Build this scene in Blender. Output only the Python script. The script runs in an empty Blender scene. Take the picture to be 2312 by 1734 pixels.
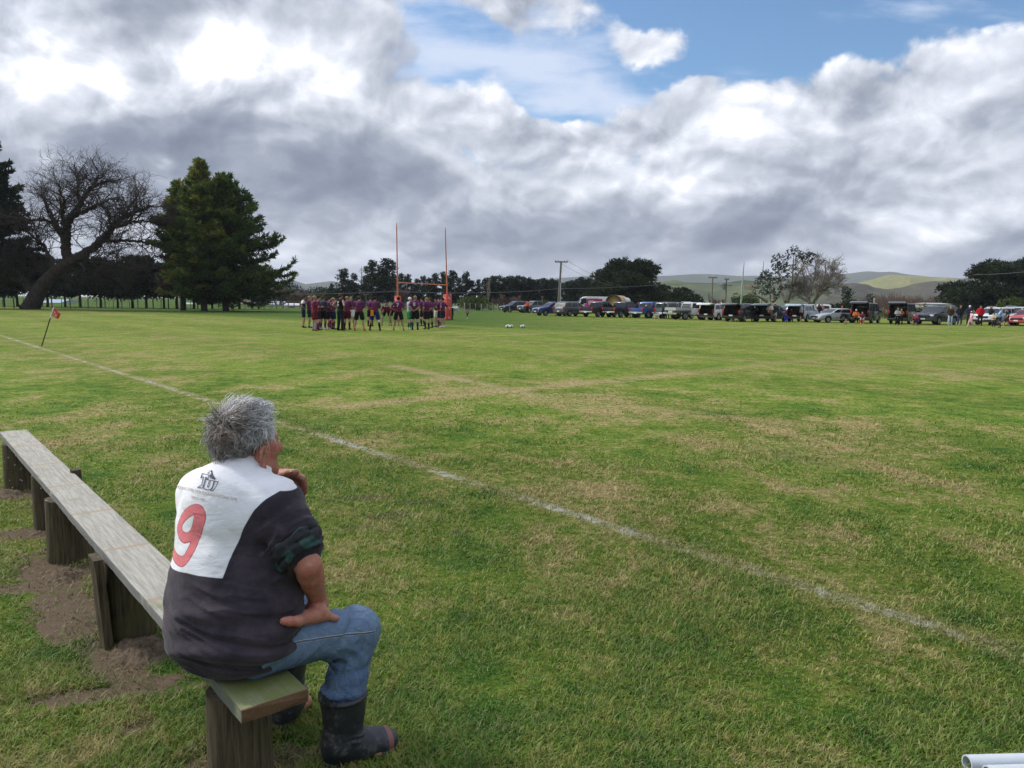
import bpy, bmesh, math, random, sys, time
import numpy as np
from mathutils import Vector, Matrix, Euler, Quaternion
from mathutils.bvhtree import BVHTree
T0 = time.time()
random.seed(7); RNG = np.random.default_rng(7)
sc = bpy.context.scene
COL = sc.collection
R = math.radians
# ------------------------------------------------------------------ camera model (photo pixels 2312 x 1734)
FPX = 1736.0; PCX, PCY = 1156.0, 867.0; EYE = 1.6
CAMROT = (Matrix.Rotation(R(90 - 6.1), 3, 'X') @ Matrix.Rotation(R(0.72), 3, 'Z'))
def ray(px, py): return CAMROT @ Vector(((px - PCX) / FPX, -(py - PCY) / FPX, -1.0))
def gnd(px, py, z=0.0):
    d = ray(px, py); t = (z - EYE) / d.z
    return Vector((d.x * t, d.y * t, z))
def aty(px, py, y):
    d = ray(px, py); t = y / d.y
    return Vector((d.x * t, y, EYE + d.z * t))
def proj(p):
    q = CAMROT.transposed() @ (Vector(p) - Vector((0, 0, EYE)))
    return PCX + FPX * q.x / -q.z, PCY - FPX * q.y / -q.z
K2 = 1.0452
def W(x, y, d): return aty(x * K2, y * K2, d)          # pixels of the 2212-wide view
def azdir(px, py):
    d = ray(px, py); d.normalize(); return d
cd = bpy.data.cameras.new('Camera'); cam = bpy.data.objects.new('Camera', cd); COL.objects.link(cam)
cam.location = (0, 0, EYE); cam.rotation_euler = CAMROT.to_euler()
cd.sensor_width = 36; cd.lens = FPX / 2312 * 36; cd.clip_start = 0.05; cd.clip_end = 60000
sc.camera = cam
sc.render.resolution_x = 1024; sc.render.resolution_y = 768
sc.view_settings.view_transform = 'Standard'; sc.view_settings.look = 'None'
sc.view_settings.exposure = 0.28; sc.view_settings.gamma = 1.0
sc.view_settings.use_curve_mapping = False
sc.cycles.use_denoising = True; sc.cycles.denoiser = 'OPENIMAGEDENOISE'; sc.cycles.denoising_input_passes = 'RGB_ALBEDO_NORMAL'; sc.cycles.denoising_prefilter = 'NONE'
sc.cycles.max_bounces = 5; sc.cycles.diffuse_bounces = 2; sc.cycles.glossy_bounces = 2; sc.cycles.adaptive_threshold = .02; sc.cycles.transparent_max_bounces = 24; sc.cycles.volume_bounces = 0
sc.cycles.sample_clamp_indirect = 6
# ------------------------------------------------------------------ object helpers
def tag(o, label=None, cat=None, group=None, kind=None):
    if label: o['label'] = label
    if cat: o['category'] = cat
    if group: o['group'] = group
    if kind: o['kind'] = kind
    return o
def empty(name, loc=(0, 0, 0), rz=0.0, scale=1.0):
    o = bpy.data.objects.new(name, None); COL.objects.link(o)
    o.location = loc; o.rotation_euler = (0, 0, rz); o.empty_display_size = 0.2
    if scale != 1.0: o.scale = (scale,) * 3
    return o
def link(name, me, mats=None, parent=None, smooth=False):
    o = bpy.data.objects.new(name, me); COL.objects.link(o)
    if mats is not None:
        for m in (mats if isinstance(mats, (list, tuple)) else [mats]): me.materials.append(m)
    if smooth: me.polygons.foreach_set('use_smooth', [True] * len(me.polygons))
    if parent is not None: o.parent = parent
    return o
def mesh_np(name, V, Fc, nper=None, smooth=False, matidx=None):
    """V (n,3); Fc: (m,k) int array or list of such arrays"""
    me = bpy.data.meshes.new(name)
    V = np.asarray(V, dtype=np.float32)
    if isinstance(Fc, np.ndarray): Fc = [Fc]
    Fc = [np.asarray(f, dtype=np.int32) for f in Fc if len(f)]
    loops = np.concatenate([f.ravel() for f in Fc])
    sizes = np.concatenate([np.full(len(f), f.shape[1], np.int32) for f in Fc])
    starts = np.concatenate([[0], np.cumsum(sizes)[:-1]]).astype(np.int32)
    me.vertices.add(len(V)); me.vertices.foreach_set('co', V.ravel())
    me.loops.add(len(loops)); me.loops.foreach_set('vertex_index', loops)
    me.polygons.add(len(sizes)); me.polygons.foreach_set('loop_start', starts)
    try: me.polygons.foreach_set('loop_total', sizes)
    except Exception: pass
    if smooth: me.polygons.foreach_set('use_smooth', np.ones(len(sizes), bool))
    if matidx is not None: me.polygons.foreach_set('material_index', np.asarray(matidx, np.int32))
    me.update(calc_edges=True)
    return me
def fattr(me, name, vals, dom='POINT'):
    a = me.attributes.new(name, 'FLOAT', dom); a.data.foreach_set('value', np.asarray(vals, np.float32)); return a
class MB:
    """mesh collector"""
    def __init__(s): s.v = []; s.f = []; s.m = []; s.cm = 0
    def add(s, vs, fs):
        b = len(s.v); s.v.extend([tuple(v) for v in vs])
        for f in fs: s.f.append([b + i for i in f]); s.m.append(s.cm)
        return s
    def box(s, c, size, rot=None, taper=(1, 1)):
        x, y, z = [d / 2 for d in size]; vs = []
        for k in (-1, 1):
            tx, ty = (1, 1) if k < 0 else taper
            for (a, b) in ((-1, -1), (1, -1), (1, 1), (-1, 1)): vs.append(Vector((a * x * tx, b * y * ty, k * z)))
        if rot is not None: vs = [rot @ v for v in vs]
        c = Vector(c)
        return s.add([v + c for v in vs], [(3, 2, 1, 0), (4, 5, 6, 7), (0, 1, 5, 4), (1, 2, 6, 5), (2, 3, 7, 6), (3, 0, 4, 7)])
    def tube(s, pts, rad, n=8, cap=True, flat=1.0):
        pts = [Vector(p) for p in pts]; k = len(pts)
        rr = rad if isinstance(rad, (list, tuple)) else [rad] * k
        vs = []; ref = None
        for i, p in enumerate(pts):
            t = (pts[min(i + 1, k - 1)] - pts[max(i - 1, 0)])
            if t.length < 1e-9: t = Vector((0, 0, 1))
            t.normalize()
            if ref is None:
                ref = Vector((0, 0, 1)) if abs(t.z) < .9 else Vector((1, 0, 0))
            a = ref - t * ref.dot(t)
            if a.length < 1e-6: a = t.orthogonal()
            a.normalize(); b = t.cross(a); ref = a
            for j in range(n):
                an = 2 * math.pi * j / n
                vs.append(p + (a * math.cos(an) + b * math.sin(an) * flat) * rr[i])
        fs = []
        for i in range(k - 1):
            for j in range(n):
                fs.append((i * n + j, i * n + (j + 1) % n, (i + 1) * n + (j + 1) % n, (i + 1) * n + j))
        if cap: fs.append(tuple(reversed(range(n)))); fs.append(tuple(range((k - 1) * n, k * n)))
        return s.add(vs, fs)
    def lathe(s, prof, c=(0, 0, 0), n=20, rot=None):
        c = Vector(c); vs = []
        for (r, z) in prof:
            for j in range(n):
                an = 2 * math.pi * j / n; v = Vector((r * math.cos(an), r * math.sin(an), z))
                vs.append((rot @ v if rot is not None else v) + c)
        fs = []
        for i in range(len(prof) - 1):
            for j in range(n): fs.append((i * n + j, i * n + (j + 1) % n, (i + 1) * n + (j + 1) % n, (i + 1) * n + j))
        return s.add(vs, fs)
    def ell(s, c, r, rot=None, nu=12, nv=8):
        c = Vector(c); vs = [None]; vs = []
        for i in range(nv + 1):
            th = math.pi * i / nv
            for j in range(nu):
                ph = 2 * math.pi * j / nu
                v = Vector((r[0] * math.sin(th) * math.cos(ph), r[1] * math.sin(th) * math.sin(ph), -r[2] * math.cos(th)))
                vs.append((rot @ v if rot is not None else v) + c)
        fs = []
        for i in range(nv):
            for j in range(nu): fs.append((i * nu + j, i * nu + (j + 1) % nu, (i + 1) * nu + (j + 1) % nu, (i + 1) * nu + j))
        return s.add(vs, fs)
    def prism(s, poly, d0, d1, axes=(0, 1, 2)):
        """poly: list of (a,b); extruded from d0 to d1 along the third axis; axes gives where a, b, depth go"""
        n = len(poly); vs = []
        for d in (d0, d1):
            for (a, b) in poly:
                v = [0, 0, 0]; v[axes[0]] = a; v[axes[1]] = b; v[axes[2]] = d; vs.append(v)
        fs = [tuple(reversed(range(n))), tuple(range(n, 2 * n))]
        for i in range(n): fs.append((i, (i + 1) % n, n + (i + 1) % n, n + i))
        return s.add(vs, fs)
    def mesh(s, name, smooth=False, merge=0.0, angle=None):
        me = bpy.data.meshes.new(name); me.from_pydata(s.v, [], s.f)
        me.polygons.foreach_set('material_index', s.m)
        if merge > 0 or True:
            bm = bmesh.new(); bm.from_mesh(me)
            if merge > 0: bmesh.ops.remove_doubles(bm, verts=bm.verts, dist=merge)
            bmesh.ops.recalc_face_normals(bm, faces=bm.faces); bm.to_mesh(me); bm.free()
        if smooth: me.polygons.foreach_set('use_smooth', [True] * len(me.polygons))
        if angle is not None:
            me.polygons.foreach_set('use_smooth', [True] * len(me.polygons)); me.set_sharp_from_angle(angle=R(angle))
        me.update(); return me
    def build(s, name, mats, parent=None, smooth=False, merge=0.0, angle=None):
        return link(name, s.mesh(name, smooth, merge, angle), mats, parent)
# ------------------------------------------------------------------ node expressions
class X:
    def __init__(s, nt, k): s.nt = nt; s.k = k
    def _m(s, op, *a, clamp=False):
        n = s.nt.nodes.new('ShaderNodeMath'); n.operation = op; n.use_clamp = clamp
        for i, v in enumerate((s,) + a):
            if isinstance(v, X): s.nt.links.new(v.k, n.inputs[i])
            else: n.inputs[i].default_value = float(v)
        return X(s.nt, n.outputs[0])
    def __add__(s, o): return s._m('ADD', o)
    __radd__ = __add__
    def __sub__(s, o): return s._m('SUBTRACT', o)
    def __rsub__(s, o): return (s * -1.0) + o
    def __mul__(s, o): return s._m('MULTIPLY', o)
    __rmul__ = __mul__
    def __truediv__(s, o): return s._m('DIVIDE', o)
    def exp(s): return s._m('EXPONENT')
    def ln(s): return s._m('LOGARITHM', math.e)
    def max(s, o): return s._m('MAXIMUM', o)
    def min(s, o): return s._m('MINIMUM', o)
    def abs(s): return s._m('ABSOLUTE')
    def pow(s, o): return s._m('POWER', o)
    def clamp(s): return s._m('ADD', 0.0, clamp=True)
    def sm(s, a, b):
        n = s.nt.nodes.new('ShaderNodeMapRange'); n.interpolation_type = 'SMOOTHSTEP'
        s.nt.links.new(s.k, n.inputs[0])
        n.inputs[1].default_value = a; n.inputs[2].default_value = b
        return X(s.nt, n.outputs[0])
    def ramp(s, stops, mode='LINEAR'):
        n = s.nt.nodes.new('ShaderNodeValToRGB'); n.color_ramp.interpolation = mode
        el = n.color_ramp.elements
        while len(el) < len(stops): el.new(0.5)
        for e, (p, c) in zip(el, stops): e.position = p; e.color = (*c[:3], 1)
        s.nt.links.new(s.k, n.inputs[0]); return X(s.nt, n.outputs[0])
class NT:
    def __init__(s, nt): s.nt = nt; nt.nodes.clear()
    def node(s, t, **kw):
        n = s.nt.nodes.new(t)
        for k, v in kw.items(): setattr(n, k, v)
        return n
    def put(s, sock, v):
        if isinstance(v, X): s.nt.links.new(v.k, sock)
        elif isinstance(v, (tuple, list)) and len(v) == 3 and sock.type == 'RGBA': sock.default_value = (*v, 1)
        else: sock.default_value = v
    def coord(s, which='Object'): return X(s.nt, s.node('ShaderNodeTexCoord').outputs[which])
    def pos(s): return X(s.nt, s.node('ShaderNodeNewGeometry').outputs['Position'])
    def sep(s, v):
        n = s.node('ShaderNodeSeparateXYZ'); s.put(n.inputs[0], v); return [X(s.nt, o) for o in n.outputs]
    def vec(s, x, y, z):
        n = s.node('ShaderNodeCombineXYZ')
        for i, v in enumerate((x, y, z)): s.put(n.inputs[i], v)
        return X(s.nt, n.outputs[0])
    def mapping(s, v, loc=(0, 0, 0), rot=(0, 0, 0), scale=(1, 1, 1)):
        n = s.node('ShaderNodeMapping'); s.put(n.inputs[0], v)
        n.inputs[1].default_value = loc; n.inputs[2].default_value = rot; n.inputs[3].default_value = scale
        return X(s.nt, n.outputs[0])
    def noise(s, v, scale=1.0, detail=4, rough=.5, lac=2.0, dist=0.0, out='Fac'):
        n = s.node('ShaderNodeTexNoise'); s.put(n.inputs['Vector'], v)
        n.inputs['Scale'].default_value = scale; n.inputs['Detail'].default_value = detail
        n.inputs['Roughness'].default_value = rough; n.inputs['Lacunarity'].default_value = lac
        n.inputs['Distortion'].default_value = dist
        return X(s.nt, n.outputs[out])
    def voro(s, v, scale=1.0, out='Distance', feature='F1', rnd=1.0):
        n = s.node('ShaderNodeTexVoronoi', feature=feature); s.put(n.inputs['Vector'], v); n.inputs['Scale'].default_value = scale
        n.inputs['Randomness'].default_value = rnd
        return X(s.nt, n.outputs[out])
    def mix(s, f, a, b, mode='MIX'):
        n = s.node('ShaderNodeMix', data_type='RGBA', blend_type=mode)
        s.put(n.inputs[0], f); s.put(n.inputs[6], a); s.put(n.inputs[7], b)
        return X(s.nt, n.outputs[2])
    def attr(s, name, out='Fac'):
        n = s.node('ShaderNodeAttribute', attribute_name=name); return X(s.nt, n.outputs[out])
    def rand(s): return X(s.nt, s.node('ShaderNodeObjectInfo').outputs['Random'])
    def bump(s, h, strength=.3, dist=.01):
        n = s.node('ShaderNodeBump'); s.put(n.inputs['Height'], h)
        n.inputs['Strength'].default_value = strength; n.inputs['Distance'].default_value = dist
        return X(s.nt, n.outputs[0])
MATS = {}
def mat(name, color=(.5, .5, .5), rough=.6, metal=0.0, spec=.5, fn=None, emis=None, coat=0.0, trans=0.0, alpha=1.0):
    if name in MATS: return MATS[name]
    m = bpy.data.materials.new(name); m.use_nodes = True; t = NT(m.node_tree)
    out = t.node('ShaderNodeOutputMaterial'); b = t.node('ShaderNodeBsdfPrincipled')
    t.nt.links.new(b.outputs[0], out.inputs[0])
    b.inputs['Base Color'].default_value = (*color, 1); b.inputs['Roughness'].default_value = rough
    b.inputs['Metallic'].default_value = metal; b.inputs['Specular IOR Level'].default_value = spec
    b.inputs['Coat Weight'].default_value = coat; b.inputs['Transmission Weight'].default_value = trans
    if fn: fn(t, b, out)
    MATS[name] = m; return m
def varied(name, color, rough=.7, amt=.25, scale=6.0, spec=.3, metal=0.0, bump=0.0, coat=0.0, coord='Object'):
    """plain surface with cloudy tone variation and a little dirt"""
    def fn(t, b, o):
        c = t.coord(coord); n = t.noise(c, scale, 5, .6); n2 = t.noise(c, scale * 7, 3, .6)
        f = (n * .7 + n2 * .3)
        hi = tuple(min(1, v * (1 + amt)) for v in color); lo = tuple(v * (1 - amt) for v in color)
        t.put(b.inputs['Base Color'], t.mix(f.sm(.3, .7), lo, hi))
        t.put(b.inputs['Roughness'], f * .25 + (rough - .12))
        if bump: t.put(b.inputs['Normal'], t.bump(n2, bump, .01))
    return mat(name, color, rough, metal, spec, fn, coat=coat)
# numpy value noise
_perm = RNG.permutation(256).astype(np.int32)
_val = RNG.random(256).astype(np.float32) * 2 - 1
def vnoise(p):
    p = np.asarray(p, np.float32); i = np.floor(p).astype(np.int32); f = p - i; f = f * f * (3 - 2 * f)
    def h(a, b, c): return _val[_perm[(_perm[(_perm[a & 255] + b) & 255] + c) & 255]]
    x, y, z = i[..., 0], i[..., 1], i[..., 2]; u, v, w = f[..., 0], f[..., 1], f[..., 2]
    def L(a, b, t): return a + (b - a) * t
    return L(L(L(h(x, y, z), h(x + 1, y, z), u), L(h(x, y + 1, z), h(x + 1, y + 1, z), u), v),
             L(L(h(x, y, z + 1), h(x + 1, y, z + 1), u), L(h(x, y + 1, z + 1), h(x + 1, y + 1, z + 1), u), v), w)
def fnoise(p, oct=4, rough=.5):
    a = 1.0; s = 0; t = 0; p = np.asarray(p, np.float32)
    for k in range(oct): s = s + a * vnoise(p * (2 ** k) + 17.3 * k); t += a; a *= rough
    return s / t

# ================================================================== sky and light
SUN_AZ, SUN_EL = R(-70), R(40)          # to the left of the camera, through thin cloud
wd = bpy.data.worlds.new('World'); sc.world = wd; wd.use_nodes = True
def build_sky():
    t = NT(wd.node_tree)
    out = t.node('ShaderNodeOutputWorld'); bg = t.node('ShaderNodeBackground'); t.nt.links.new(bg.outputs[0], out.inputs[0])
    bg.inputs[1].default_value = 0.1
    sky = t.node('ShaderNodeTexSky', sky_type='NISHITA'); sky.sun_disc = False
    sky.sun_elevation = SUN_EL; sky.sun_rotation = SUN_AZ; sky.air_density = 1.0; sky.dust_density = .6; sky.ozone_density = 1.5
    d = t.coord('Generated'); x, y, z = t.sep(d)
    ys = y.max(.06)
    u = x / ys; v = z / ys
    back = y.sm(.35, .02)                                   # sides and behind: no local features
    # local coordinates for the cloud deck (features flatten and shrink towards the horizon)
    zz = z.max(0.0)
    az = t.nt.nodes.new('ShaderNodeMath'); az.operation = 'ARCTAN2'; t.put(az.inputs[0], x); t.put(az.inputs[1], y); az = X(t.nt, az.outputs[0])
    qx = az * 1.12
    qy = zz * 1.05 + (zz + .05).ln() * .125
    q = t.vec(qx, qy, 0.0)
    def madd(src, base, k):
        n = t.node('ShaderNodeVectorMath', operation='MULTIPLY_ADD'); t.put(n.inputs[0], src); n.inputs[1].default_value = k; t.put(n.inputs[2], base); return X(t.nt, n.outputs[0])
    qw = madd(t.noise(q, 6.0, 2, .5, out='Color'), q, (.10, .07, 0))
    qf = madd(t.noise(q, 26.0, 3, .55, out='Color'), qw, (.016, .014, 0))
    def off(s, dx, dy):
        a = t.node('ShaderNodeVectorMath', operation='ADD'); t.put(a.inputs[0], s); a.inputs[1].default_value = (dx, dy, 0); return X(t.nt, a.outputs[0])
    def hgt(dx, dy, det):
        p = off(qw, dx, dy); pf = off(qf, dx, dy)
        n = t.noise(p, 4.4, det, .54)
        v = t.voro(pf, 9.0); v2 = t.voro(pf, 21.0)
        v3 = t.voro(pf, 47.0)
        return n * 1.0 - v * .17 - v2 * .105 - v3 * .05
    d0 = hgt(0, 0, 8)
    d1 = hgt(-.008, .020, 7)
    d2 = t.noise(off(qw, 0, 0), 4.4, 2, .5) - t.noise(off(qw, -.03, .075), 4.4, 2, .5)
    big = t.noise(off(qw, 3.7, 1.1), 2.1, 3, .5)
    fine = t.noise(off(qw, 9.1, 4.1), 22.0, 7, .66)
    wuv = madd(t.noise(t.vec(u, v, 0.0), 9.0, 4, .6, out='Color'), t.vec(u - .035, v - .035, 0.0), (.07, .07, 0))
    def G(px, py, rx, ry, amp, rot=0.0, acc=None):
        r = ray(px, py)
        m = t.node('ShaderNodeMapping', vector_type='TEXTURE'); t.put(m.inputs[0], wuv)
        m.inputs[1].default_value = (r.x / r.y, r.z / r.y, 0); m.inputs[2].default_value = (0, 0, R(rot)); m.inputs[3].default_value = (rx * 2.1 / FPX, ry * 2.1 / FPX, 1)
        g = t.node('ShaderNodeTexGradient', gradient_type='QUADRATIC_SPHERE'); t.nt.links.new(m.outputs[0], g.inputs[0])
        f = X(t.nt, g.outputs['Fac'])
        return f * (amp * 1.15) if acc is None else f._m('MULTIPLY_ADD', amp * 1.15, acc)
    def total(lst):
        r = None
        for g in lst: r = G(*g, acc=r)
        return r
    # where the deck opens (negative) or closes (positive)
    cov = total([(1930, 320, 260, 140, .24, 0), (1090, 262, 100, 50, .34, 0), (1260, 300, 150, 45, .26, 0), (950, 180, 90, 130, .10, 0), (2120, 5, 330, 75, -.50, 4), (1700, 20, 330, 60, -.22, 0), (150, 160, 420, 190, .30, 0), (420, 250, 300, 120, .18, 0), (1640, 30, 230, 85, -.62, 0), (1760, 130, 200, 50, -.42, 8), (1900, 90, 90, 40, -.16, 0), (1480, 165, 150, 45, -.42, 4),
                 (1020, 40, 90, 40, -.42, -8), (1240, 250, 120, 38, -.40, -6), (1120, 130, 220, 75, -.42, -12),
                 (1330, 90, 150, 80, -.24, 0), (1330, 215, 150, 30, -.30, 0),
                 (1470, 85, 190, 70, .34, -24), (1600, 180, 120, 26, .22, 12), (1880, 70, 110, 45, .34, 8)])
    c = (d0 - .335) * .95 + (fine - .5) * .16 + cov * (1.0 - back) * .8 + .15 + z.sm(.20, .10) * .16
    alpha = c.sm(-.035, .10)
    # how much light leaves each part of the deck
    lit = (d0 - d1) * 1.9 + d2 * 1.0
    thick = c.sm(.02, .45)
    lbias = total([(330, 130, 430, 95, .22, -3), (60, 90, 200, 160, .14, 0), (1900, 270, 560, 210, .15, 0), (1300, 330, 260, 120, .08, 0), (250, 140, 50, 70, .26, 10), (480, 100, 70, 90, .26, -20), (540, 60, 60, 40, .14, 0), (620, 170, 220, 110, .20, -15), (90, 175, 50, 40, .16, 0), (60, 60, 160, 90, .10, 0),
                   (740, 35, 260, 55, -.18, 4), (400, 20, 220, 40, -.12, 0), (200, 300, 400, 90, -.10, -4), (700, 340, 320, 90, -.08, -8), (840, 390, 260, 65, -.05, 0),
                   (1000, 300, 70, 90, .14, 0), (1090, 250, 70, 45, .36, 0), (1250, 300, 120, 50, .16, 0), (1450, 330, 200, 60, .12, 0), (1940, 140, 230, 100, .12, 10), (2200, 150, 150, 90, .10, 0),
                   (1860, 190, 120, 50, .16, 15), (1700, 270, 260, 60, .06, 0), (2050, 310, 300, 60, .02, 0), (1180, 420, 330, 55, -.16, 0), (1700, 455, 300, 30, -.08, 4), (2000, 420, 200, 45, -.10, 0), (1500, 400, 180, 40, .12, 0),
                   (1150, 520, 420, 42, -.16, 0), (700, 470, 200, 50, -.02, 0), (660, 560, 130, 50, .10, 0), (350, 385, 70, 34, .26, 0), (110, 350, 70, 45, .24, 0), (1800, 540, 500, 40, -.05, 0), (2150, 470, 260, 40, .06, 0), (1000, 585, 240, 22, .12, 0), (250, 560, 250, 60, .16, 0)])
    lowb = z.sm(.10, .0)
    L = lit * (lowb * -.5 + 1.0) + (big - .5) * -.34 + thick * -.16 + lbias * (1.0 - back) * ((d0 - .335) * 3.2 + 1.0) + .60 + (fine - .5) * .24
    L = L + lowb * .05 + z.sm(.035, .0) * .10
    deck = L.clamp().ramp([(0.0, (.20, .235, .315)), (.22, (.26, .30, .385)), (.45, (.37, .41, .50)), (.66, (.58, .62, .71)), (.84, (.80, .84, .93)), (1.0, (1.08, 1.09, 1.12))])
    # thin high streaks inside the gap
    hs = t.noise(t.mapping(t.vec(u, v, 0.0), (0, 0, 0), (0, 0, R(-14)), (2.2, 9.0, 1)), 2.6, 7, .55)
    hi = (hs + total([(1120, 130, 330, 105, .50, -10), (1330, 215, 190, 30, .20, 2), (1720, 90, 130, 14, .16, 0), (1650, 30, 230, 60, -.3, 0), (1800, 130, 120, 40, -.2, 0), (1480, 160, 120, 40, -.2, 0), (2050, 30, 160, 50, .14, 0)]) * (1.0 - back)).sm(.50, .92) * .86
    blue = t.node('ShaderNodeMix', data_type='RGBA', blend_type='MULTIPLY'); blue.inputs[0].default_value = 1.0
    t.put(blue.inputs[6], X(t.nt, sky.outputs[0])); blue.inputs[7].default_value = (.92, 1.12, 1.26, 1)
    base = t.mix(hi, X(t.nt, blue.outputs[2]), (6.0, 6.7, 8.2))
    dk = t.node('ShaderNodeMix', data_type='RGBA', blend_type='MULTIPLY'); dk.inputs[0].default_value = 1.0
    t.put(dk.inputs[6], deck); dk.inputs[7].default_value = (8.9, 8.9, 8.9, 1)
    # brighter deck overhead and around the veiled sun
    dt = t.node('ShaderNodeVectorMath', operation='DOT_PRODUCT'); t.put(dt.inputs[0], d); dt.inputs[1].default_value = (math.sin(SUN_AZ) * math.cos(SUN_EL), math.cos(SUN_AZ) * math.cos(SUN_EL), math.sin(SUN_EL))
    glow = X(t.nt, dt.outputs['Value']).sm(.72, 1.0) * 1.6 + z.sm(.42, .9) * 1.1 + 1.0
    gl = t.node('ShaderNodeVectorMath', operation='SCALE'); t.put(gl.inputs[0], X(t.nt, dk.outputs[2])); t.put(gl.inputs['Scale'], glow)
    col = t.mix(alpha, base, X(t.nt, gl.outputs[0]))
    t.put(bg.inputs[0], col)
build_sky()
wd.cycles.sampling_method = 'MANUAL'; wd.cycles.sample_map_resolution = 512
sl = bpy.data.lights.new('Sun', 'SUN'); sun = bpy.data.objects.new('Sun', sl); COL.objects.link(sun)
sl.energy = 2.7; sl.angle = R(5); sl.color = (1.0, .95, .86)
_sd = Vector((math.sin(SUN_AZ) * math.cos(SUN_EL), math.cos(SUN_AZ) * math.cos(SUN_EL), math.sin(SUN_EL)))
sun.rotation_euler = (-_sd).to_track_quat('-Z', 'Y').to_euler()
sun.location = (0, 0, 60)

# ================================================================== turf: one sheet, pitch lines, bare soil, blades
TA, TB = gnd(0, 757), gnd(2299, 1474)                 # touchline through two ground points
TDIR = Vector((TA.x - TB.x, TA.y - TB.y, 0)).normalized()   # away, up the touchline
TNRM = Vector((-TDIR.y, TDIR.x, 0)) * -1                     # towards the field
if TNRM.x < 0: TNRM = -TNRM
def line_from(p, q): return gnd(*p), gnd(*q)
LINES = [  # a, b, half width, whiteness, dry strength, endless
    (TA, TB, .055, 1.0, .6, True),
    (*line_from((732, 922), (1570, 841)), .16, .10, 1.0, False),
    (*line_from((1570, 841), (2400, 750)), .16, .05, .55, False),
    (*line_from((880, 824), (1236, 899)), .12, .30, .8, False),
    (*line_from((1236, 899), (1840, 965)), .16, .05, .8, False),
    (*line_from((1530, 803), (2330, 862)), .18, .05, .6, False),
    (*line_from((1020, 761), (1790, 734)), .16, .10, .55, False),
    (*line_from((330, 742), (1020, 775)), .20, .0, .35, False),
    (*line_from((1480, 980), (2000, 1060)), .16, .0, .6, False),
]
SOIL = []   # (cx, cy, rx, ry, rot) bare earth, from the photo
for (px, py, rx, ry) in ((150, 1330, .42, .14), (60, 1270, .22, .10), (250, 1425, .34, .11), (110, 1240, .35, .15), (300, 1405, .22, .12), (170, 1235, .26, .10), (30, 1066, .22, .18), (95, 1148, .20, .14), (480, 1650, .16, .10), (330, 1470, .10, .06), (225, 1500, .30, .06), (600, 1640, .13, .09), (300, 1575, .05, .03)):
    g = gnd(px * K2, py * K2); SOIL.append((g.x, g.y, rx, ry, math.atan2(TDIR.y, TDIR.x) if rx > .3 else 0.3))
SCUFF = []
for (px, py, rx, ry) in ((830, 1115, .22, .10), (790, 1075, .30, .08), (900, 1085, .25, .07), (755, 1140, .12, .05), (455, 803, .35, .2), (990, 1150, .1, .05)):
    g = gnd(px * K2, py * K2); SCUFF.append((g.x, g.y, rx, ry, 0.2))
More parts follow.
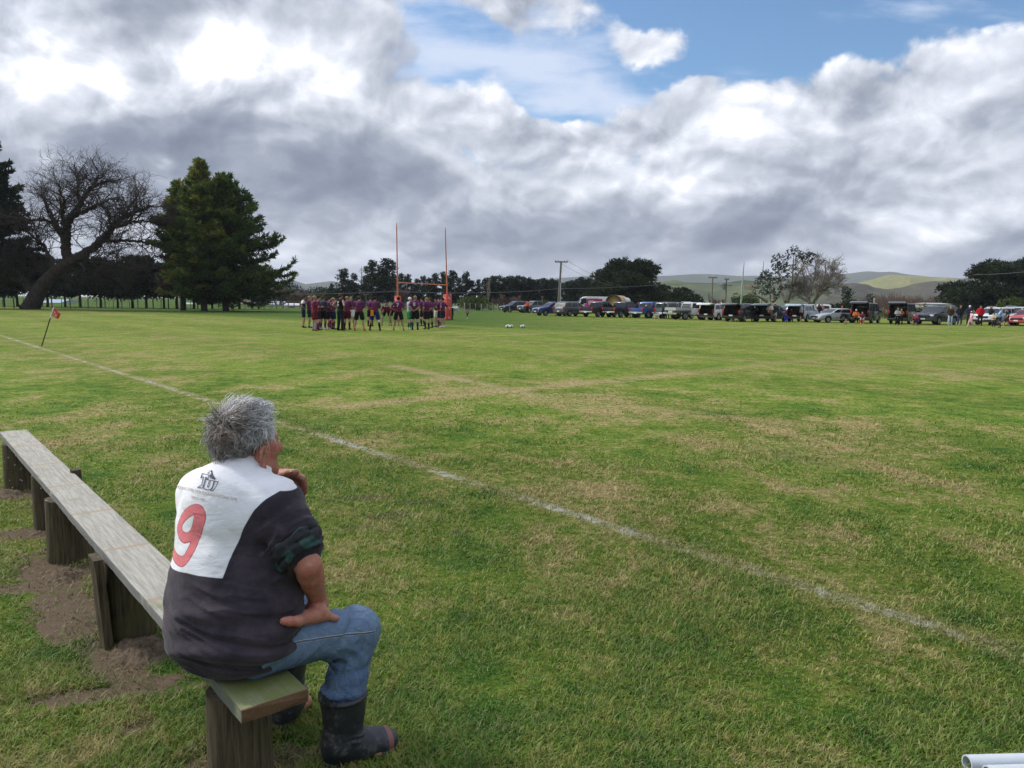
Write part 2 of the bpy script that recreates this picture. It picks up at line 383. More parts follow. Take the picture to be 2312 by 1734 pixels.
def turf_color(t, p, blade=None):
    x, y, z = t.sep(p); pf = t.vec(x, y, 0.0)
    n1 = t.noise(t.mapping(pf, rot=(0, 0, .6), scale=(1, .6, 1)), 1.0, 6, .66)       # metre scale patches
    n2 = t.noise(pf, 3.1, 5, .65); n3 = t.noise(pf, 14, 4, .6); n4 = t.noise(pf, .12, 3, .5); n5 = t.noise(pf, 60, 3, .7)
    green = t.mix(n2.sm(.3, .7), (.052, .117, .014), (.090, .160, .022))
    lime = t.mix(n3.sm(.35, .65), (.106, .168, .020), (.172, .204, .036))
    straw = t.mix(n3.sm(.3, .7), (.23, .185, .075), (.36, .285, .135))
    far = y.sm(8.0, 26.0)
    dry = (n1 * .62 + n2 * .30 + n3 * .18 + (n4 - .5) * .35)
    c = t.mix((dry + far * .05).sm(.43, .57), green, lime)
    strawf = (dry + (n5 - .5) * .10).sm(.526, .67)
    strawf = strawf * (far * -.45 + 1.0)
    # lush, longer grass past the pitch on the tree side
    lush = (y + x * .9 + (n4 - .5) * 14.0 + (n1 - .5) * 5.0).sm(40.0, 52.0) * x.sm(16.0, -6.0)
    c = t.mix(lush * .80, c, t.mix(n2.sm(.3, .7) * .6 + n1 * .4, (.026, .068, .012), (.062, .112, .020)))
    wear = (n1 * .7 + n3 * .5).sm(.50, .72); wob = (n2 - .5) * 2.0 + (n3 - .5) * 1.4; dlm = (n2 * .7 + n1 * .7).sm(.42, .72) * .9
    white = None; drl = strawf * (1.0 - lush)
    for (a, b, hw, wh, dr, endless) in LINES:
        dx, dy = b.x - a.x, b.y - a.y; L = math.hypot(dx, dy)
        m = t.node('ShaderNodeMapping', vector_type='TEXTURE'); t.put(m.inputs[0], pf)
        m.inputs[1].default_value = (a.x, a.y, 0); m.inputs[2].default_value = (0, 0, math.atan2(dy, dx))
        s, dd, _z = t.sep(X(t.nt, m.outputs[0]))
        dist = (wob * hw + dd).abs()
        f = dist.sm(hw * 1.5, hw * .55)
        fd = dist.sm(hw * 3.6, hw * .5)
        if not endless:
            e = (s - L / 2).abs().sm(L / 2 + .3, L / 2 - .4); f = f * e; fd = fd * e
        if wh > 0:
            w = f * wh * (wear * (n1 * .6 + n2).sm(.62, .95) * .62 + wear * .10); white = w if white is None else white.max(w)
        drl = drl.max(fd * dr * dlm)
    mow = (((x * TNRM.x + y * TNRM.y) * 1.15)._m('SINE') * .5 + .5) * .16 + .92
    mm = t.node('ShaderNodeVectorMath', operation='SCALE'); t.put(mm.inputs[0], c); t.put(mm.inputs['Scale'], mow); c = X(t.nt, mm.outputs[0])
    c = t.mix(drl, c, straw)
    def blobs(lst, grow):
        r = None
        for (cx, cy, rx, ry, ro) in lst:
            m = t.node('ShaderNodeMapping', vector_type='TEXTURE'); t.put(m.inputs[0], pf)
            m.inputs[1].default_value = (cx, cy, 0); m.inputs[2].default_value = (0, 0, ro); m.inputs[3].default_value = (rx * grow * 2, ry * grow * 2, 1)
            g = t.node('ShaderNodeTexGradient', gradient_type='SPHERICAL'); t.nt.links.new(m.outputs[0], g.inputs[0])
            g = X(t.nt, g.outputs['Fac']); r = g if r is None else r.max(g)
        return r
    so = (blobs(SOIL, 1.25) + (n2 - .5) * 1.15 + (n3 - .5) * .95).sm(.40, .60)
    sf = (blobs(SCUFF, 1.2) + (n2 - .5) * .9 + (n3 - .5) * .9).sm(.52, .74) * .75
    earth = t.mix(t.noise(pf, 22, 5, .65), (.060, .042, .027), (.185, .138, .096))
    if blade is None:
        c = t.mix(so.max(sf), c, earth)
    else:
        c = t.mix((so.max(sf)) * .35, c, earth)
    whc = t.mix(n3, (.24, .26, .25), (.47, .50, .49))
    return c, white, whc, so, (n2, n3, n5)
def turf_ground(t, b, o):
    c, white, whc, so, (n2, n3, n5) = turf_color(t, t.pos())
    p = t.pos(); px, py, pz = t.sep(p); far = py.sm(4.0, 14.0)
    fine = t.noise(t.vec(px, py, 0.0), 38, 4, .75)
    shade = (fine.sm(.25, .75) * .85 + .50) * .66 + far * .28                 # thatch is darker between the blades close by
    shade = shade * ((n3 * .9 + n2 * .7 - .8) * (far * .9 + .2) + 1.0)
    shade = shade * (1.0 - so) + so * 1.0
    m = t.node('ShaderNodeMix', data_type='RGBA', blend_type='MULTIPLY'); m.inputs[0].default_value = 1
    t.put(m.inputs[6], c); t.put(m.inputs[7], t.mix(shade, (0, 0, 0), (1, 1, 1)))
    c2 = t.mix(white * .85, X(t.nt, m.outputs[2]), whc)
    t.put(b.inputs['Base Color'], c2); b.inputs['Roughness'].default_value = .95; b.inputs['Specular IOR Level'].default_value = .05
    t.put(b.inputs['Normal'], t.bump(fine * .6 + n3 * .6 + t.noise(t.vec(px, py, 0.0), 90, 3, .7) * so, .55, .03))
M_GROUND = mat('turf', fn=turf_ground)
def turf_blade(t, b, o):
    c, white, whc, so, (n2, n3, n5) = turf_color(t, t.pos(), True)
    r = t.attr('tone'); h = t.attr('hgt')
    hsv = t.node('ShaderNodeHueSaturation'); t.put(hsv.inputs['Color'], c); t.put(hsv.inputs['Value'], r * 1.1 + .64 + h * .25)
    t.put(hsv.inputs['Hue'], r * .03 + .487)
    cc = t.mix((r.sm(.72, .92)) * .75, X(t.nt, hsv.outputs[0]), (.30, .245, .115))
    cc = t.mix(white * (r * .5 + .5), cc, whc)
    t.put(b.inputs['Base Color'], cc); b.inputs['Roughness'].default_value = .55; b.inputs['Specular IOR Level'].default_value = .25
    tr = t.node('ShaderNodeBsdfTranslucent'); t.put(tr.inputs[0], cc)
    ms = t.node('ShaderNodeMixShader'); ms.inputs[0].default_value = .30
    t.nt.links.new(b.outputs[0], ms.inputs[1]); t.nt.links.new(tr.outputs[0], ms.inputs[2]); t.nt.links.new(ms.outputs[0], o.inputs[0])
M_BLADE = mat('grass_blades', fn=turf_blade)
def ground_mesh():
    # graded grid: fine near the bench, coarse to the horizon
    def axis(lim):
        a = [0.0]; s = .25
        while a[-1] < lim: a.append(a[-1] + s); s *= 1.09
        return np.array(a)
    ax = axis(4300); xs = np.concatenate([-ax[::-1][:-1], ax]); ys = xs.copy()
    ys = ys[ys > -2500]
    Xg, Yg = np.meshgrid(xs, ys); Z = np.zeros_like(Xg)
    n = Z.size; nx = len(xs)
    V = np.stack([Xg.ravel(), Yg.ravel(), Z.ravel()], 1)
    i = np.arange(len(ys) - 1)[:, None] * nx + np.arange(nx - 1)[None, :]
    Fq = np.stack([i, i + 1, i + nx + 1, i + nx], -1).reshape(-1, 4)
    return mesh_np('ground', V, Fq, smooth=True)
tag(link('ground', ground_mesh(), M_GROUND), kind='structure')
def soil_mask(x, y):
    m = np.zeros_like(x)
    for (cx, cy, rx, ry, ro) in SOIL:
        c, s = math.cos(ro), math.sin(ro); dx, dy = x - cx, y - cy
        a = (dx * c + dy * s) / (rx * 1.1); b = (dy * c - dx * s) / (ry * 1.1); m = np.maximum(m, np.exp(-(a * a + b * b)))
    return m + .35 * fnoise(np.stack([x * 4, y * 4, x * 0], -1), 3)
def blades(N):
    dep = R(1) + (RNG.random(N) ** .80) * R(39)            # depression below the horizon
    dep = np.maximum(dep, R(5.0)); d = EYE / np.tan(dep)
    azm = (RNG.random(N) * 2 - 1) * R(57)
    d = d * (1 + .25 * (RNG.random(N) - .5))
    x = np.sin(azm) * d; y = np.cos(azm) * d
    ok = (d < 17) & (d > 1.3)
    cl = fnoise(np.stack([x * 1.6, y * 1.6, x * 0 + 3], -1), 4)
    sm = soil_mask(x, y)
    ok &= (sm + .30 * fnoise(np.stack([x * 9, y * 9, x * 0 + 7], -1), 3) < .34) | (RNG.random(N) < .12)
    ok &= RNG.random(N) < np.clip(.75 + cl * .9, .25, 1)
    x, y, d, cl = x[ok], y[ok], d[ok], cl[ok]; n = len(x)
    w = np.maximum(.0021, .00062 * d) * (.7 + .6 * RNG.random(n))
    h = (.020 + .025 * RNG.random(n) ** 1.5) * (1 + .7 * np.clip(cl, -.5, 1)) * np.clip((18 - d) / 9, .0, 1)
    # rank tufts on the near-left, in front of the bench
    tuft = np.clip(1 - np.hypot((x + 1.6) / 1.2, (y - 2.2) / 1.0), 0, 1)
    h *= 1 + .9 * tuft
    an = RNG.random(n) * 2 * np.pi; lean = R(25) + RNG.random(n) * R(55)
    lx, ly = np.cos(an) * np.sin(lean), np.sin(an) * np.sin(lean); lz = np.cos(lean)
    wa = an + np.pi / 2 + (RNG.random(n) - .5) * 1.2
    wx, wy = np.cos(wa) * w, np.sin(wa) * w
    b0 = np.stack([x - wx, y - wy, np.full(n, -.002)], 1); b1 = np.stack([x + wx, y + wy, np.full(n, -.002)], 1)
    m = np.stack([x + lx * h * .45, y + ly * h * .45, (.45 + .12) * h * lz], 1); wv = np.stack([wx, wy, wx * 0], 1) * .8
    tip = np.stack([x + lx * h * 1.15, y + ly * h * 1.15, h * np.maximum(lz - .10 * RNG.random(n), .12)], 1)
    V = np.stack([b0, b1, m + wv, m - wv, tip], 1).reshape(-1, 3)
    k = np.arange(n)[:, None] * 5
    me = mesh_np('grass', V, [k + np.array([[0, 1, 2, 3]]), k + np.array([[3, 2, 4]])])
    fattr(me, 'tone', np.repeat(RNG.random(n), 5)); fattr(me, 'hgt', np.tile([0, 0, .5, .5, 1], n))
    return me
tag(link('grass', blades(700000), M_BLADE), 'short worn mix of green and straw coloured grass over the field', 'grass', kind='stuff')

# ================================================================== implicit-surface modelling (smooth unions, then surface nets)
class SDF:
    def __init__(s, lo, hi, h):
        s.h = h; s.lo = np.array(lo, np.float32); n = np.ceil((np.array(hi) - s.lo) / h).astype(int) + 1; s.n = n
        s.F = np.full(n, 1.0, np.float32)
        s.ax = [s.lo[i] + h * np.arange(n[i], dtype=np.float32) for i in range(3)]
    def _sub(s, lo, hi):
        a = np.clip(np.floor((np.array(lo) - s.lo) / s.h).astype(int), 0, s.n); b = np.clip(np.ceil((np.array(hi) - s.lo) / s.h).astype(int) + 1, 0, s.n)
        if np.any(b <= a): return None
        sl = tuple(slice(a[i], b[i]) for i in range(3))
        P = np.stack(np.meshgrid(*[s.ax[i][sl[i]] for i in range(3)], indexing='ij'), -1)
        return sl, P
    def _mix(s, sl, d, k, sub=False):
        F = s.F[sl]
        if sub:
            d = -d
            if k > 0: hh = np.clip(.5 - .5 * (d - F) / k, 0, 1); s.F[sl] = d + (F - d) * hh + k * hh * (1 - hh)
            else: s.F[sl] = np.maximum(F, d)
        else:
            if k > 0: hh = np.clip(.5 + .5 * (F - d) / k, 0, 1); s.F[sl] = F + (d - F) * hh - k * hh * (1 - hh)
            else: s.F[sl] = np.minimum(F, d)
    def cap(s, a, b, ra, rb=None, k=.02, sub=False, flat=None):
        """tapered capsule; flat = (axis, factor) squashes it along a direction"""
        rb = ra if rb is None else rb; a = np.array(a, np.float32); b = np.array(b, np.float32)
        m = max(ra, rb) + k + 3 * s.h
        q = s._sub(np.minimum(a, b) - m, np.maximum(a, b) + m)
        if q is None: return s
        sl, P = q; ab = b - a; L = float(ab @ ab)
        t = np.clip(((P - a) @ ab) / max(L, 1e-12), 0, 1) if L > 1e-12 else np.zeros(P.shape[:3], np.float32)
        D = P - a - t[..., None] * ab
        if flat is not None:
            u = np.array(flat[0], np.float32); u /= np.linalg.norm(u); c = D @ u; D = D + (c * (1 / flat[1] - 1))[..., None] * u
        s._mix(sl, np.sqrt((D * D).sum(-1)) - (ra + (rb - ra) * t), k, sub); return s
    def chain(s, pts, rr, k=.015, kk=.006):
        for i in range(len(pts) - 1): s.cap(pts[i], pts[i + 1], rr[i], rr[i + 1], k if i == 0 else kk)
        return s
    def ell(s, c, r, rot=None, k=.02, sub=False):
        c = np.array(c, np.float32); r = np.array(r, np.float32); m = float(r.max()) + k + 3 * s.h
        q = s._sub(c - m, c + m)
        if q is None: return s
        sl, P = q; D = P - c
        if rot is not None: D = D @ np.array(rot, np.float32)      # columns of rot are the ellipsoid's axes
        e = D / r; k0 = np.sqrt((e * e).sum(-1)); e2 = e / r; k1 = np.sqrt((e2 * e2).sum(-1)) + 1e-9
        s._mix(sl, k0 * (k0 - 1) / k1, k, sub); return s
    def disp(s, fn, band=.03):
        m = np.abs(s.F) < band
        idx = np.argwhere(m); P = s.lo + idx.astype(np.float32) * s.h
        s.F[m] -= fn(P).astype(np.float32); return s
    def mesh(s, name, smooth=1):
        F = s.F; S = F < 0; nx, ny, nz = F.shape
        c = np.zeros((nx - 1, ny - 1, nz - 1), np.int8)
        for i in (0, 1):
            for j in (0, 1):
                for k in (0, 1): c += S[i:nx - 1 + i, j:ny - 1 + j, k:nz - 1 + k]
        act = (c > 0) & (c < 8); idx = np.argwhere(act); n = len(idx)
        vid = np.full(act.shape, -1, np.int32); vid[act] = np.arange(n)
        acc = np.zeros((n, 3), np.float32); cnt = np.zeros(n, np.float32)
        cor = [(i, j, k) for i in (0, 1) for j in (0, 1) for k in (0, 1)]
        for a in cor:
            for ax in range(3):
                if a[ax]: continue
                b = list(a); b[ax] = 1
                fa = F[tuple((idx + a).T)]; fb = F[tuple((idx + b).T)]
                x = (fa < 0) != (fb < 0); t = fa[x] / (fa[x] - fb[x])
                p = np.tile(np.array(a, np.float32), (x.sum(), 1)); p[:, ax] = t
                acc[x] += p; cnt[x] += 1
        V = (idx + acc / cnt[:, None]) * s.h + s.lo
        quads = []
        for ax in range(3):
            o = [d for d in range(3) if d != ax]
            A = S; sl0 = [slice(None)] * 3; sl1 = [slice(None)] * 3; sl0[ax] = slice(0, -1); sl1[ax] = slice(1, None)
            x = A[tuple(sl0)] != A[tuple(sl1)]
            e = np.argwhere(x); e = e[(e[:, o[0]] > 0) & (e[:, o[1]] > 0) & (e[:, o[0]] < F.shape[o[0]] - 1) & (e[:, o[1]] < F.shape[o[1]] - 1)]
            inside = A[tuple(e.T)]
            def g(d0, d1):
                q = e.copy(); q[:, o[0]] -= d0; q[:, o[1]] -= d1; return vid[tuple(q.T)]
            q = np.stack([g(1, 1), g(0, 1), g(0, 0), g(1, 0)], 1)
            flip = inside if ax != 1 else ~inside
            q[~flip] = q[~flip][:, ::-1]; quads.append(q)
        Q = np.concatenate(quads); Q = Q[(Q >= 0).all(1)]
        me = mesh_np(name, V, Q, smooth=True)
        if smooth:
            bm = bmesh.new(); bm.from_mesh(me)
            for _ in range(smooth): bmesh.ops.smooth_vert(bm, verts=bm.verts, factor=.5, use_axis_x=True, use_axis_y=True, use_axis_z=True)
            bm.to_mesh(me); bm.free(); me.polygons.foreach_set('use_smooth', np.ones(len(me.polygons), bool)); me.update()
        return me
def verts_of(me):
    v = np.empty(len(me.vertices) * 3, np.float32); me.vertices.foreach_get('co', v); return v.reshape(-1, 3)
def axes_rot(f, up=(0, 0, 1)):
    """columns: right, forward, up for a facing direction"""
    f = np.array(f, float); f /= np.linalg.norm(f); up = np.array(up, float)
    r = np.cross(f, up); r /= np.linalg.norm(r); u = np.cross(r, f)
    return np.stack([r, f, u], 1)

# ================================================================== the seated spectator and his bench
def V3(v): return np.array(v, float)
def skin_fn(base=(.40, .185, .125), red=(.46, .15, .11)):
    def fn(t, b, o):
        c = t.coord('Object'); n = t.noise(c, 14, 5, .6); f = t.noise(c, 160, 3, .65); v = t.noise(c, 40, 3, .6)
        col = t.mix(n.sm(.35, .7), base, red); col = t.mix(f.sm(.35, .75) * .40, col, tuple(x * .62 for x in base))
        col = t.mix(v.sm(.56, .70) * .45, col, (.50, .29, .21))
        t.put(b.inputs['Base Color'], col); b.inputs['Roughness'].default_value = .52; b.inputs['Specular IOR Level'].default_value = .35
        b.inputs['Subsurface Weight'].default_value = .12; b.inputs['Subsurface Radius'].default_value = (.012, .005, .003); b.inputs['Subsurface Scale'].default_value = .5
        t.put(b.inputs['Normal'], t.bump(f * .9 + v * .6 + t.noise(t.mapping(c, scale=(1, 1, .4)), 60, 3, .6) * .5, .6, .004))
    return fn
M_SKIN = mat('weathered_skin', fn=skin_fn())
def smv(x, a, b): q = np.clip((x - a) / (b - a), 0, 1); return q * q * (3 - 2 * q)
def poly_sd(pts, s, h):
    """signed distance (negative inside) to a closed polygon"""
    P = np.stack([s, h], 1); n = len(pts); best = np.full(len(P), 1e9); ins = np.zeros(len(P), bool)
    for i in range(n):
        a = np.array(pts[i]); b = np.array(pts[(i + 1) % n]); ab = b - a
        t = np.clip(((P - a) @ ab) / (ab @ ab), 0, 1); D = P - a - t[:, None] * ab; best = np.minimum(best, np.hypot(D[:, 0], D[:, 1]))
        c = ((a[1] > P[:, 1]) != (b[1] > P[:, 1])); den = (b[1] - a[1]) if abs(b[1] - a[1]) > 1e-12 else 1e-12
        ins ^= c & (P[:, 0] < (b[0] - a[0]) * (P[:, 1] - a[1]) / den + a[0])
    return np.where(ins, -best, best)
def line_sd(pts, s, h):
    P = np.stack([s, h], 1); best = np.full(len(P), 1e9)
    for i in range(len(pts) - 1):
        a = np.array(pts[i]); b = np.array(pts[i + 1]); ab = b - a
        t = np.clip(((P - a) @ ab) / (ab @ ab + 1e-12), 0, 1); D = P - a - t[:, None] * ab; best = np.minimum(best, np.hypot(D[:, 0], D[:, 1]))
    return best
def smooth_path(pts, n=6):
    pts = [np.array(p, float) for p in pts]; out = []
    for i in range(len(pts) - 1):
        p0 = pts[max(i - 1, 0)]; p1 = pts[i]; p2 = pts[i + 1]; p3 = pts[min(i + 2, len(pts) - 1)]
        for k in range(n):
            t = k / n
            out.append(.5 * ((2 * p1) + (-p0 + p2) * t + (2 * p0 - 5 * p1 + 4 * p2 - p3) * t * t + (-p0 + 3 * p1 - 3 * p2 + p3) * t ** 3))
    out.append(pts[-1]); return out
MAN = empty('person', (-.87, 2.40, 0))
tag(MAN, 'grey haired man in dark jersey with white back and red 9, seated on the bench', 'person')
MO = V3(MAN.location)
def man_part(name, me, m, parent=None, smooth=True):
    v = verts_of(me) - MO.astype(np.float32); me.vertices.foreach_set('co', v.ravel()); me.update()
    o = link(name, me, m, parent or MAN, smooth); return o
def build_man():
    aT = R(22); tf = V3((math.sin(aT), math.cos(aT), 0)); tr = V3((math.cos(aT), -math.sin(aT), 0)); UP = V3((0, 0, 1))
    TR = np.stack([tr, tf, UP], 1)
    pel = V3((-.885, 2.375, .535)); bel = V3((-.890, 2.415, .68)); che = V3((-.893, 2.455, .87)); c7 = V3((-.892, 2.475, 1.035))
    shR = V3(W(600, 1090, 2.43)); shL = V3((-1.045, 2.565, .935))
    elR = V3(W(665, 1220, 2.335)); wrR = V3(W(686, 1318, 2.42)); 
    elL = V3((-.87, 2.82, .73)); wrL = V3(W(606, 1034, 2.70))
    hipR = V3((-.79, 2.335, .515)); knR = V3((-.535, 2.56, .465)); anR = V3((-.572, 2.520, .10))
    hipL = V3((-.955, 2.425, .515)); knL = V3((-.825, 2.76, .455)); anL = V3((-.842, 2.765, .10))
    hc = V3(W(535, 956, 2.53)); aH = R(39); tilt = R(-1)
    hf = V3((math.sin(aH) * math.cos(tilt), math.cos(aH) * math.cos(tilt), math.sin(tilt))); HR = axes_rot(hf); hr, hu = HR[:, 0], HR[:, 2]
    def H(r, f, u): return hc + hr * r + hf * f + hu * u
    # ---------------- jeans
    D = SDF((-1.15, 2.12, .14), (-.38, 2.95, .68), .0042)
    D.ell(pel + V3((.01, .01, -.025)), (.185, .15, .10), TR, .04)
    D.cap(hipR + V3((.0, .0, -.005)), knR + V3((-.01, -.01, -.004)), .094, .081, .05); D.cap(hipL, knL, .094, .079, .05)
    D.ell(knR + V3((.004, .004, -.004)), (.082, .082, .080), None, .02)
    D.cap(knR + V3((.002, .0, -.02)), anR + V3((.004, -.002, .135)), .079, .068, .02); D.cap(knL + V3((0, 0, -.02)), anL + V3((0, 0, .12)), .078, .072, .02)
    D.ell(anR + V3((-.002, -.004, .172)), (.078, .074, .022), None, .015)
    rd = (knR - hipR) / np.linalg.norm(knR - hipR); sd_ = np.cross(rd, UP); sd_ /= np.linalg.norm(sd_)
    def dfolds(P):
        q = P - knR; a = q @ rd; l = q @ sd_; z = q[:, 2]
        n = vnoise(np.stack([(a * .8 - z * 1.0) * 22 + 4, l * 7, (a + z) * 5], 1)); w = vnoise(np.stack([a * 9, l * 9, z * 26 + 7], 1))
        shin = 1 - smv(P[:, 2], .34, .44)
        back = np.exp(-((a + .06) ** 2 + (z + .07) ** 2) / .004)
        cre = vnoise(np.stack([(a + z) * 40, l * 8, (a - z) * 10], 1))
        return (n * .008 - np.abs(n) * .006) * (1 - shin) + (w * .009 - np.abs(w) * .006) * shin + cre * .013 * back + vnoise(P * 60) * .0016 + vnoise(P * 20) * .003
    D.disp(dfolds)
    jean = D.mesh('jeans', 1); Vd = verts_of(jean).astype(float)
    # outer seam: along the outside of the thigh then down the shin
    mid = hipR + V3((0, 0, -.03)); out = sd_ if (sd_ @ V3((0, -1, 0))) > 0 else -sd_
    qa = (Vd - hipR) @ rd; ql = (Vd - hipR) @ out; L_ = np.linalg.norm(knR - hipR)
    seam_t = np.where((ql > .03) & (qa < L_ + .03), np.abs((Vd[:, 2] - (hipR[2] + (knR[2] - hipR[2]) * qa / L_)) - .022 + qa * .02), .2)
    shd = (anR - knR) / np.linalg.norm(anR - knR); fr = np.cross(shd, out); fr /= np.linalg.norm(fr); qs = (Vd - knR)
    seam_s = np.where((qs @ out > .03) & (qs[:, 2] < .02) & (np.hypot(qs[:, 0], qs[:, 1]) < .15), np.abs(qs @ fr * (1 if fr @ rd > 0 else -1) - .040), .2)
    fattr(jean, 'seam', np.minimum(seam_t, seam_s))
    def denim(t, b, o):
        c = t.coord('Object'); s = t.attr('seam'); n = t.noise(c, 8, 4, .6); w = t.noise(t.mapping(c, scale=(1, 1, 2.5), rot=(.3, .2, .7)), 300, 2, .6); st = t.noise(t.mapping(c, scale=(1, 1, .35)), 34, 3, .7)
        g = t.node('ShaderNodeNewGeometry'); x, y, nz = t.sep(X(t.nt, g.outputs['Normal'])); px_, py_, pz_ = t.sep(c)
        wear = (n * .8 + st * .35).sm(.42, .80)
        col = t.mix(wear, (.036, .070, .155), (.140, .215, .340)); col = t.mix(w.sm(.3, .8) * .4, col, (.24, .32, .44))
        col = t.mix(pz_.sm(.36, .50) * .45, col, (.17, .235, .31))       # bleached thighs and knees
        col = t.mix(s.sm(.0052, .0034) * .55, col, (.02, .035, .08)); stitch = (s - .0035).abs().sm(.0012, .0004)
        col = t.mix(stitch * .75, col, (.50, .48, .42))
        t.put(b.inputs['Base Color'], col); b.inputs['Roughness'].default_value = .9; b.inputs['Specular IOR Level'].default_value = .12
        cr = (t.noise(t.mapping(c, rot=(.5, .9, .3), scale=(1, 2.6, 1)), 13, 4, .6, dist=.6) - .5).abs()
        t.put(b.inputs['Normal'], t.bump(w * .25 + s.sm(.006, .0) * .6 + cr.min(.22) * 5.0, .55, .006))
    man_part('jeans', jean, mat('worn_denim', fn=denim))
    jb = BVHTree.FromPolygons([Vector(v) for v in Vd], [tuple(p.vertices) for p in jean.polygons])
    # ---------------- jersey
    J = SDF((-1.26, 2.08, .36), (-.45, 2.98, 1.16), .0042)
    J.ell(pel + V3((-.010, -.004, .0)), (.225, .174, .134), TR, .05).ell(bel + V3((-.004, .008, -.02)), (.232, .178, .185), TR, .09)
    J.ell(che + V3((-.008, -.01, -.005)), (.205, .142, .185), TR, .09)
    J.cap(shR + V3((-.01, .0, -.004)), shL + V3((.01, 0, .0)), .078, .080, .07)
    J.cap(c7 + V3((-.02, -.01, -.05)), c7 + V3((.0, .01, -.012)), .115, .082, .06)
    ua = (elR - shR); J.cap(shR, shR + ua * .50, .076, .073, .05); J.cap(shR + ua * .40, shR + ua * .68, .074, .072, .02)
    ub = (elL - shL); J.cap(shL, shL + ub * .85, .080, .068, .05)
    colr = [c7 + tr * (.070 * math.sin(a)) + tf * (.035 - .070 * math.cos(a)) + UP * (.026 - .035 * (1 - math.cos(a)) * .55) for a in np.linspace(-2.05, 2.05, 15)]
    J.chain(colr, [.0135] * 15, .012, .004)
    # neck opening and open hem below
    J.cap(c7 + V3((.01, .02, -.02)) , H(0, -.01, -.05), .0625, .066, .004, sub=True)
    J.cap(c7 + tf * .055 + UP * .0, H(0, .03, -.07), .05, .05, .006, sub=True)
    J.ell(pel + V3((.20, .10, -.10)), (.15, .15, .09), None, .03, sub=True)      # lap
    ax_s, ax_f = tr, tf
    uh = ua / np.linalg.norm(ua)
    def folds(P):
        s = (P - pel) @ tr; f = (P - pel) @ tf; z = P[:, 2] - .0
        n = vnoise(np.stack([s * 4.2 + 3, f * 4.2, (z + s * s * 1.1 - s * .10) * 26], 1)); n2 = vnoise(np.stack([s * 7 + 9, f * 7, (z + s * .3) * 48], 1))
        low = smv(z, .40, .48) * (1 - smv(z, .60, .80))
        d = (n * .013 - np.abs(n2) * .014 + .005 + n2 * .003) * low
        # sagging folds over the white panel
        m = vnoise(np.stack([(s * .6 + z) * 11 + 5, f * 5, (z - s * .8) * 10], 1)); hiz = smv(z, .66, .78) * (1 - smv(z, 1.0, 1.05))
        d = d + (m * .006 - np.abs(m) * .004) * hiz + vnoise(np.stack([s * 22, f * 22, z * 30], 1)) * .0010 * hiz
        # sleeve: creases across the upper arm
        a = (P - shR) @ uh; rad = np.linalg.norm((P - shR) - a[:, None] * uh, axis=1); sl = smv(a, .03, .12) * (1 - smv(rad, .10, .13))
        cr = vnoise(np.stack([a * 30 + ((P - shR) @ tr) * 10, ((P - shR) @ tr) * 8, P[:, 2] * 7], 1))
        d = d + (np.abs(cr) * -.024 + .009 + vnoise(P * 45) * .003) * sl
        # armpit strain lines
        ap = np.exp(-(((P - (shR + V3((-.06, -.02, -.09)))) ** 2).sum(1)) / .008)
        d = d + vnoise(np.stack([(s + z) * 34, f * 6, (s - z) * 6], 1)) * .010 * ap
        return d + vnoise(P * 120) * .0005
    J.disp(folds)
    jer = J.mesh('jersey', 1)
    bvh = BVHTree.FromPolygons([Vector(v) for v in verts_of(jer)], [tuple(p.vertices) for p in jer.polygons])
    def hit(px, py):                                           # photo pixel (2312 wide) -> point on the jersey
        d = ray(px, py).normalized(); r = bvh.ray_cast(Vector((0, 0, EYE)), d); return r
    def onj(x, y, lift, dflt=2.42):
        d = ray(x * K2, y * K2).normalized(); r = jb.ray_cast(Vector((0, 0, EYE)), d); r2 = bvh.ray_cast(Vector((0, 0, EYE)), d)
        if r2[0] is not None and (r[0] is None or r2[3] < r[3]) and x < 650: r = r2
        return V3(r[0] + r[1] * (lift if r[1].dot(d) < 0 else -lift)) if r[0] is not None else V3(W(x, y, dflt))
    def sh(px, py):
        r = hit(px, py); p = V3(r[0]) if r[0] is not None else V3(aty(px, py, 2.42)); q = p - c7; return (q @ tr, p[2])
    def c1(x, y): return (340 + x / 3.687, 860 + y / 3.687)     # pixels of the enlarged back view
    Vj = verts_of(jer).astype(float); s_ = (Vj - c7) @ tr; h_ = Vj[:, 2]; f_ = (Vj - c7) @ tf
    # white back panel
    pan = [sh(*c1(600, 1650))]
    pts = [(600, 1645), (680, 1440), (760, 1260), (800, 1180), (860, 1080), (960, 985), (1080, 915), (1190, 905)]
    pan = [sh(*c1(*p)) for p in pts]
    low = [sh(*c1(*p)) for p in ((104, 1520), (180, 1560), (300, 1600), (450, 1630))]
    pan = pan + [(pan[-1][0] + .06, 1.01), (.15, 1.2), (-.5, 1.2), (-.5, low[0][1] + .02)] + low
    sd = poly_sd(pan, s_, h_)
    front = smv(f_, .035, .06) * .2 * (h_ < 1.01)                # the panel stops at the shoulder seam
    aL = (Vj - shL) @ (ub / np.linalg.norm(ub)); radL = np.linalg.norm((Vj - shL) - aL[:, None] * (ub / np.linalg.norm(ub)), axis=1)
    sleeveL = ((aL > .045) & (radL < .105) & (s_ < -.12) & (f_ > .0)).astype(float) * .2
    sd = np.maximum(sd, np.where(front > .0, front, -1)); sd = np.maximum(sd, np.where(sleeveL > 0, sleeveL, -1))
    fattr(jer, 'panel', sd)
    nine = [(188, 1405), (205, 1465), (245, 1500), (285, 1490), (335, 1410), (375, 1310), (405, 1225), (425, 1150), (418, 1095), (380, 1068), (320, 1090), (268, 1145), (243, 1205), (248, 1268), (285, 1305), (335, 1290), (372, 1225), (385, 1150)]
    ninep = smooth_path([sh(*c1(*p)) for p in nine[:13]] + [sh(*c1(*p)) for p in nine[13:]], 5)
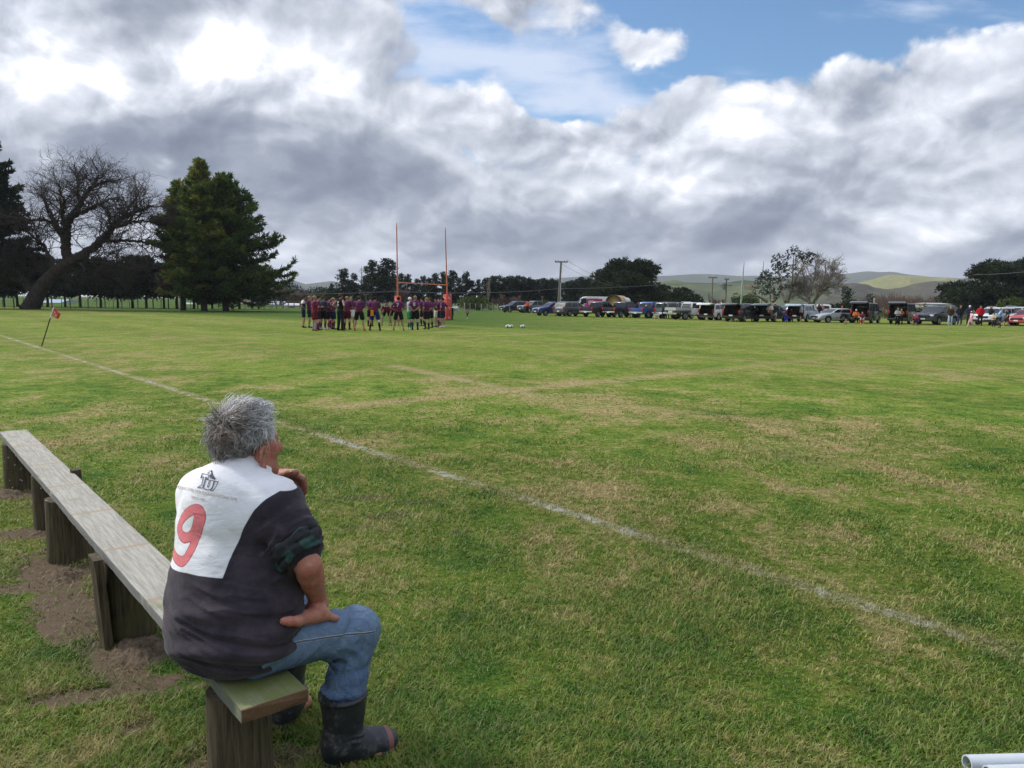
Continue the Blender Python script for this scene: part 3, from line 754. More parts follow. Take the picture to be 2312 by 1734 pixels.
    n9 = line_sd(ninep, s_, h_); n9 = np.where(f_ < .05, n9, .2) - .0150
    fattr(jer, 'nine', n9)
    fattr(jer, 'lat', s_)
    def jersey_mat(t, b, o):
        p = t.attr('panel'); n = t.attr('nine'); c = t.coord('Object')
        rag = (t.noise(c, 240, 3, .7) - .5) * .006
        cl = t.noise(c, 9, 4, .6); we = t.noise(t.mapping(c, scale=(1, 1, 3)), 260, 2, .5); st = t.noise(c, 26, 4, .7)
        dark = t.mix(cl.sm(.35, .7), (.024, .020, .028), (.056, .043, .055)); dark = t.mix(st.sm(.55, .8) * .35, dark, (.095, .075, .095))
        wht = t.mix(cl.sm(.3, .7), (.66, .67, .70), (.77, .77, .79)); wht = t.mix(st.sm(.62, .8) * .25, wht, (.52, .55, .58))
        red = t.mix(t.noise(t.mapping(c, scale=(3, 3, .4)), 120, 3, .7), (.55, .115, .135), (.78, .24, .25))
        edge = (n + rag).abs().sm(.0022, .0006)
        m = t.mix((n + rag * .5).sm(.0006, -.0006), wht, red); m = t.mix(edge * .8, m, (.34, .03, .05))
        col = t.mix(p.sm(-.0012, .0012), m, dark)
        t.put(b.inputs['Base Color'], col); b.inputs['Roughness'].default_value = .85; b.inputs['Specular IOR Level'].default_value = .15
        b.inputs['Sheen Weight'].default_value = .12
        cr = (t.noise(t.mapping(c, rot=(0, .25, 0), scale=(1, 1, 3.4)), 7, 4, .6, dist=.5) - .5).abs().min(.2)
        t.put(b.inputs['Normal'], t.bump(cr * 5.0 + we * .35 + (n + rag).sm(.002, -.002) * 1.2 + p.sm(.0015, -.0015) * 1.0, .30, .003))
    jo = man_part('jersey', jer, mat('faded_jersey', fn=jersey_mat))
    # printed lettering and the bird emblem, laid on the cloth
    def on_cloth(name, me, m, lift=.0012):
        """me: flat mesh whose x,y are pixels of the enlarged back view"""
        bm = bmesh.new(); bm.from_mesh(me)
        for v in bm.verts:
            r = hit(*c1(v.co.x, v.co.y))
            if r[0] is None: v.co = Vector(aty(*c1(v.co.x, v.co.y), 2.42)); continue
            v.co = r[0] + r[1] * (lift if r[1].dot(ray(*c1(v.co.x, v.co.y))) < 0 else -lift)
        bm.to_mesh(me); bm.free(); man_part(name, me, m, jo, False)
    def text_mesh(body, size, shear=0.0):
        cu = bpy.data.curves.new('txt', 'FONT'); cu.body = body; cu.size = size; cu.shear = shear; cu.resolution_u = 3
        ob = bpy.data.objects.new('txt', cu); COL.objects.link(ob); dg = bpy.context.evaluated_depsgraph_get()
        me = bpy.data.meshes.new_from_object(ob.evaluated_get(dg)); bpy.data.objects.remove(ob); bpy.data.curves.remove(cu)
        return me
    globals()['text_mesh'] = text_mesh
    def bend_text(me, x0, y0, x1, y1, x2, y2, hgt):
        """baseline through three points"""
        v = verts_of(me); wdt = v[:, 0].max(); cap = .72
        u = v[:, 0] / wdt; bx = (1 - u) ** 2 * x0 + 2 * u * (1 - u) * x1 + u * u * x2; by = (1 - u) ** 2 * y0 + 2 * u * (1 - u) * y1 + u * u * y2
        v[:, 0] = bx + 0; v[:, 1] = by - v[:, 1] / cap * hgt; v[:, 2] = 0
        me.vertices.foreach_set('co', v.ravel()); me.update(); return me
    M_PR = mat('faded_print', (.47, .36, .30), .8); M_NAVY = mat('navy_print', (.03, .04, .07), .7); M_WH = mat('white_print', (.78, .79, .82), .8)
    on_cloth('lettering', bend_text(text_mesh("TICKING OVER NEW ZEALAND'S NATIONAL GAME", 1), 215, 893, 470, 950, 720, 1002, 27), M_PR)
    on_cloth('lettering', bend_text(text_mesh("SINCE 1889", 1), 343, 978, 400, 990, 455, 1003, 24), M_PR)
    def c9(x, y): return ((380 + x / 12.289 - 340) * 3.687, (1050 + y / 12.289 - 860) * 3.687)
    glyph_T = [(955, 240), (1135, 285), (1105, 385), (1070, 385), (1075, 350), (1040, 340), (985, 560), (945, 640), (825, 620), (905, 575), (935, 540), (985, 330), (950, 325), (930, 355), (905, 350)]
    glyph_u = [(1050, 395), (1150, 420), (1095, 590), (1100, 615), (1130, 600), (1180, 425), (1275, 445), (1225, 620), (1175, 690), (1090, 690), (1000, 660), (985, 620), (1045, 440)]
    glyph_i = [(1290, 455), (1390, 465), (1320, 620), (1245, 715), (1130, 690), (1200, 690), (1235, 640), (1280, 480)]
    def outline(polys, wd, name, m):
        mb = MB()
        for p in polys:
            p = [np.array(c9(*q)) for q in p]; n = len(p)
            for i in range(n):
                a, b = p[i], p[(i + 1) % n]; d = (b - a) / (np.linalg.norm(b - a) + 1e-9); nn = np.array((-d[1], d[0])) * wd; e = d * wd
                mb.add([(*(a - e + nn), 0), (*(b + e + nn), 0), (*(b + e - nn), 0), (*(a - e - nn), 0)], [(0, 1, 2, 3)])
        me = bpy.data.meshes.new(name); me.from_pydata(mb.v, [], mb.f); on_cloth(name, me, m, .0016)
    def solid(polys, name, m, lift=.0014):
        mb = MB()
        for p in polys:
            p = [c9(*q) for q in p]; mb.add([(x, y, 0) for x, y in p], [tuple(range(len(p)))])
        me = bpy.data.meshes.new(name); me.from_pydata(mb.v, [], mb.f); bm = bmesh.new(); bm.from_mesh(me); bmesh.ops.triangulate(bm, faces=bm.faces); bm.to_mesh(me); bm.free()
        on_cloth(name, me, m, lift)
    outline([glyph_T, glyph_u, glyph_i], 2.6, 'emblem_lettering', M_NAVY)
    bird = [(1195, 145), (1225, 160), (1228, 200), (1240, 250), (1275, 320), (1330, 385), (1290, 380), (1310, 430), (1260, 390), (1210, 385), (1190, 345), (1185, 270), (1195, 215), (1170, 195), (1175, 160)]
    solid([bird, [(1130, 150), (1142, 150), (1145, 245), (1133, 245)], [(1095, 210), (1115, 195), (1118, 240), (1100, 245)], [(1185, 380), (1200, 380), (1165, 400)], [(1150, 300), (1185, 240), (1180, 345), (1160, 380)]], 'bird_emblem', M_NAVY)
    # ---------------- body: one continuous skin
    S = SDF((-1.25, 2.05, .0), (-.25, 3.02, 1.36), .0042)
    S.ell(pel, (.17, .13, .12), TR, .05).ell(bel, (.18, .135, .15), TR, .08).ell(che, (.165, .115, .16), TR, .08)
    S.cap(shR, shL, .06, .06, .06)
    S.cap(shR, shR + (elR - shR) * .6, .050, .048, .05); S.cap(shL, elL, .050, .043, .05)
    S.cap(hipR, knR, .075, .060, .05); S.cap(knR, anR, .055, .040, .03); S.cap(hipL, knL, .075, .060, .05); S.cap(knL, anL, .055, .040, .03)
    for an, d in ((anR, V3((.94, .33, -.25))), (anL, V3((.3, .95, -.25)))): S.cap(an - V3((0, 0, .05)), an + d / np.linalg.norm(d) * .13 - V3((0, 0, .05)), .035, .03, .02)
    # right arm bare below the rolled sleeve
    fd = (onj(686, 1322, .030) - elR); fl = np.linalg.norm(fd); fd /= fl
    S.chain([shR + (elR - shR) * .5, shR + (elR - shR) * .8, elR], [.050, .048, .041], .02, .010)
    S.chain([elR, elR + fd * .05, elR + fd * .10, elR + fd * fl], [.041, .043, .039, .027], .012, .006)
    # right hand flat on the thigh, thumb back towards the hip
    pal = onj(668, 1337, .016); wr2 = onj(686, 1322, .030); wrR = wr2
    S.cap(wr2, pal, .029, .024, .02, flat=((0, 0, 1), .8)); S.cap(onj(655, 1340, .014), onj(697, 1337, .016), .021, .022, .02)
    S.chain([onj(655, 1341, .014), onj(638, 1344, .013), onj(622, 1346, .012), onj(609, 1346, .011)], [.0200, .0165, .0145, .0118], .015, .008)
    S.ell(onj(612, 1344, .020), (.0072, .0055, .0045), None, .003)
    for i in range(3):
        b = pal + V3((.0 + .016 * i, .02, .006)); m_ = b + V3((-.014, .035, .008)); e = b + V3((-.040, .065, -.012)); S.chain([b, m_, e], [.0115, .0105, .009], .010)
    S.chain([onj(694, 1334, .016), onj(706, 1337, .012), onj(716, 1339, .011), onj(725, 1340, .010)], [.0165, .0120, .0110, .0095], .012, .006)
    # left forearm and the curled hand under the chin
    S.cap(elL, wrL, .044, .029, .03)
    kn = V3(W(637, 1033, 2.685))                          # knuckle row
    S.cap(wrL, kn, .030, .028, .02, flat=((0, 1, 0), .7))
    S.ell((wrL + kn) / 2 + V3((.004, .01, -.006)), (.042, .022, .036), axes_rot((.35, .94, 0)), .02)
    fings = [((639, 1027), (654, 1033), (659, 1050), (656, 1060), 2.655), ((638, 1034), (655, 1043), (659, 1060), (654, 1070), 2.675), ((634, 1041), (649, 1053), (653, 1069), (648, 1077), 2.695), ((629, 1047), (641, 1061), (645, 1074), (640, 1080), 2.712)]
    for j, (a, b, c, d, y) in enumerate(fings): S.chain([V3(W(*a, y)), V3(W(*b, y - .012)), V3(W(*c, y)), V3(W(*d, y + .012))], [.0120, .0112, .0102, .0088], .008, .004)
    S.chain([V3(W(608, 1026, 2.67)), V3(W(622, 1022, 2.645)), V3(W(633, 1021, 2.64)), V3(W(641, 1019, 2.64))], [.018, .0135, .0118, .0098], .012)
    # neck, skull and face
    S.cap(c7 + V3((.01, .02, -.03)), H(0, -.012, -.055), .066, .060, .03)
    S.cap(c7 + tf * .075 - UP * .02, H(0, .035, -.085), .040, .036, .03)
    S.ell(H(0, -.010, .030), (.076, .097, .090), HR, .02)
    S.ell(H(0, .025, -.020), (.066, .070, .085), HR, .03)
    S.ell(H(0, .048, -.070), (.052, .046, .042), HR, .03)           # jaw
    S.ell(H(0, .082, -.100), (.026, .020, .020), HR, .025)          # chin
    for sg in (1, -1):
        S.cap(H(.058 * sg, -.005, -.070), H(.022 * sg, .075, -.103), .022, .019, .03)      # jawbone
        S.ell(H(.044 * sg, .070, -.020), (.024, .022, .024), HR, .025)                      # cheek
        S.cap(H(.012 * sg, .094, .020), H(.046 * sg, .074, .022), .012, .011, .014)         # brow
        S.ell(H(.031 * sg, .088, .001), (.017, .012, .012), HR, .012, sub=True)             # eye socket
        S.ell(H(.031 * sg, .080, .001), (.0125, .0125, .0115), HR, .004)                    # eyelid and ball
        # ear: back shell, rim, lobe, hollow
        ec = H(.088 * sg, -.004, -.036); eo = hr * sg
        EA = axes_rot(hf * .55 + eo * .62 + hu * .0, hu)
        S.ell(ec + eo * .006 - hf * .004, (.0075, .024, .036), EA, .004)
        rim = [ec + hf * .014 + hu * .012 + eo * .006, ec + hf * .009 + hu * .032 + eo * .012, ec - hf * .009 + hu * .036 + eo * .020, ec - hf * .020 + hu * .019 + eo * .026, ec - hf * .020 - hu * .004 + eo * .025, ec - hf * .010 - hu * .023 + eo * .017, ec + hf * .003 - hu * .034 + eo * .010]
        S.chain(rim, [.0045, .0050, .0056, .0058, .0056, .0056, .0085], .003, .003)
        S.ell(ec + hf * .004 - hu * .002 + eo * .012, (.009, .010, .016), EA, .003, sub=True)
    S.cap(H(0, .098, .005), H(0, .122, -.030), .009, .014, .014); S.ell(H(0, .112, -.038), (.018, .013, .011), HR, .010)
    S.cap(H(-.022, .092, -.066), H(.022, .092, -.066), .007, .007, .010); S.cap(H(-.018, .092, -.078), H(.018, .092, -.078), .008, .008, .010)
    S.cap(H(-.024, .104, -.072), H(.024, .104, -.072), .003, .003, .003, sub=True)
    body = S.mesh('body', 1); man_part('body', body, M_SKIN)
    # thumb nail and finger nails as small plates
    # ---------------- rolled cuff
    Cm = shR + ua * .73; Cf = SDF(Cm - .15, Cm + .15, .003)
    nrm = uh; A0 = shR + ua * .62 + V3((-.006, 0, 0)); A1 = shR + ua * .84 + V3((-.006, 0, 0))
    e1 = np.cross(nrm, V3((1, 0, 0))); e1 /= np.linalg.norm(e1); e2 = np.cross(nrm, e1)
    for (q, rr, th) in ((A0, .078, .010), (A0 + (A1 - A0) * .3, .075, .014), (A0 + (A1 - A0) * .62, .073, .013), (A1, .068, .010)):
        ring = [q + e1 * rr * math.cos(a) + e2 * rr * math.sin(a) + nrm * (.006 * math.sin(3 * a + rr * 900) + .012 * math.sin(a + 1.0)) for a in np.linspace(0, 2 * math.pi, 25)]
        Cf.chain(ring, [th] * 25, .010, .004)
    Cf.disp(lambda P: vnoise(P * 38) * .004 + vnoise(P * 90) * .0015)
    def cuff_mat(t, b, o):
        c = t.coord('Object'); w = t.mapping(c, rot=(.4, .7, .2))
        x, y, z = t.sep(w); ch = ((x * 95)._m('SINE') * .5 + .5).sm(.4, .6) * ((z * 95)._m('SINE') * .5 + .5).sm(.4, .6)
        t.put(b.inputs['Base Color'], t.mix(ch, (.010, .012, .014), (.016, .050, .046))); b.inputs['Roughness'].default_value = .85
    man_part('sleeve_cuff', Cf.mesh('sleeve_cuff', 1), mat('green_check', fn=cuff_mat))
    # ---------------- gumboots
    def rubber(t, b, o):
        c = t.coord('Object'); x, y, z = t.sep(c); n = t.noise(c, 16, 5, .65); m = t.noise(c, 70, 4, .7); k = t.attr('zone')
        col = t.mix(n.sm(.4, .75), (.016, .018, .022), (.042, .045, .052)); col = t.mix((m * .7 + n * .5).sm(.62, .78) * .65, col, (.15, .14, .13))
        col = t.mix(k.sm(.4, .6), col, t.mix(n, (.13, .045, .040), (.24, .10, .088)))
        t.put(b.inputs['Base Color'], col); t.put(b.inputs['Roughness'], n * .3 + .38); t.put(b.inputs['Normal'], t.bump(m, .25, .004))
    M_BOOT = mat('gumboot_rubber', fn=rubber)
    def boot(an, d, top, heel_off):
        d = V3(d) / np.linalg.norm(d); side = np.cross(d, UP); base = V3((an[0], an[1], 0.0))
        hl = base - d * .045; toe = base + d * .19
        lo = np.minimum(hl, toe) - .13; hi = np.maximum(hl, toe) + .13; lo[2] = -.004; hi[2] = top[2] + .03
        B = SDF(lo, hi, .0036); FR = np.stack([side, d, UP], 1)
        B.cap(top + V3((0, 0, -.006)), base + UP * .10 + d * .004, .081, .063, .02)
        B.cap(base + UP * .085 - d * .010, base + UP * .055 + d * .055, .060, .056, .03); B.ell(base + UP * .05 - d * .012, (.044, .052, .055), FR, .03)
        B.cap(base + UP * .06 + d * .05, base + UP * .046 + d * .142, .054, .046, .03, flat=(UP, .92)); B.ell(base + UP * .040 + d * .150, (.048, .052, .036), FR, .02)
        # sole
        B.cap(hl + UP * .014 + d * .012, base + UP * .014 + d * .03, .040, .036, .006, flat=(UP, .45)); B.cap(base + UP * .014 + d * .03, base + UP * .015 + d * .135, .036, .050, .006, flat=(UP, .42)); B.ell(base + UP * .016 + d * .148, (.052, .056, .018), FR, .006)
        ring = [top + UP * .0 + V3((math.cos(a), math.sin(a), 0)) * .080 for a in np.linspace(0, 2 * math.pi, 21)]; B.chain(ring, [.0062] * 21, .003, .003)
        B.cap(top + UP * .03, top - UP * .015, .0745, .0715, .003, sub=True)
        for (z_, r_) in ((.105, .004), (.125, .003)):
            arc = [base + UP * (z_ - .02 * math.cos(a)) + d * (.012 + .066 * math.cos(a)) + side * (.066 * math.sin(a)) for a in np.linspace(-2.6, 2.6, 15)]; B.chain(arc, [r_] * 15, .004, .003)
        B.disp(lambda P: vnoise(P * 22) * .0025 + vnoise(np.stack([P[:, 0] * 12, P[:, 1] * 12, P[:, 2] * 55], 1)) * .0022 * smv(P[:, 2], .06, .12) * (1 - smv(P[:, 2], .16, .22)))
        me = B.mesh('gumboot', 1); v = verts_of(me).astype(float); q = v - base; f = q @ d
        z = np.maximum(smv(f, .150, .158) * (1 - smv(f, .170, .178)), smv(.016 - v[:, 2], .0, .006)); fattr(me, 'zone', z)
        return me
    man_part('gumboot', boot(anR + V3((.0, -.005, 0)), (.86, .50, 0), anR + V3((.004, -.004, .150)), 0), M_BOOT)
    man_part('gumboot', boot(anL, (-.05, 1, 0), anL + V3((0, 0, .15)), 0), M_BOOT)
    # ---------------- hair
    rg = np.random.default_rng(11); Vh = []; Fh = []; tone = []; brown = []
    cen = H(0, -.012, .030)
    sk = BVHTree.FromPolygons([Vector(v) for v in verts_of(body) + MO.astype(np.float32)], [tuple(p.vertices) for p in body.polygons])
    crown = H(-.01, -.085, .055)
    def scalp(n):
        out = []
        while len(out) < n:
            v = rg.normal(size=3); v /= np.linalg.norm(v); l = np.array([v @ hr, v @ hf, v @ hu])
            # hairline: forehead, temples, above the ears, nape
            if l[2] < -.78: continue
            if l[1] > .36 and l[2] < .80: continue
            if l[1] > .02 and l[2] < .16 + .80 * l[1]: continue
            if abs(l[0]) > .36 and l[1] > -.46 and l[2] < .10: continue
            if l[2] < -.50 and l[1] > -.50: continue
            r = sk.ray_cast(Vector(cen), Vector(v), .3)
            if r[0] is None: continue
            out.append((V3(r[0]), v, l))
        return out
    locks = scalp(1500)
    for (p, n, l) in locks:
        # lie of the hair: away from the crown, sweeping back over the ears, lifting on top
        fl = p - crown; fl -= n * (fl @ n); fl /= np.linalg.norm(fl) + 1e-6
        down = -hu - n * (-hu @ n); back = -hf - n * (-hf @ n)
        top = smv(l[2], .25, .8); side = 1 - top; nape = smv(-l[2], .15, .6)
        base = fl * (.55 * top + .25) + down * (.45 * side + .4 * nape) + back * (.55 * side * (l[1] > -.4)) + hf * .22 * top * (l[1] < .15)
        L = .050 + .034 * rg.random() + .008 * top + .012 * nape
        lift = .12 + .22 * top + .20 * rg.random() + .20 * (rg.random() < .04)
        if abs(l[0]) > .36 and -.85 < l[1] < -.1 and l[2] < .25: lift = -.05; L *= .62; flat_in = .30
        else: flat_in = .10
        cur = rg.normal(size=3); cur -= n * (cur @ n) * .6; sw = rg.normal() * 1.9
        seg = 9; ph = rg.random() * 6.28; fq = .55 + .5 * rg.random(); am = .30 + .40 * rg.random(); g = [p - n * .004]; dcur = n * lift + base * .85 + cur * .30; dcur /= np.linalg.norm(dcur)
        for k in range(seg):
            g.append(g[-1] + dcur * L / seg); ax = n * .8 + cur * .5; ax /= np.linalg.norm(ax)
            dcur = dcur + base * .13 + np.cross(ax, dcur) * (sw * .10 + am * (.5 + 1.2 * k / seg) * math.sin(ph + k * fq * 1.4)) + n * am * .5 * math.cos(ph + k * fq * 1.4) - n * flat_in * (k > 1) - UP * .06 + rg.normal(size=3) * .03; dcur /= np.linalg.norm(dcur)
        g = np.array(g); lg = np.stack([(g - hc) @ hr, (g - hc) @ hf, (g - hc) @ hu], 1)
        if np.any((np.abs(lg[:, 0]) > .045) & (lg[:, 1] > -.034) & (lg[:, 1] < .05) & (lg[:, 2] < -.004) & (lg[:, 2] > -.10)): continue
        if np.any((lg[:, 1] > .050) & (lg[:, 2] < .098)): continue
        whitish = np.clip(.60 + .30 * rg.normal() * .6 + .45 * smv(l[1], .05, .5) * smv(-l[2] + .5, .0, .6) + .12 * top - .28 * nape, 0, 1)
        if abs(l[0]) > .62 and l[1] > -.1: whitish = min(1, whitish + .3)
        br = np.clip(np.exp(-((l[1] + .82) ** 2 + (l[2] - .30) ** 2 + (l[0] - .25) ** 2) / .22) * 1.1, 0, 1)
        for q in range(9):
            o0 = rg.normal(size=3) * .0062; o1 = rg.normal(size=3) * (.0036 if rg.random() < .85 else .008); le = .75 + .4 * rg.random()
            path = p - n * .004 + (g - g[0]) * le + o0 + np.linspace(0, 1, seg + 1)[:, None] * (o1 - o0 * .4)
            w0 = .0007 + .0006 * rg.random(); b0 = len(Vh)
            for k in range(seg + 1):
                t_ = path[min(k + 1, seg)] - path[max(k - 1, 0)]; t_ /= np.linalg.norm(t_) + 1e-9; a_ = np.cross(t_, n); a_ /= np.linalg.norm(a_) + 1e-9; c_ = np.cross(t_, a_)
                ww = w0 * (1 - .75 * (k / seg) ** 2)
                for ang in (0, 2.094, 4.189): Vh.append(path[k] + (a_ * math.cos(ang) + c_ * math.sin(ang)) * ww)
            for k in range(seg):
                for j in range(3): Fh.append((b0 + k * 3 + j, b0 + k * 3 + (j + 1) % 3, b0 + k * 3 + 3 + (j + 1) % 3, b0 + k * 3 + 3 + j))
            tn = np.clip(whitish + rg.normal() * .14, 0, 1); tone += [tn] * (3 * (seg + 1)); brown += [br] * (3 * (seg + 1))
    hm = mesh_np('hair', np.array(Vh), np.array(Fh, np.int32), smooth=True); fattr(hm, 'tone', tone); fattr(hm, 'brown', brown)
    def hairm(t, b, o):
        n = t.attr('tone'); br = t.attr('brown')
        c = n.ramp([(0, (.06, .057, .055)), (.35, (.20, .195, .19)), (.65, (.42, .415, .41)), (1, (.74, .74, .74))])
        c = t.mix(br * .75, c, t.mix(n, (.11, .075, .055), (.36, .27, .21)))
        t.put(b.inputs['Base Color'], c); b.inputs['Roughness'].default_value = .42; b.inputs['Specular IOR Level'].default_value = .5
    man_part('hair', hm, mat('grey_hair', fn=hairm))
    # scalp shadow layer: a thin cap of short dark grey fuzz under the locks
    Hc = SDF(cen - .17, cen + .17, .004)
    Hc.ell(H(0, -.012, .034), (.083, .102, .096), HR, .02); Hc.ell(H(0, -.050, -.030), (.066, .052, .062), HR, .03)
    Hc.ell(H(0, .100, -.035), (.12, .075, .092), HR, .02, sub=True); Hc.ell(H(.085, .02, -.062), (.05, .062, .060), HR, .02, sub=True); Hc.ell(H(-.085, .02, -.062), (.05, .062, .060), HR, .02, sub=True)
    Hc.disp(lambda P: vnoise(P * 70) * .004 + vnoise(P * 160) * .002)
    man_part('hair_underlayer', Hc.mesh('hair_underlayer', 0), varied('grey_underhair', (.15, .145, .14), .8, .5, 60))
build_man()
# ------------------------------------------------------------------ plank bench
def wood_fn(kind):
    def fn(t, b, o):
        c = t.coord('Object')
        if kind == 'plank':
            g = t.noise(t.mapping(c, scale=(.6, 9, 6)), 9, 6, .7); n = t.noise(c, 2.2, 4, .6); f = t.noise(t.mapping(c, scale=(1.5, 40, 20)), 12, 4, .7); m = t.noise(c, 5, 5, .65)
            x, y, z = t.sep(c)
            col = t.mix(g.sm(.3, .7), (.255, .240, .205), (.41, .39, .34)); col = t.mix(f.sm(.58, .72) * .5, col, (.10, .09, .08))
            moss = (x.sm(.70, .20) * 1.05 + (m - .5) * 1.5 + x.sm(5.2, 6.1) * .35 + .02).sm(.10, .55)
            col = t.mix(moss * (m * 1.5 + .05).clamp(), col, t.mix(n, (.070, .105, .012), (.19, .215, .055)))
            # pale worn bands across the grain where battens lay
            for bx in (1.02, 1.78, 2.55, 3.32, 4.10, 4.95): col = t.mix(((x - bx) + (m - .5) * .02).abs().sm(.022, .012) * .75, col, t.mix(f, (.16, .115, .07), (.46, .36, .25)))
            col = t.mix(x.sm(.006, .002), col, t.mix(g, (.085, .05, .03), (.20, .115, .065))); col = t.mix(y.abs().sm(.0995, .1015) * .7, col, t.mix(f, (.07, .075, .08), (.20, .205, .21)))
            lich = t.noise(c, 26, 4, .7).sm(.68, .74); col = t.mix(lich * .5, col, (.55, .57, .52))
        else:
            g = t.noise(t.mapping(c, scale=(7, 7, .5)), 9, 6, .7); n = t.noise(c, 5, 4, .6); f = t.noise(t.mapping(c, scale=(30, 30, 1.2)), 5, 4, .7); x, y, z = t.sep(c)
            col = t.mix(g.sm(.3, .7), (.036, .028, .018), (.115, .092, .058)); col = t.mix(f.sm(.58, .72) * .6, col, (.02, .017, .013))
            col = t.mix((n + (z - .25) * -.3).sm(.50, .68) * .5, col, (.085, .085, .030))
            lich = t.voro(c, 22); ls = t.noise(c, 3.5, 2, .5); col = t.mix(lich.sm(.16, .10) * ls.sm(.58, .66) * .8, col, (.45, .50, .45))
        t.put(b.inputs['Base Color'], col); b.inputs['Roughness'].default_value = .88; b.inputs['Specular IOR Level'].default_value = .15
        t.put(b.inputs['Normal'], t.bump(g * .6 + f * .7, .6, .008))
    return fn
def build_bench():
    ang = math.atan2(TDIR.y, TDIR.x)
    near = Vector((-.690, 2.165, 0)); far = Vector((-4.385, 6.675, 0)); bd = (far - near).normalized(); L = (far - near).length; ang = math.atan2(bd.y, bd.x)
    bench = empty('plank_bench', near, ang)
    tag(bench, 'long weathered grey plank bench with mossy end, on short round and square posts', 'bench')
    # plank: subdivided board, slightly rough edges and a bow; x runs away along the bench, +y to the left
    hw, th, top = .103, .040, .42
    nx = 150; ring = [(-hw, -th), (-hw * .5, -th), (0, -th), (hw * .5, -th), (hw, -th), (hw, -th * .5), (hw, 0), (hw * .5, 0), (0, 0), (-hw * .5, 0), (-hw, 0), (-hw, -th * .5)]
    V = []; F = []; rn = np.random.default_rng(5)
    for i in range(nx + 1):
        x = L * i / nx
        for j, (y, z) in enumerate(ring):
            e = .0014 * vnoise(np.array([x * 9 + j * .2, y * 20, 1.0])) + (.004 * min(0, vnoise(np.array([x * 22.0, y * 9 + 7, z * 30])))) * (abs(y) > hw * .9 and y > 0)
            xx = x + (.006 * vnoise(np.array([y * 30, z * 40, 4.])) if i in (0, nx) else 0)
            V.append((xx, y + (e if abs(y) > hw * .9 else 0), top + z + .002 * vnoise(np.array([x * 3, y * 12, 2.])) - .018 * math.sin(math.pi * i / nx * 2) * 0))
    n = len(ring)
    for i in range(nx):
        for j in range(n): F.append((i * n + j, (i + 1) * n + j, (i + 1) * n + (j + 1) % n, i * n + (j + 1) % n))
    me = bpy.data.meshes.new('plank'); me.from_pydata(V, [], F + [tuple(range(n)), tuple(reversed(range(nx * n, nx * n + n)))])
    bm = bmesh.new(); bm.from_mesh(me); bmesh.ops.recalc_face_normals(bm, faces=bm.faces); bm.to_mesh(me); bm.free()
    link('plank', me, mat('weathered_plank', fn=wood_fn('plank')), bench)
    MP = mat('post_wood', fn=wood_fn('post'))
    def loc(px, py):
        g = gnd(px * K2, py * K2); d = g - near; return d.dot(bd), d.dot(Vector((-bd.y, bd.x, 0)))
    def post(x, y, r, h, round_=True, lean=(0, 0), flat=.0):
        mb = MB(); N = 22; rows = 12; vs = []; fs = []
        for i in range(rows + 1):
            z = -.06 + (h + .06) * i / rows
            for j in range(N):
                a = 2 * math.pi * j / N
                if round_: rr = r * (1 + .06 * vnoise(np.array([math.cos(a) * 1.6 + x, math.sin(a) * 1.6, z * 2.5])) + .02 * math.sin(a * 7)); px_, py_ = rr * math.cos(a), rr * math.sin(a)
                else:
                    c, s = math.cos(a), math.sin(a); m = max(abs(c) / r[0], abs(s) / r[1]); px_, py_ = c / m, s / m
                    px_ += .003 * vnoise(np.array([a * 3, z * 9, x])); py_ += .003 * vnoise(np.array([a * 3 + 9, z * 9, x]))
                vs.append((x + px_ + lean[0] * z, y + py_ + lean[1] * z, z))
        for i in range(rows):
            for j in range(N): fs.append((i * N + j, i * N + (j + 1) % N, (i + 1) * N + (j + 1) % N, (i + 1) * N + j))
        fs.append(tuple(range(rows * N, rows * N + N))); mb.add(vs, fs); return mb.build('post', MP, bench, angle=35)
    top_u = top - th - .002
    post(.215, .030, .098, top_u)                                   # nearest, under the man
    x2, y2 = loc(285, 1375); post(x2 + .05, -.005, .115, top_u)
    post(x2 - .02, .118, (.062, .021), top + .004, False, (0, .07))   # sawn board beside it
    x3, _ = loc(172, 1210); post(x3 + .08, .02, .125, top_u)
    x4, _ = loc(105, 1140); post(x4, .01, .10, top_u)
    x5, _ = loc(32, 1055); post(x5, .01, .12, top_u)
    post(x4 - .25, -.118, (.035, .03), top + .02, False)              # post end showing on the field side
    # spoil heaps round the posts
    def mound(px, py, rx, ry, hh, label):
        g = gnd(px * K2, py * K2); N = 34; V = []; F = []
        for i in range(N + 1):
            for j in range(N + 1):
                u, v = 2 * i / N - 1, 2 * j / N - 1; r = math.hypot(u, v)
                nz = fnoise(np.array([u * 3.5 + px, v * 3.5, 1.]), 5, .62)
                z = hh * .72 * max(0, (1 - r * r)) ** .8 * (1 + .8 * nz) - .012 + .010 * fnoise(np.array([u * 14, v * 14 + px, 5.]), 2)
                V.append((u * rx, v * ry, z if r < 1 else -.02))
        for i in range(N):
            for j in range(N): k = i * (N + 1) + j; F.append((k, k + N + 1, k + N + 2, k + 1))
        me = bpy.data.meshes.new('soil_mound'); me.from_pydata(V, [], F)
        def earth(t, b, o):
            c = t.coord('Object'); n = t.noise(c, 14, 6, .7); m = t.noise(c, 60, 4, .7)
            t.put(b.inputs['Base Color'], t.mix((n * .6 + m * .5).sm(.3, .8), (.050, .036, .024), (.19, .145, .102))); b.inputs['Roughness'].default_value = .95; b.inputs['Specular IOR Level'].default_value = .05
            t.put(b.inputs['Normal'], t.bump(m + n, .8, .015))
        o = link('soil_mound', me, mat('dug_earth', fn=earth), smooth=True); o.location = g; o.rotation_euler = (0, 0, ang)
        tag(o, label, 'soil')
    mound(305, 1408, .20, .13, .075, 'brown clod of dug soil at the board-and-post foot behind the man')
    mound(140, 1245, .17, .11, .055, 'grass-edged soil heap below the lichen spotted bench post')
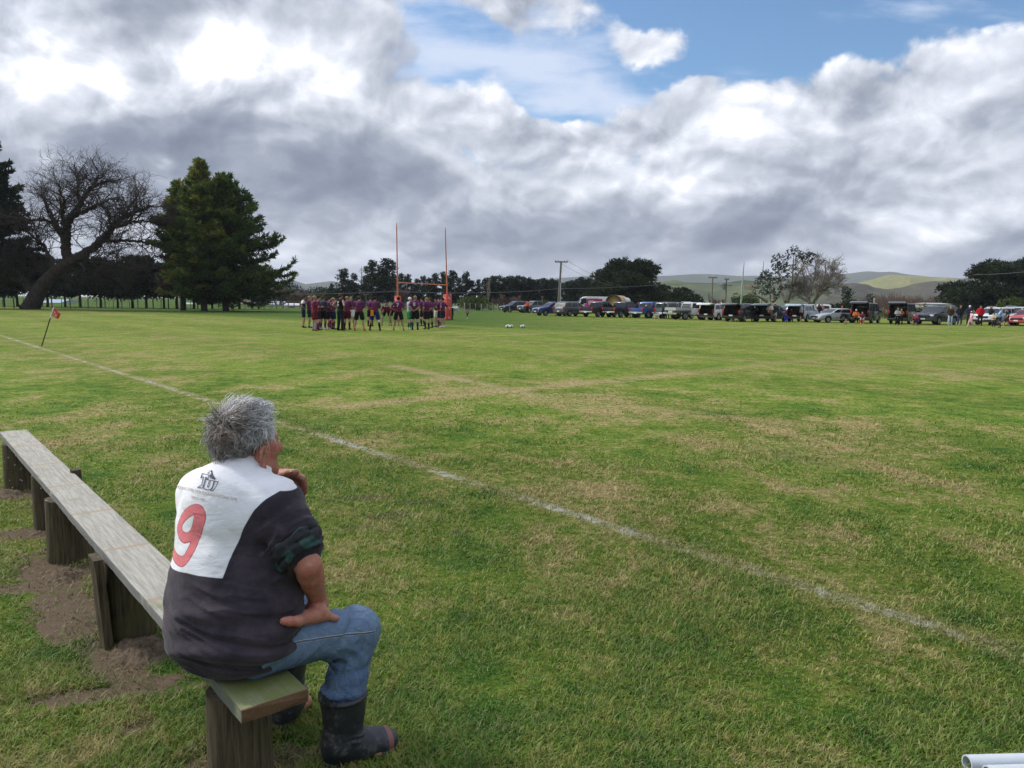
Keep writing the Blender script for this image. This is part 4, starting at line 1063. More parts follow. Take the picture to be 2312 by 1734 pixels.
    mound(85, 1148, .17, .10, .035, 'low soil ridge by the dark fourth bench post')
    mound(20, 1068, .22, .12, .045, 'crumbly soil heap round the farther end post of the bench')
    mound(580, 1645, .07, .06, .04, 'small crumbled clod beside the post under the man')
build_bench()

# ================================================================== trees, shelterbelts, scrub, hills
def sprays(P, D, L, w, rg, m=3, spread=.7):
    """m slim leaf blades per point, fanned about D"""
    n = len(P); P = np.repeat(P, m, 0); D = np.repeat(D, m, 0); L = np.repeat(L, m); w = np.repeat(w, m)
    D = D + rg.normal(size=D.shape) * spread * .6; D /= np.linalg.norm(D, axis=1)[:, None] + 1e-9
    S = np.cross(D, rg.normal(size=D.shape)); S /= np.linalg.norm(S, axis=1)[:, None] + 1e-9
    tip = P + D * L[:, None]; mid = P + D * (L * .45)[:, None]; S = S * w[:, None]
    V = np.stack([P, mid + S, tip, mid - S], 1).reshape(-1, 3); k = np.arange(n * m)[:, None] * 4
    return V, k + np.array([[0, 1, 2, 3]])
def foliage_mesh(name, V, F, tone):
    me = mesh_np(name, V, F); fattr(me, 'tone', np.repeat(tone, len(V) // len(tone))); return me
def leaf_mat(name, dark, mid, lite, scale=.35, transl=.25):
    def fn(t, b, o):
        c = t.coord('Object'); n = t.noise(c, scale, 4, .6); k = t.attr('tone'); r = t.rand()
        f = (n * .62 + k * .50 + (r - .5) * .16)
        col = f.ramp([(.28, dark), (.55, mid), (.82, lite)])
        t.put(b.inputs['Base Color'], col); b.inputs['Roughness'].default_value = .65; b.inputs['Specular IOR Level'].default_value = .2
        tr = t.node('ShaderNodeBsdfTranslucent'); t.put(tr.inputs[0], col); ms = t.node('ShaderNodeMixShader'); ms.inputs[0].default_value = transl
        t.nt.links.new(b.outputs[0], ms.inputs[1]); t.nt.links.new(tr.outputs[0], ms.inputs[2]); t.nt.links.new(ms.outputs[0], o.inputs[0])
    return mat(name, fn=fn)
def bark(name, a, b_):
    def fn(t, b, o):
        c = t.coord('Object'); n = t.noise(t.mapping(c, scale=(3, 3, .6)), 2.2, 5, .65)
        t.put(b.inputs['Base Color'], t.mix(n.sm(.3, .7), a, b_)); b.inputs['Roughness'].default_value = .9; b.inputs['Specular IOR Level'].default_value = .1
        t.put(b.inputs['Normal'], t.bump(n, .6, .05))
    return mat(name, fn=fn)
M_BARK = bark('grey_bark', (.030, .026, .022), (.085, .075, .062)); M_BARKP = bark('pale_bark', (.13, .105, .085), (.30, .26, .22)); M_TWIG = bark('bare_twigs', (.030, .024, .022), (.068, .054, .047))
M_TWIGB = bark('brown_twigs', (.085, .058, .048), (.165, .115, .095)); M_TWIGP = bark('pale_twigs', (.12, .105, .090), (.24, .21, .18))
M_CEDAR = leaf_mat('cedar_needles', (.020, .044, .012), (.066, .108, .024), (.26, .27, .055), .28, .38)
M_DARKC = leaf_mat('dark_conifer', (.008, .018, .010), (.018, .036, .016), (.045, .068, .022), .3)
M_PINE = leaf_mat('pine_needles', (.008, .017, .012), (.017, .032, .020), (.042, .062, .032), .3)
M_MACRO = leaf_mat('macrocarpa_leaf', (.008, .016, .008), (.017, .030, .013), (.045, .060, .022), .35)
M_EUCA = leaf_mat('gum_leaf', (.016, .026, .014), (.036, .050, .026), (.085, .100, .050), .35)
M_BUSHL = leaf_mat('green_bush_leaf', (.020, .036, .010), (.050, .080, .018), (.12, .16, .035), .5)
M_DEAD = leaf_mat('dead_conifer', (.030, .020, .016), (.055, .038, .030), (.09, .065, .05), .4)
M_GORSE = leaf_mat('scrub_leaf', (.040, .036, .018), (.085, .080, .034), (.16, .15, .06), .5)
class Limbs:
    def __init__(s): s.V = []; s.F = []; s.n = 0
    def tube(s, P, r, k=5):
        P = np.asarray(P, float); m = len(P); T = np.gradient(P, axis=0); T /= np.linalg.norm(T, axis=1)[:, None] + 1e-9
        ref = np.array([.31, .74, .59]); A = np.cross(T, ref); A /= np.linalg.norm(A, axis=1)[:, None] + 1e-9; B = np.cross(T, A)
        an = np.linspace(0, 2 * np.pi, k, endpoint=False); r = np.asarray(r, float)
        V = P[:, None, :] + (A[:, None, :] * np.cos(an)[None, :, None] + B[:, None, :] * np.sin(an)[None, :, None]) * r[:, None, None]
        i = np.arange(m - 1)[:, None] * k + np.arange(k)[None]; j = np.arange(m - 1)[:, None] * k + (np.arange(k)[None] + 1) % k
        s.F.append(np.stack([i, j, j + k, i + k], -1).reshape(-1, 4) + s.n); s.V.append(V.reshape(-1, 3)); s.n += m * k
    def mesh(s, name): return mesh_np(name, np.concatenate(s.V), np.concatenate(s.F), smooth=True)
def grow(lb, rg, p, d, L, r, depth, up=.08, wig=.22, kids=(3, 5), ratio=.62, ang=.75, kmin=3, twig_r=.012, flat=1.0):
    """recursive bare branching"""
    seg = max(3, int(4 + depth)); P = [p]; dc = d / np.linalg.norm(d)
    for i in range(seg):
        dc = dc + rg.normal(size=3) * wig * np.array([1, 1, .8]) + np.array([0, 0, up]); dc /= np.linalg.norm(dc); P.append(P[-1] + dc * L / seg)
    rr = np.linspace(r, max(r * .45, twig_r * .7), seg + 1); lb.tube(P, rr, 6 if r > .12 else (4 if r > .04 else 3))
    if depth <= 0: return
    P = np.array(P); nk = rg.integers(kids[0], kids[1] + 1) + (1 if depth > 1 else 2)
    for c in range(nk):
        t = .25 + .75 * (c + rg.random()) / nk; q = t * seg; i = min(int(q), seg - 1); pp = P[i] + (P[i + 1] - P[i]) * (q - i)
        dd = P[min(i + 1, seg)] - P[i]; dd /= np.linalg.norm(dd); ax = rg.normal(size=3) * np.array([1, flat, 1]); ax -= dd * (ax @ dd); ax /= np.linalg.norm(ax)
        a = ang * (.6 + .7 * rg.random()); nd = dd * math.cos(a) + ax * math.sin(a)
        grow(lb, rg, pp, nd, L * ratio * (.7 + .6 * rg.random()), max(r * .52 * (1 - .35 * t), twig_r), depth - 1, up, wig, kids, ratio, ang, kmin, twig_r, flat)
def tree(name, label, cat, base, crown=None, trunk=None, cm=None, tm=None, group=None, rz=0.0, crown_name='crown'):
    t = empty(name, base, rz); tag(t, label, cat, group)
    if trunk is not None: link('trunk', trunk, tm, t)
    if crown is not None: link(crown_name, crown, cm, t)
    return t
def copy_tree(t, loc, rz, s, label=None, sz=None):
    o = t.copy(); COL.objects.link(o); o.location = loc; o.rotation_euler = (0, 0, rz); o.scale = (s, s, sz or s)
    if label: o['label'] = label
    for ch in t.children:
        c = ch.copy(); COL.objects.link(c); c.parent = o
    return o
def pole_trunk(H, r0, r1=.03, lean=(0, 0), rg=None, k=7):
    lb = Limbs(); z = np.linspace(-.2, H, 7); w = (rg.normal(size=(7, 2)) * r0 * .25 if rg is not None else np.zeros((7, 2))); w[0] = 0
    P = np.stack([lean[0] * z / H + w[:, 0], lean[1] * z / H + w[:, 1], z], 1); lb.tube(P, np.linspace(r0, r1, 7), k); return lb
def conifer(seed, H, env, z0, nb, up=.25, spl=.55, spw=.10, dens=34, droop=.0, side_bias=None, m=3, r0=.4):
    """whorled conifer: env(t) gives branch reach for relative height t"""
    rg = np.random.default_rng(seed); lb = pole_trunk(H * .97, r0, .04, rg=rg); Ps = []; Ds = []; tone = []
    for b in range(nb):
        t = (b + rg.random()) / nb; t = t ** .92; z = z0 + (H - z0) * t; a = rg.random() * 2 * math.pi
        Rm = env(t) * (.52 + .62 * rg.random() ** .8)
        if side_bias: Rm *= 1 + side_bias[0] * math.cos(a - side_bias[1])
        if Rm < .15: continue
        seg = 8; d = np.array([math.cos(a), math.sin(a), .10 - droop + .25 * t]); P = [np.array([0, 0, z])]; d /= np.linalg.norm(d)
        for i in range(seg):
            d = d + np.array([0, 0, up * (i / seg - .25) * .6]) + rg.normal(size=3) * .06; d /= np.linalg.norm(d); P.append(P[-1] + d * Rm / seg)
        P = np.array(P); lb.tube(P, np.linspace(.05 + .012 * Rm, .012, seg + 1), 3)
        n = int(dens * (.35 + Rm / 3)); u = rg.random(n) ** .75 * .94 + .06; q = u * seg; i = np.minimum(q.astype(int), seg - 1); pp = P[i] + (P[i + 1] - P[i]) * (q - i)[:, None]
        tang = P[i + 1] - P[i]; tang /= np.linalg.norm(tang, axis=1)[:, None]; sd = np.cross(tang, [0, 0, 1.0]); sd /= np.linalg.norm(sd, axis=1)[:, None]
        s = rg.normal(size=n) * .42 * (1.1 - u * .75) * min(1.6, .5 + Rm * .25)
        pp = pp + sd * s[:, None] + np.stack([np.zeros(n), np.zeros(n), rg.normal(size=n) * .10 - np.abs(s) * .12], 1)
        dd = tang + sd * np.sign(s)[:, None] * .55 + np.array([0, 0, up * .9 * .5]); Ps.append(pp); Ds.append(dd); tone.append(np.clip(rg.random() * .5 + rg.random(n) * .5 + .22 * (t - .5), 0, 1))  # tone climbs with height: the sunlit treetop is put into the colour
    n = 40; Ps.append(np.stack([rg.normal(size=n) * .10, rg.normal(size=n) * .10, H - rg.random(n) ** 1.5 * .09 * H], 1)); Ds.append(np.stack([rg.normal(size=n) * .5, rg.normal(size=n) * .5, np.ones(n)], 1)); tone.append(rg.random(n))
    P = np.concatenate(Ps); D = np.concatenate(Ds); D /= np.linalg.norm(D, axis=1)[:, None]; T = np.concatenate(tone); n = len(P)
    V, F = sprays(P, D, spl * (.6 + .8 * rg.random(n)), spw * (.7 + .6 * rg.random(n)), rg, m, .8)
    return foliage_mesh('crown', V, F, T), lb.mesh('trunk')
def clump_crown(seed, cs, per, L, w, up=.35, m=3, shell=.55, hollow=True):
    """cs: list of (x,y,z, rx,ry,rz)"""
    rg = np.random.default_rng(seed); Ps = []; Ds = []; T = []
    for c in cs:
        c = np.array(c, float); vol = (c[3] * c[4] * c[5]) ** (2 / 3.); n = max(6, int(per * vol)); v = rg.normal(size=(n, 3)); v /= np.linalg.norm(v, axis=1)[:, None]
        rr = (shell + (1 - shell) * rg.random(n)) if hollow else rg.random(n) ** .4
        rr = rr * (1 + .22 * fnoise(v * 1.7 + c[:3] * .7, 2)); Ps.append(c[:3] + v * rr[:, None] * c[3:]); Ds.append(v * np.array([1, 1, .6]) + np.array([0, 0, up]) + rg.normal(size=(n, 3)) * .35); T.append(np.clip(rg.random() * .45 + rg.random(n) * .55, 0, 1))
    P = np.concatenate(Ps); D = np.concatenate(Ds); D /= np.linalg.norm(D, axis=1)[:, None]; n = len(P)
    V, F = sprays(P, D, L * (.6 + .8 * rg.random(n)), w * (.7 + .6 * rg.random(n)), rg, m, .8)
    return foliage_mesh('crown', V, F, np.concatenate(T))
# ---------------------------------------------------------------- the big bare tree
def c4(x, y): return x / 3.253, 280 + y / 3.253
D_OAK = 92.0
def build_oak():
    rg = np.random.default_rng(21); lb = Limbs(); base = aty(*c4(225, 1352), D_OAK); base.z = 0
    bo = V3(base)
    def at(x, y, dy=0.0): return V3(aty(*c4(x, y), D_OAK + dy)) - bo
    main = [  # points, depth drift at the end, radii
        ([(215, 1375), (250, 1290), (300, 1185), (390, 1075), (500, 975)], 0, (1.05, .66)),
        ([(500, 975), (482, 870), (490, 720), (525, 600), (600, 480), (645, 385), (760, 322), (850, 308)], 3, (.62, .08)),
        ([(500, 975), (620, 905), (740, 800), (805, 715), (900, 605), (1000, 560), (1110, 515)], -3, (.62, .08)),
        ([(805, 715), (930, 660), (1080, 640), (1210, 655)], 2, (.25, .05)), ([(600, 945), (760, 990), (900, 1010), (1040, 1022)], -3, (.27, .08)),
        ([(620, 950), (720, 1055), (800, 1110), (890, 1125)], 3, (.28, .06)), ([(262, 1230), (160, 1120), (60, 1010), (-30, 930)], -2, (.50, .12)),
        ([(150, 1110), (60, 1100), (-20, 1092)], 4, (.26, .10)), ([(482, 870), (430, 730), (350, 640), (230, 630), (130, 640)], -4, (.31, .05)),
        ([(430, 730), (385, 620), (335, 520), (300, 410)], 3, (.30, .05)), ([(740, 800), (900, 800), (1060, 812), (1190, 870)], 5, (.27, .05)),
        ([(560, 950), (612, 1010), (640, 1085)], -2, (.22, .07)), ([(400, 1040), (330, 870), (250, 780), (150, 690)], 5, (.30, .05)), ([(490, 720), (450, 600), (460, 470), (420, 330)], -5, (.34, .05)),
        ([(600, 480), (560, 400), (570, 300), (540, 240)], 2, (.24, .04)), ([(525, 600), (660, 540), (780, 470), (900, 460)], -4, (.30, .05)), ([(645, 385), (700, 300), (760, 250)], -2, (.18, .04)),
        ([(805, 715), (800, 640), (780, 570)], 3, (.22, .05)), ([(350, 1110), (300, 1060), (180, 1010), (60, 1040)], 4, (.24, .05)), ([(900, 605), (960, 500), (1010, 440)], 3, (.2, .04))]
    def wiggle(P, amp):
        P = np.array(P); out = []
        for i in range(len(P) - 1):
            n = 4
            for k in range(n): t = k / n; out.append(P[i] + (P[i + 1] - P[i]) * t + (rg.normal(size=3) * amp if (i, k) != (0, 0) else 0))
        out.append(P[-1]); return np.array(out)
    for mi, (pts, dr, (ra, rb)) in enumerate(main):
        n = len(pts); P = [at(*p, dr * (i / max(1, n - 1)) ** 1.3) for i, p in enumerate(pts)]
        P = wiggle(smooth_path(P, 3), .09 if mi else .015); rr = np.linspace(ra, rb, len(P))
        if mi == 0: rr[:4] *= [1.35, 1.18, 1.07, 1.02]
        lb.tube(P, rr, 12 if ra > .5 else 7)
        if mi == 0: continue
        L = np.linalg.norm(np.diff(P, axis=0), axis=1).sum(); ns = int(L * 2.3)
        for k in range(ns):
            t = .16 + .84 * (k + rg.random()) / ns; q = t * (len(P) - 1); i = min(int(q), len(P) - 2); p = P[i] + (P[i + 1] - P[i]) * (q - i)
            d = P[i + 1] - P[i]; d /= np.linalg.norm(d); ax = rg.normal(size=3) + np.array([0, 0, .35]); ax -= d * (ax @ d); ax /= np.linalg.norm(ax); a = .55 + .55 * rg.random()
            rad = rr[i]; l = (1.8 + 2.4 * rg.random()) * (1.10 - .36 * t); grow(lb, rg, p, d * math.cos(a) + ax * math.sin(a), l, min(.075, rad * .5), 2, .05, .26, (3, 4), .60, .75, 3, .015)
        grow(lb, rg, P[-1], P[-1] - P[-2], 1.7, rb * .8, 2, .05, .22, (3, 5), .6, .7, 3, .015)
    lb.V = [v * np.array([1, 1, .90]) for v in lb.V]
    tree('bare_tree', 'huge leaning bare branched deciduous tree with thick trunk behind the fence', 'tree', base, None, lb.mesh('trunk'), None, M_TWIG)
build_oak()
# ---------------------------------------------------------------- big evergreens beside it
def place(x, y=1352, d=95.0):
    b = aty(*c4(x, y), d); b.z = 0; return b
def m_per(d): return d / FPX
s4 = 95.0 / FPX / 3.253          # metres per pixel of the left close-up at 95 m
cr, tk = conifer(31, 1065 * s4, lambda t: (1 - t) ** .80 * 5.6 + .25, 2.0, 230, .55, .55, .070, 40, .10)
tree('conifer', 'tall golden tipped conifer, highest of the evergreens beside the bare tree', 'tree', place(1500), cr, tk, M_CEDAR, M_BARK)
cr, tk = conifer(32, 985 * s4, lambda t: (1 - t) ** .70 * 7.2 * (1 if t > .06 else .85) + .3, 1.4, 290, .60, .60, .070, 40, .16, (.30, 0.0))
tree('conifer', 'broad dark green conifer with sweeping skirt towards the goal posts', 'tree', place(1660, 1352, 97), cr, tk, M_CEDAR, M_BARK)
cr, tk = conifer(33, 935 * s4, lambda t: (1 - t) ** .8 * 4.3 + .2, 7.2, 100, .5, .6, .085, 40, .05)
cr2, _ = conifer(34, 720 * s4, lambda t: 4.0 - 1.5 * t, 1.5, 110, .15, .5, .035, 30, .10)
tx = tree('conifer', 'thin conifer with dead brown lower branches nearest the bare tree', 'tree', place(1345, 1352, 98), cr, tk, M_CEDAR, M_BARK); link('dead_branches', cr2, M_DEAD, tx)
cr, tk = conifer(35, 1290 * s4, lambda t: (1 - t) ** .75 * 6.3 + .3, 3.5, 260, .30, .62, .10, 48, .10)
tree('conifer', 'tall blue green conifer cut by the frame edge, beyond the bare tree', 'tree', place(-75, 1352, 94), cr, tk, M_DARKC, M_BARK)
# low shelterbelt under and beyond them
cr, tk = conifer(41, 7.4, lambda t: (1 - t) ** .5 * 2.9 + .3, 2.0, 60, .2, .6, .10, 34, .05, r0=.22)
belt = tree('shelter_tree', 'dark thin stemmed evergreen in the low shelterbelt behind the fence', 'tree', place(590, 1340, 112), cr, tk, M_DARKC, M_BARK, 'evergreens in the low shelterbelt')
cr, tk = conifer(42, 6.8, lambda t: (1 - t) ** .45 * 3.1 + .3, 1.6, 60, .15, .6, .10, 34, .05, r0=.2)
belt2 = tree('shelter_tree', 'dark thin stemmed evergreen in the low shelterbelt behind the fence', 'tree', place(740, 1340, 113), cr, tk, M_DARKC, M_BARK, 'evergreens in the low shelterbelt')
for i, (x, s, d) in enumerate(((865, .88, 113), (975, .98, 114), (1075, 1.05, 112), (1205, .85, 114), (1300, 1.12, 111), (1425, .9, 112), (350, 1.02, 114), (130, .9, 113), (30, .95, 112), (480, .80, 116), (1560, .8, 115), (1760, .75, 116), (1900, .62, 118))):
    copy_tree(belt if i % 2 else belt2, place(x, 1340, d), i * 2.1, s)
# ---------------------------------------------------------------- pines across the far side
def c5(x, y): return 640 + x / 4.608, 480 + y / 4.608
def c6(x, y): return 1100 + x / 5.267, 560 + y / 5.267
def c7(x, y): return 1500 + x / 5.267, 540 + y / 5.267
def c8(x, y): return 1900 + x / 5.369, 560 + y / 5.369
def fp(px, d):
    b = aty(px, 690, d); b.z = 0; return b
def top_h(px, py, d): return aty(px, py, d).z
def pine_mesh(seed, H=10.0, wide=2.6, bare=.30):
    rg = np.random.default_rng(seed); cs = []; lb = pole_trunk(H * .96, .20, .05, rg=rg)
    nb = 42
    for b in range(nb):
        t = (b + rg.random()) / nb; z = H * (bare + (1 - bare) * t) ; Rm = wide * (1 - t ** 1.6) ** .8 * (.45 + .65 * rg.random()) + .2; a = rg.random() * 6.28
        p = np.array([math.cos(a) * Rm, math.sin(a) * Rm, z + .10 * Rm]); lb.tube([np.array([0, 0, z - .25]), p * np.array([.5, .5, 1]), p], [.06, .04, .02], 3)
        r = .45 + .55 * rg.random() * (1.1 - t * .5); cs.append((p[0] * .82, p[1] * .82, p[2], r * 1.15, r * 1.15, r * .62))
        if Rm > 1.1: cs.append((p[0] * .45, p[1] * .45, p[2] - .05, r * .9, r * .9, r * .5))
    cs.append((0, 0, H * .95, .45, .45, .75)); return clump_crown(seed, cs, 85, .42, .075, .5, 3), lb.mesh('trunk')
protos = []
LABP = 'dark pine in the long shelterbelt beyond the goal posts and cars'; GRPP = 'pines in the far shelterbelt'
for k in range(5):
    cr, tk = pine_mesh(60 + k, 10.0, 2.2 + .35 * (k % 3), .08 + .03 * k)
    protos.append((cr, tk))
def pine(k, px, py, d, label=None, group=GRPP, wide=1.0):
    H = top_h(px, py, d); cr, tk = protos[k % 5]; t = empty('pine_tree', fp(px, d), random.random() * 6.28); s = H / 10.0
    t.scale = (s * wide, s * wide, s); tag(t, label or LABP, 'tree', None if label else group); link('trunk', tk, None, t); link('crown', cr, None, t); return t
for cr, tk in protos: cr.materials.append(M_PINE); tk.materials.append(M_BARK)
pine(0, *c5(625, 592), 165, 'leaning round topped pine between the huddle and the far pines', wide=1.25)
pine(3, *c5(735, 642), 170); pine(1, *c5(925, 512), 162, 'tall bushy pine behind the huddle, lower of the two tallest', wide=1.15); pine(2, *c5(1075, 497), 160, 'tallest pine beyond the huddle, just short of the nearer goal post', wide=1.3)
lbx = Limbs(); rgx = np.random.default_rng(3); Hd = top_h(*c5(812, 555), 168); lbx.tube([(0, 0, -.2), (0, 0, Hd * .5), (.1, 0, Hd)], [.14, .09, .03], 5)
for k in range(34):
    z = Hd * (.35 + .65 * rgx.random()); a = rgx.random() * 6.28; l = (1 - z / Hd) * 2.2 + .3; lbx.tube([(0, 0, z), (math.cos(a) * l, math.sin(a) * l, z + .35 * l)], [.04, .02], 3)
tree('dead_pine', 'skeletal thin topped dead pine between the two tall pines and the leaning one', 'tree', fp(c5(812, 600)[0], 168), None, lbx.mesh('trunk'), None, M_BARK)
for k, (x, y, d) in enumerate(((1225, 640, 170), (1300, 652, 175), (1390, 700, 178), (1460, 668, 176), (1520, 690, 172), (1575, 640, 172), (1660, 628, 170), (1752, 617, 168), (1830, 690, 172), (1905, 632, 170), (1960, 715, 172), (2030, 705, 170), (2110, 690, 172), (2180, 668, 172), (500, 745, 172), (850, 660, 176), (1000, 640, 178), (1150, 655, 174))): pine(k, *c5(x, y), d)
for k, (x, y, d) in enumerate(((70, 350, 182), (140, 340, 180), (200, 365, 184), (255, 340, 180), (310, 350, 183), (375, 342, 181), (430, 352, 183), (490, 365, 181), (545, 380, 184), (600, 385, 182), (660, 372, 184), (715, 390, 182), (770, 375, 184), (815, 385, 182), (860, 420, 180), (940, 412, 178), (1000, 395, 180), (1050, 385, 180), (1110, 352, 178), (1160, 385, 180), (1220, 368, 178), (1280, 395, 182), (1345, 420, 184))): pine(k + 2, *c6(x, y), d, wide=1.25)
# bare poplar and brown scrub at their foot
def bare(seed, label, px, py, d, mt, L=.5, depth=3, spread=.55, trunk=.3, cat='tree', up=.10, name='bare_tree', group=None, nst=1, kids=(3, 5)):
    rg = np.random.default_rng(seed); H = top_h(px, py, d); lb = Limbs()
    for s in range(nst):
        o = np.array([rg.normal() * .5 * (nst > 1), rg.normal() * .5 * (nst > 1), -.1])
        grow(lb, rg, o, np.array([rg.normal() * .25, rg.normal() * .25, 1.0]), H * L, trunk, depth, up, .13, kids, .66, spread, 3, .03)
    V = np.concatenate(lb.V); zm = V[:, 2].max(); sc_ = H / max(zm, 1e-3)
    lb.V = [v * sc_ for v in lb.V]
    return tree(name, label, cat, fp(px, d), None, lb.mesh('trunk'), None, mt, group)
bare(71, 'pale bare poplar at the car park end of the fence', *c5(2135, 655), 150, M_TWIGP, .62, 3, .28, .22, up=.22)
bare(72, 'brown twiggy shrub between the poplar and the parked cars', *c6(250, 540), 150, M_TWIGB, .35, 4, .8, .10, cat='shrub', name='bare_shrub', nst=5)
bare(73, 'grey brown leafless tree standing behind the goal crossbar', *c5(1270, 745), 150, M_TWIGB, .40, 4, .7, .16, nst=3)
bare(74, 'bare brown tree behind the white sheds, seen beside the broad conifer', *c4(2050, 1185), 190, M_TWIGB, .38, 4, .75, .2, nst=4)
bare(75, 'rounded leafless thicket right of the white sheds', *c4(2170, 1210), 185, M_TWIGP, .38, 4, .8, .15, nst=4)
bare(76, 'low brown leafless tree behind the head of the huddle', *c5(140, 790), 160, M_TWIGB, .38, 4, .8, .15, nst=4)
def bush(seed, label, px, py, d, wpx, m_, name='bush', cat='bush', squash=1.0, group=None, per=70, L=.4):
    H = top_h(px, py, d); w = wpx * d / FPX / 2; rg = np.random.default_rng(seed); cs = []
    for k in range(16):
        a = rg.random() * 6.28; q = rg.random() ** .6; r = (.22 + .25 * rg.random()) * min(H, w * 1.4)
        cs.append((math.cos(a) * q * (w - r * .6), math.sin(a) * q * (w - r * .6), r * .6 + (H - r * 1.3) * rg.random() * (1 - .6 * q * q), r, r, r * .75 * squash))
    lb = Limbs()
    for c in cs[:8]: lb.tube([(0, 0, -.1), (c[0] * .4, c[1] * .4, c[2] * .5), c[:3]], [.10, .07, .03], 4)
    return tree(name, label, cat, fp(px, d), clump_crown(seed, cs, per, L, L * .22, .4), lb.mesh('trunk'), m_, M_BARK, group)
bush(81, 'dark round evergreen on the skyline between the big conifer and the pines', *c5(100, 712), 210, 170, M_PINE, 'round_tree', 'tree')
bush(82, 'grey green tree mass between the round evergreen and the leaning pine', *c5(400, 740), 200, 150, M_EUCA, 'round_tree', 'tree')
bush(83, 'glossy green shrub with white glints beside the padded goal post', *c5(2010, 840), 140, 90, M_BUSHL)
bush(84, 'small yellow green shrub behind the parked pickup', *c6(700, 600), 150, 40, M_GORSE, L=.25)
# macrocarpas
def macro(seed, H, Wd, n=46, lift=.25):
    rg = np.random.default_rng(seed); cs = []; lb = Limbs(); lb.tube([(0, 0, -.2), (.1, 0, H * .25), (0, .1, H * .5)], [.75, .6, .3], 8)
    for k in range(n):
        a = rg.random() * 6.28; t = rg.random(); z = H * (.08 + .84 * t); rm = Wd * (1 - max(0, t - .40) ** 1.6 * 1.55) * (.25 + .75 * rg.random() ** .6)
        p = np.array([math.cos(a) * rm, math.sin(a) * rm, z + .04 * rm]); lb.tube([(0, 0, z * .45), p * np.array([.5, .5, .9]), p], [.16, .09, .03], 4)
        r = (.10 + .09 * rg.random()) * H + .3; cs.append((*p, r * 1.7, r * 1.7, r * .48))
        if t > .6: cs.append((p[0] * 1.12, p[1] * 1.12, p[2] + r * .45, r * .9, r * .9, r * .30))
    return clump_crown(seed, cs, 75, .55, .085, .30, 3), lb.mesh('trunk')
H = top_h(*c6(1700, 178), 130); cr, tk = macro(91, H, 6.2, 64)
tree('macrocarpa', 'big dark flat topped cypress rising behind the food van and barrel', 'tree', fp(c6(1690, 200)[0], 130), cr, tk, M_MACRO, M_BARK)
H = top_h(*c8(2100, 190), 125); cr, tk = macro(92, H, 9.6, 84)
tree('macrocarpa', 'massive dark spreading cypress behind the people by the white cars', 'tree', fp(c8(2075, 200)[0], 125), cr, tk, M_MACRO, M_BARK)
bush(85, 'sunlit yellow green tree in front of the massive cypress at the car row end', *c8(2230, 455), 108, 95, M_BUSHL, 'round_tree', 'tree')
for k, (x, y, w, d, lab) in enumerate(((100, 515, 90, 150, 'dark bushy evergreen next to the big flat topped cypress'), (290, 600, 70, 145, 'low dark evergreen between the cypress and the bare poplars'), (1000, 640, 60, 165, 'dull green bush under the power poles'))):
    bush(100 + k, lab, *c7(x, y), d, w, M_MACRO if k < 2 else M_BUSHL, 'bush' if k > 1 else 'round_tree', 'tree' if k < 2 else 'bush')
bush(104, 'rounded olive green bush at the foot of the leaning pole', *c7(865, 640), 140, 34, M_BUSHL)
for k, (x, y) in enumerate(((420, 612), (532, 625))): bare(110 + k, ('slim grey bare poplar by the dark evergreens', 'shorter slim bare poplar nearer the power pole')[k], *c7(x, y), 155, M_TWIGP, .65, 3, .22, .14, up=.25)
bare(113, 'reddish brown bare thicket below the power poles', *c7(640, 690), 160, M_TWIGB, .35, 4, .85, .08, cat='shrub', name='bare_shrub', nst=6)
# the gum tree and the leafless willow beside it
def gum():
    d = 120.0; base = fp(c7(1420, 700)[0], d); bo = V3(base); lb = Limbs(); cs = []; rg = np.random.default_rng(17)
    def at(x, y, dy=0): return V3(aty(*c7(x, y), d + dy)) - bo
    limbs = [[(1440, 745), (1420, 690), (1390, 600), (1330, 500)], [(1470, 745), (1500, 640), (1520, 500), (1530, 350), (1540, 200)], [(1290, 745), (1280, 640), (1230, 520), (1180, 450)], [(1500, 640), (1560, 480), (1640, 330), (1720, 230)], [(1390, 600), (1370, 450), (1350, 300)], [(1220, 745), (1130, 690), (1040, 660), (990, 640)]]
    for i, l in enumerate(limbs): P = smooth_path([at(*p, (-1) ** i * 1.2 * k) for k, p in enumerate(l)], 4); lb.tube(P, np.linspace(.26, .05, len(P)), 5)
    for (x, y, r) in ((1540, 110, 38), (1500, 165, 42), (1580, 160, 50), (1660, 190, 62), (1750, 200, 55), (1790, 200, 30), (1600, 240, 55), (1700, 260, 50), (1340, 210, 45), (1320, 260, 45), (1400, 300, 62), (1340, 330, 62), (1450, 340, 50), (1380, 390, 60), (1440, 220, 36), (1230, 390, 42), (1190, 430, 55), (1270, 450, 60), (1150, 470, 50), (1130, 500, 45), (1220, 520, 60), (1320, 500, 55), (1420, 470, 55), (1510, 420, 45), (1540, 330, 40), (1250, 600, 60), (1180, 620, 55), (1340, 640, 60), (1100, 560, 40), (1500, 560, 45), (1890, 275, 30), (1060, 640, 40), (1290, 700, 55), (1420, 560, 40)):
        p = at(x, y, rg.normal() * 1.5); r = r / 5.267 * d / FPX * 1.05; cs.append((*p, r, r, r * .75))
    tree('gum_tree', 'tall open crowned gum tree with pale limbs and gaps of sky', 'tree', base, clump_crown(18, cs, 85, .36, .075, .1, 3, .35), lb.mesh('trunk'), M_EUCA, M_BARKP)
gum()
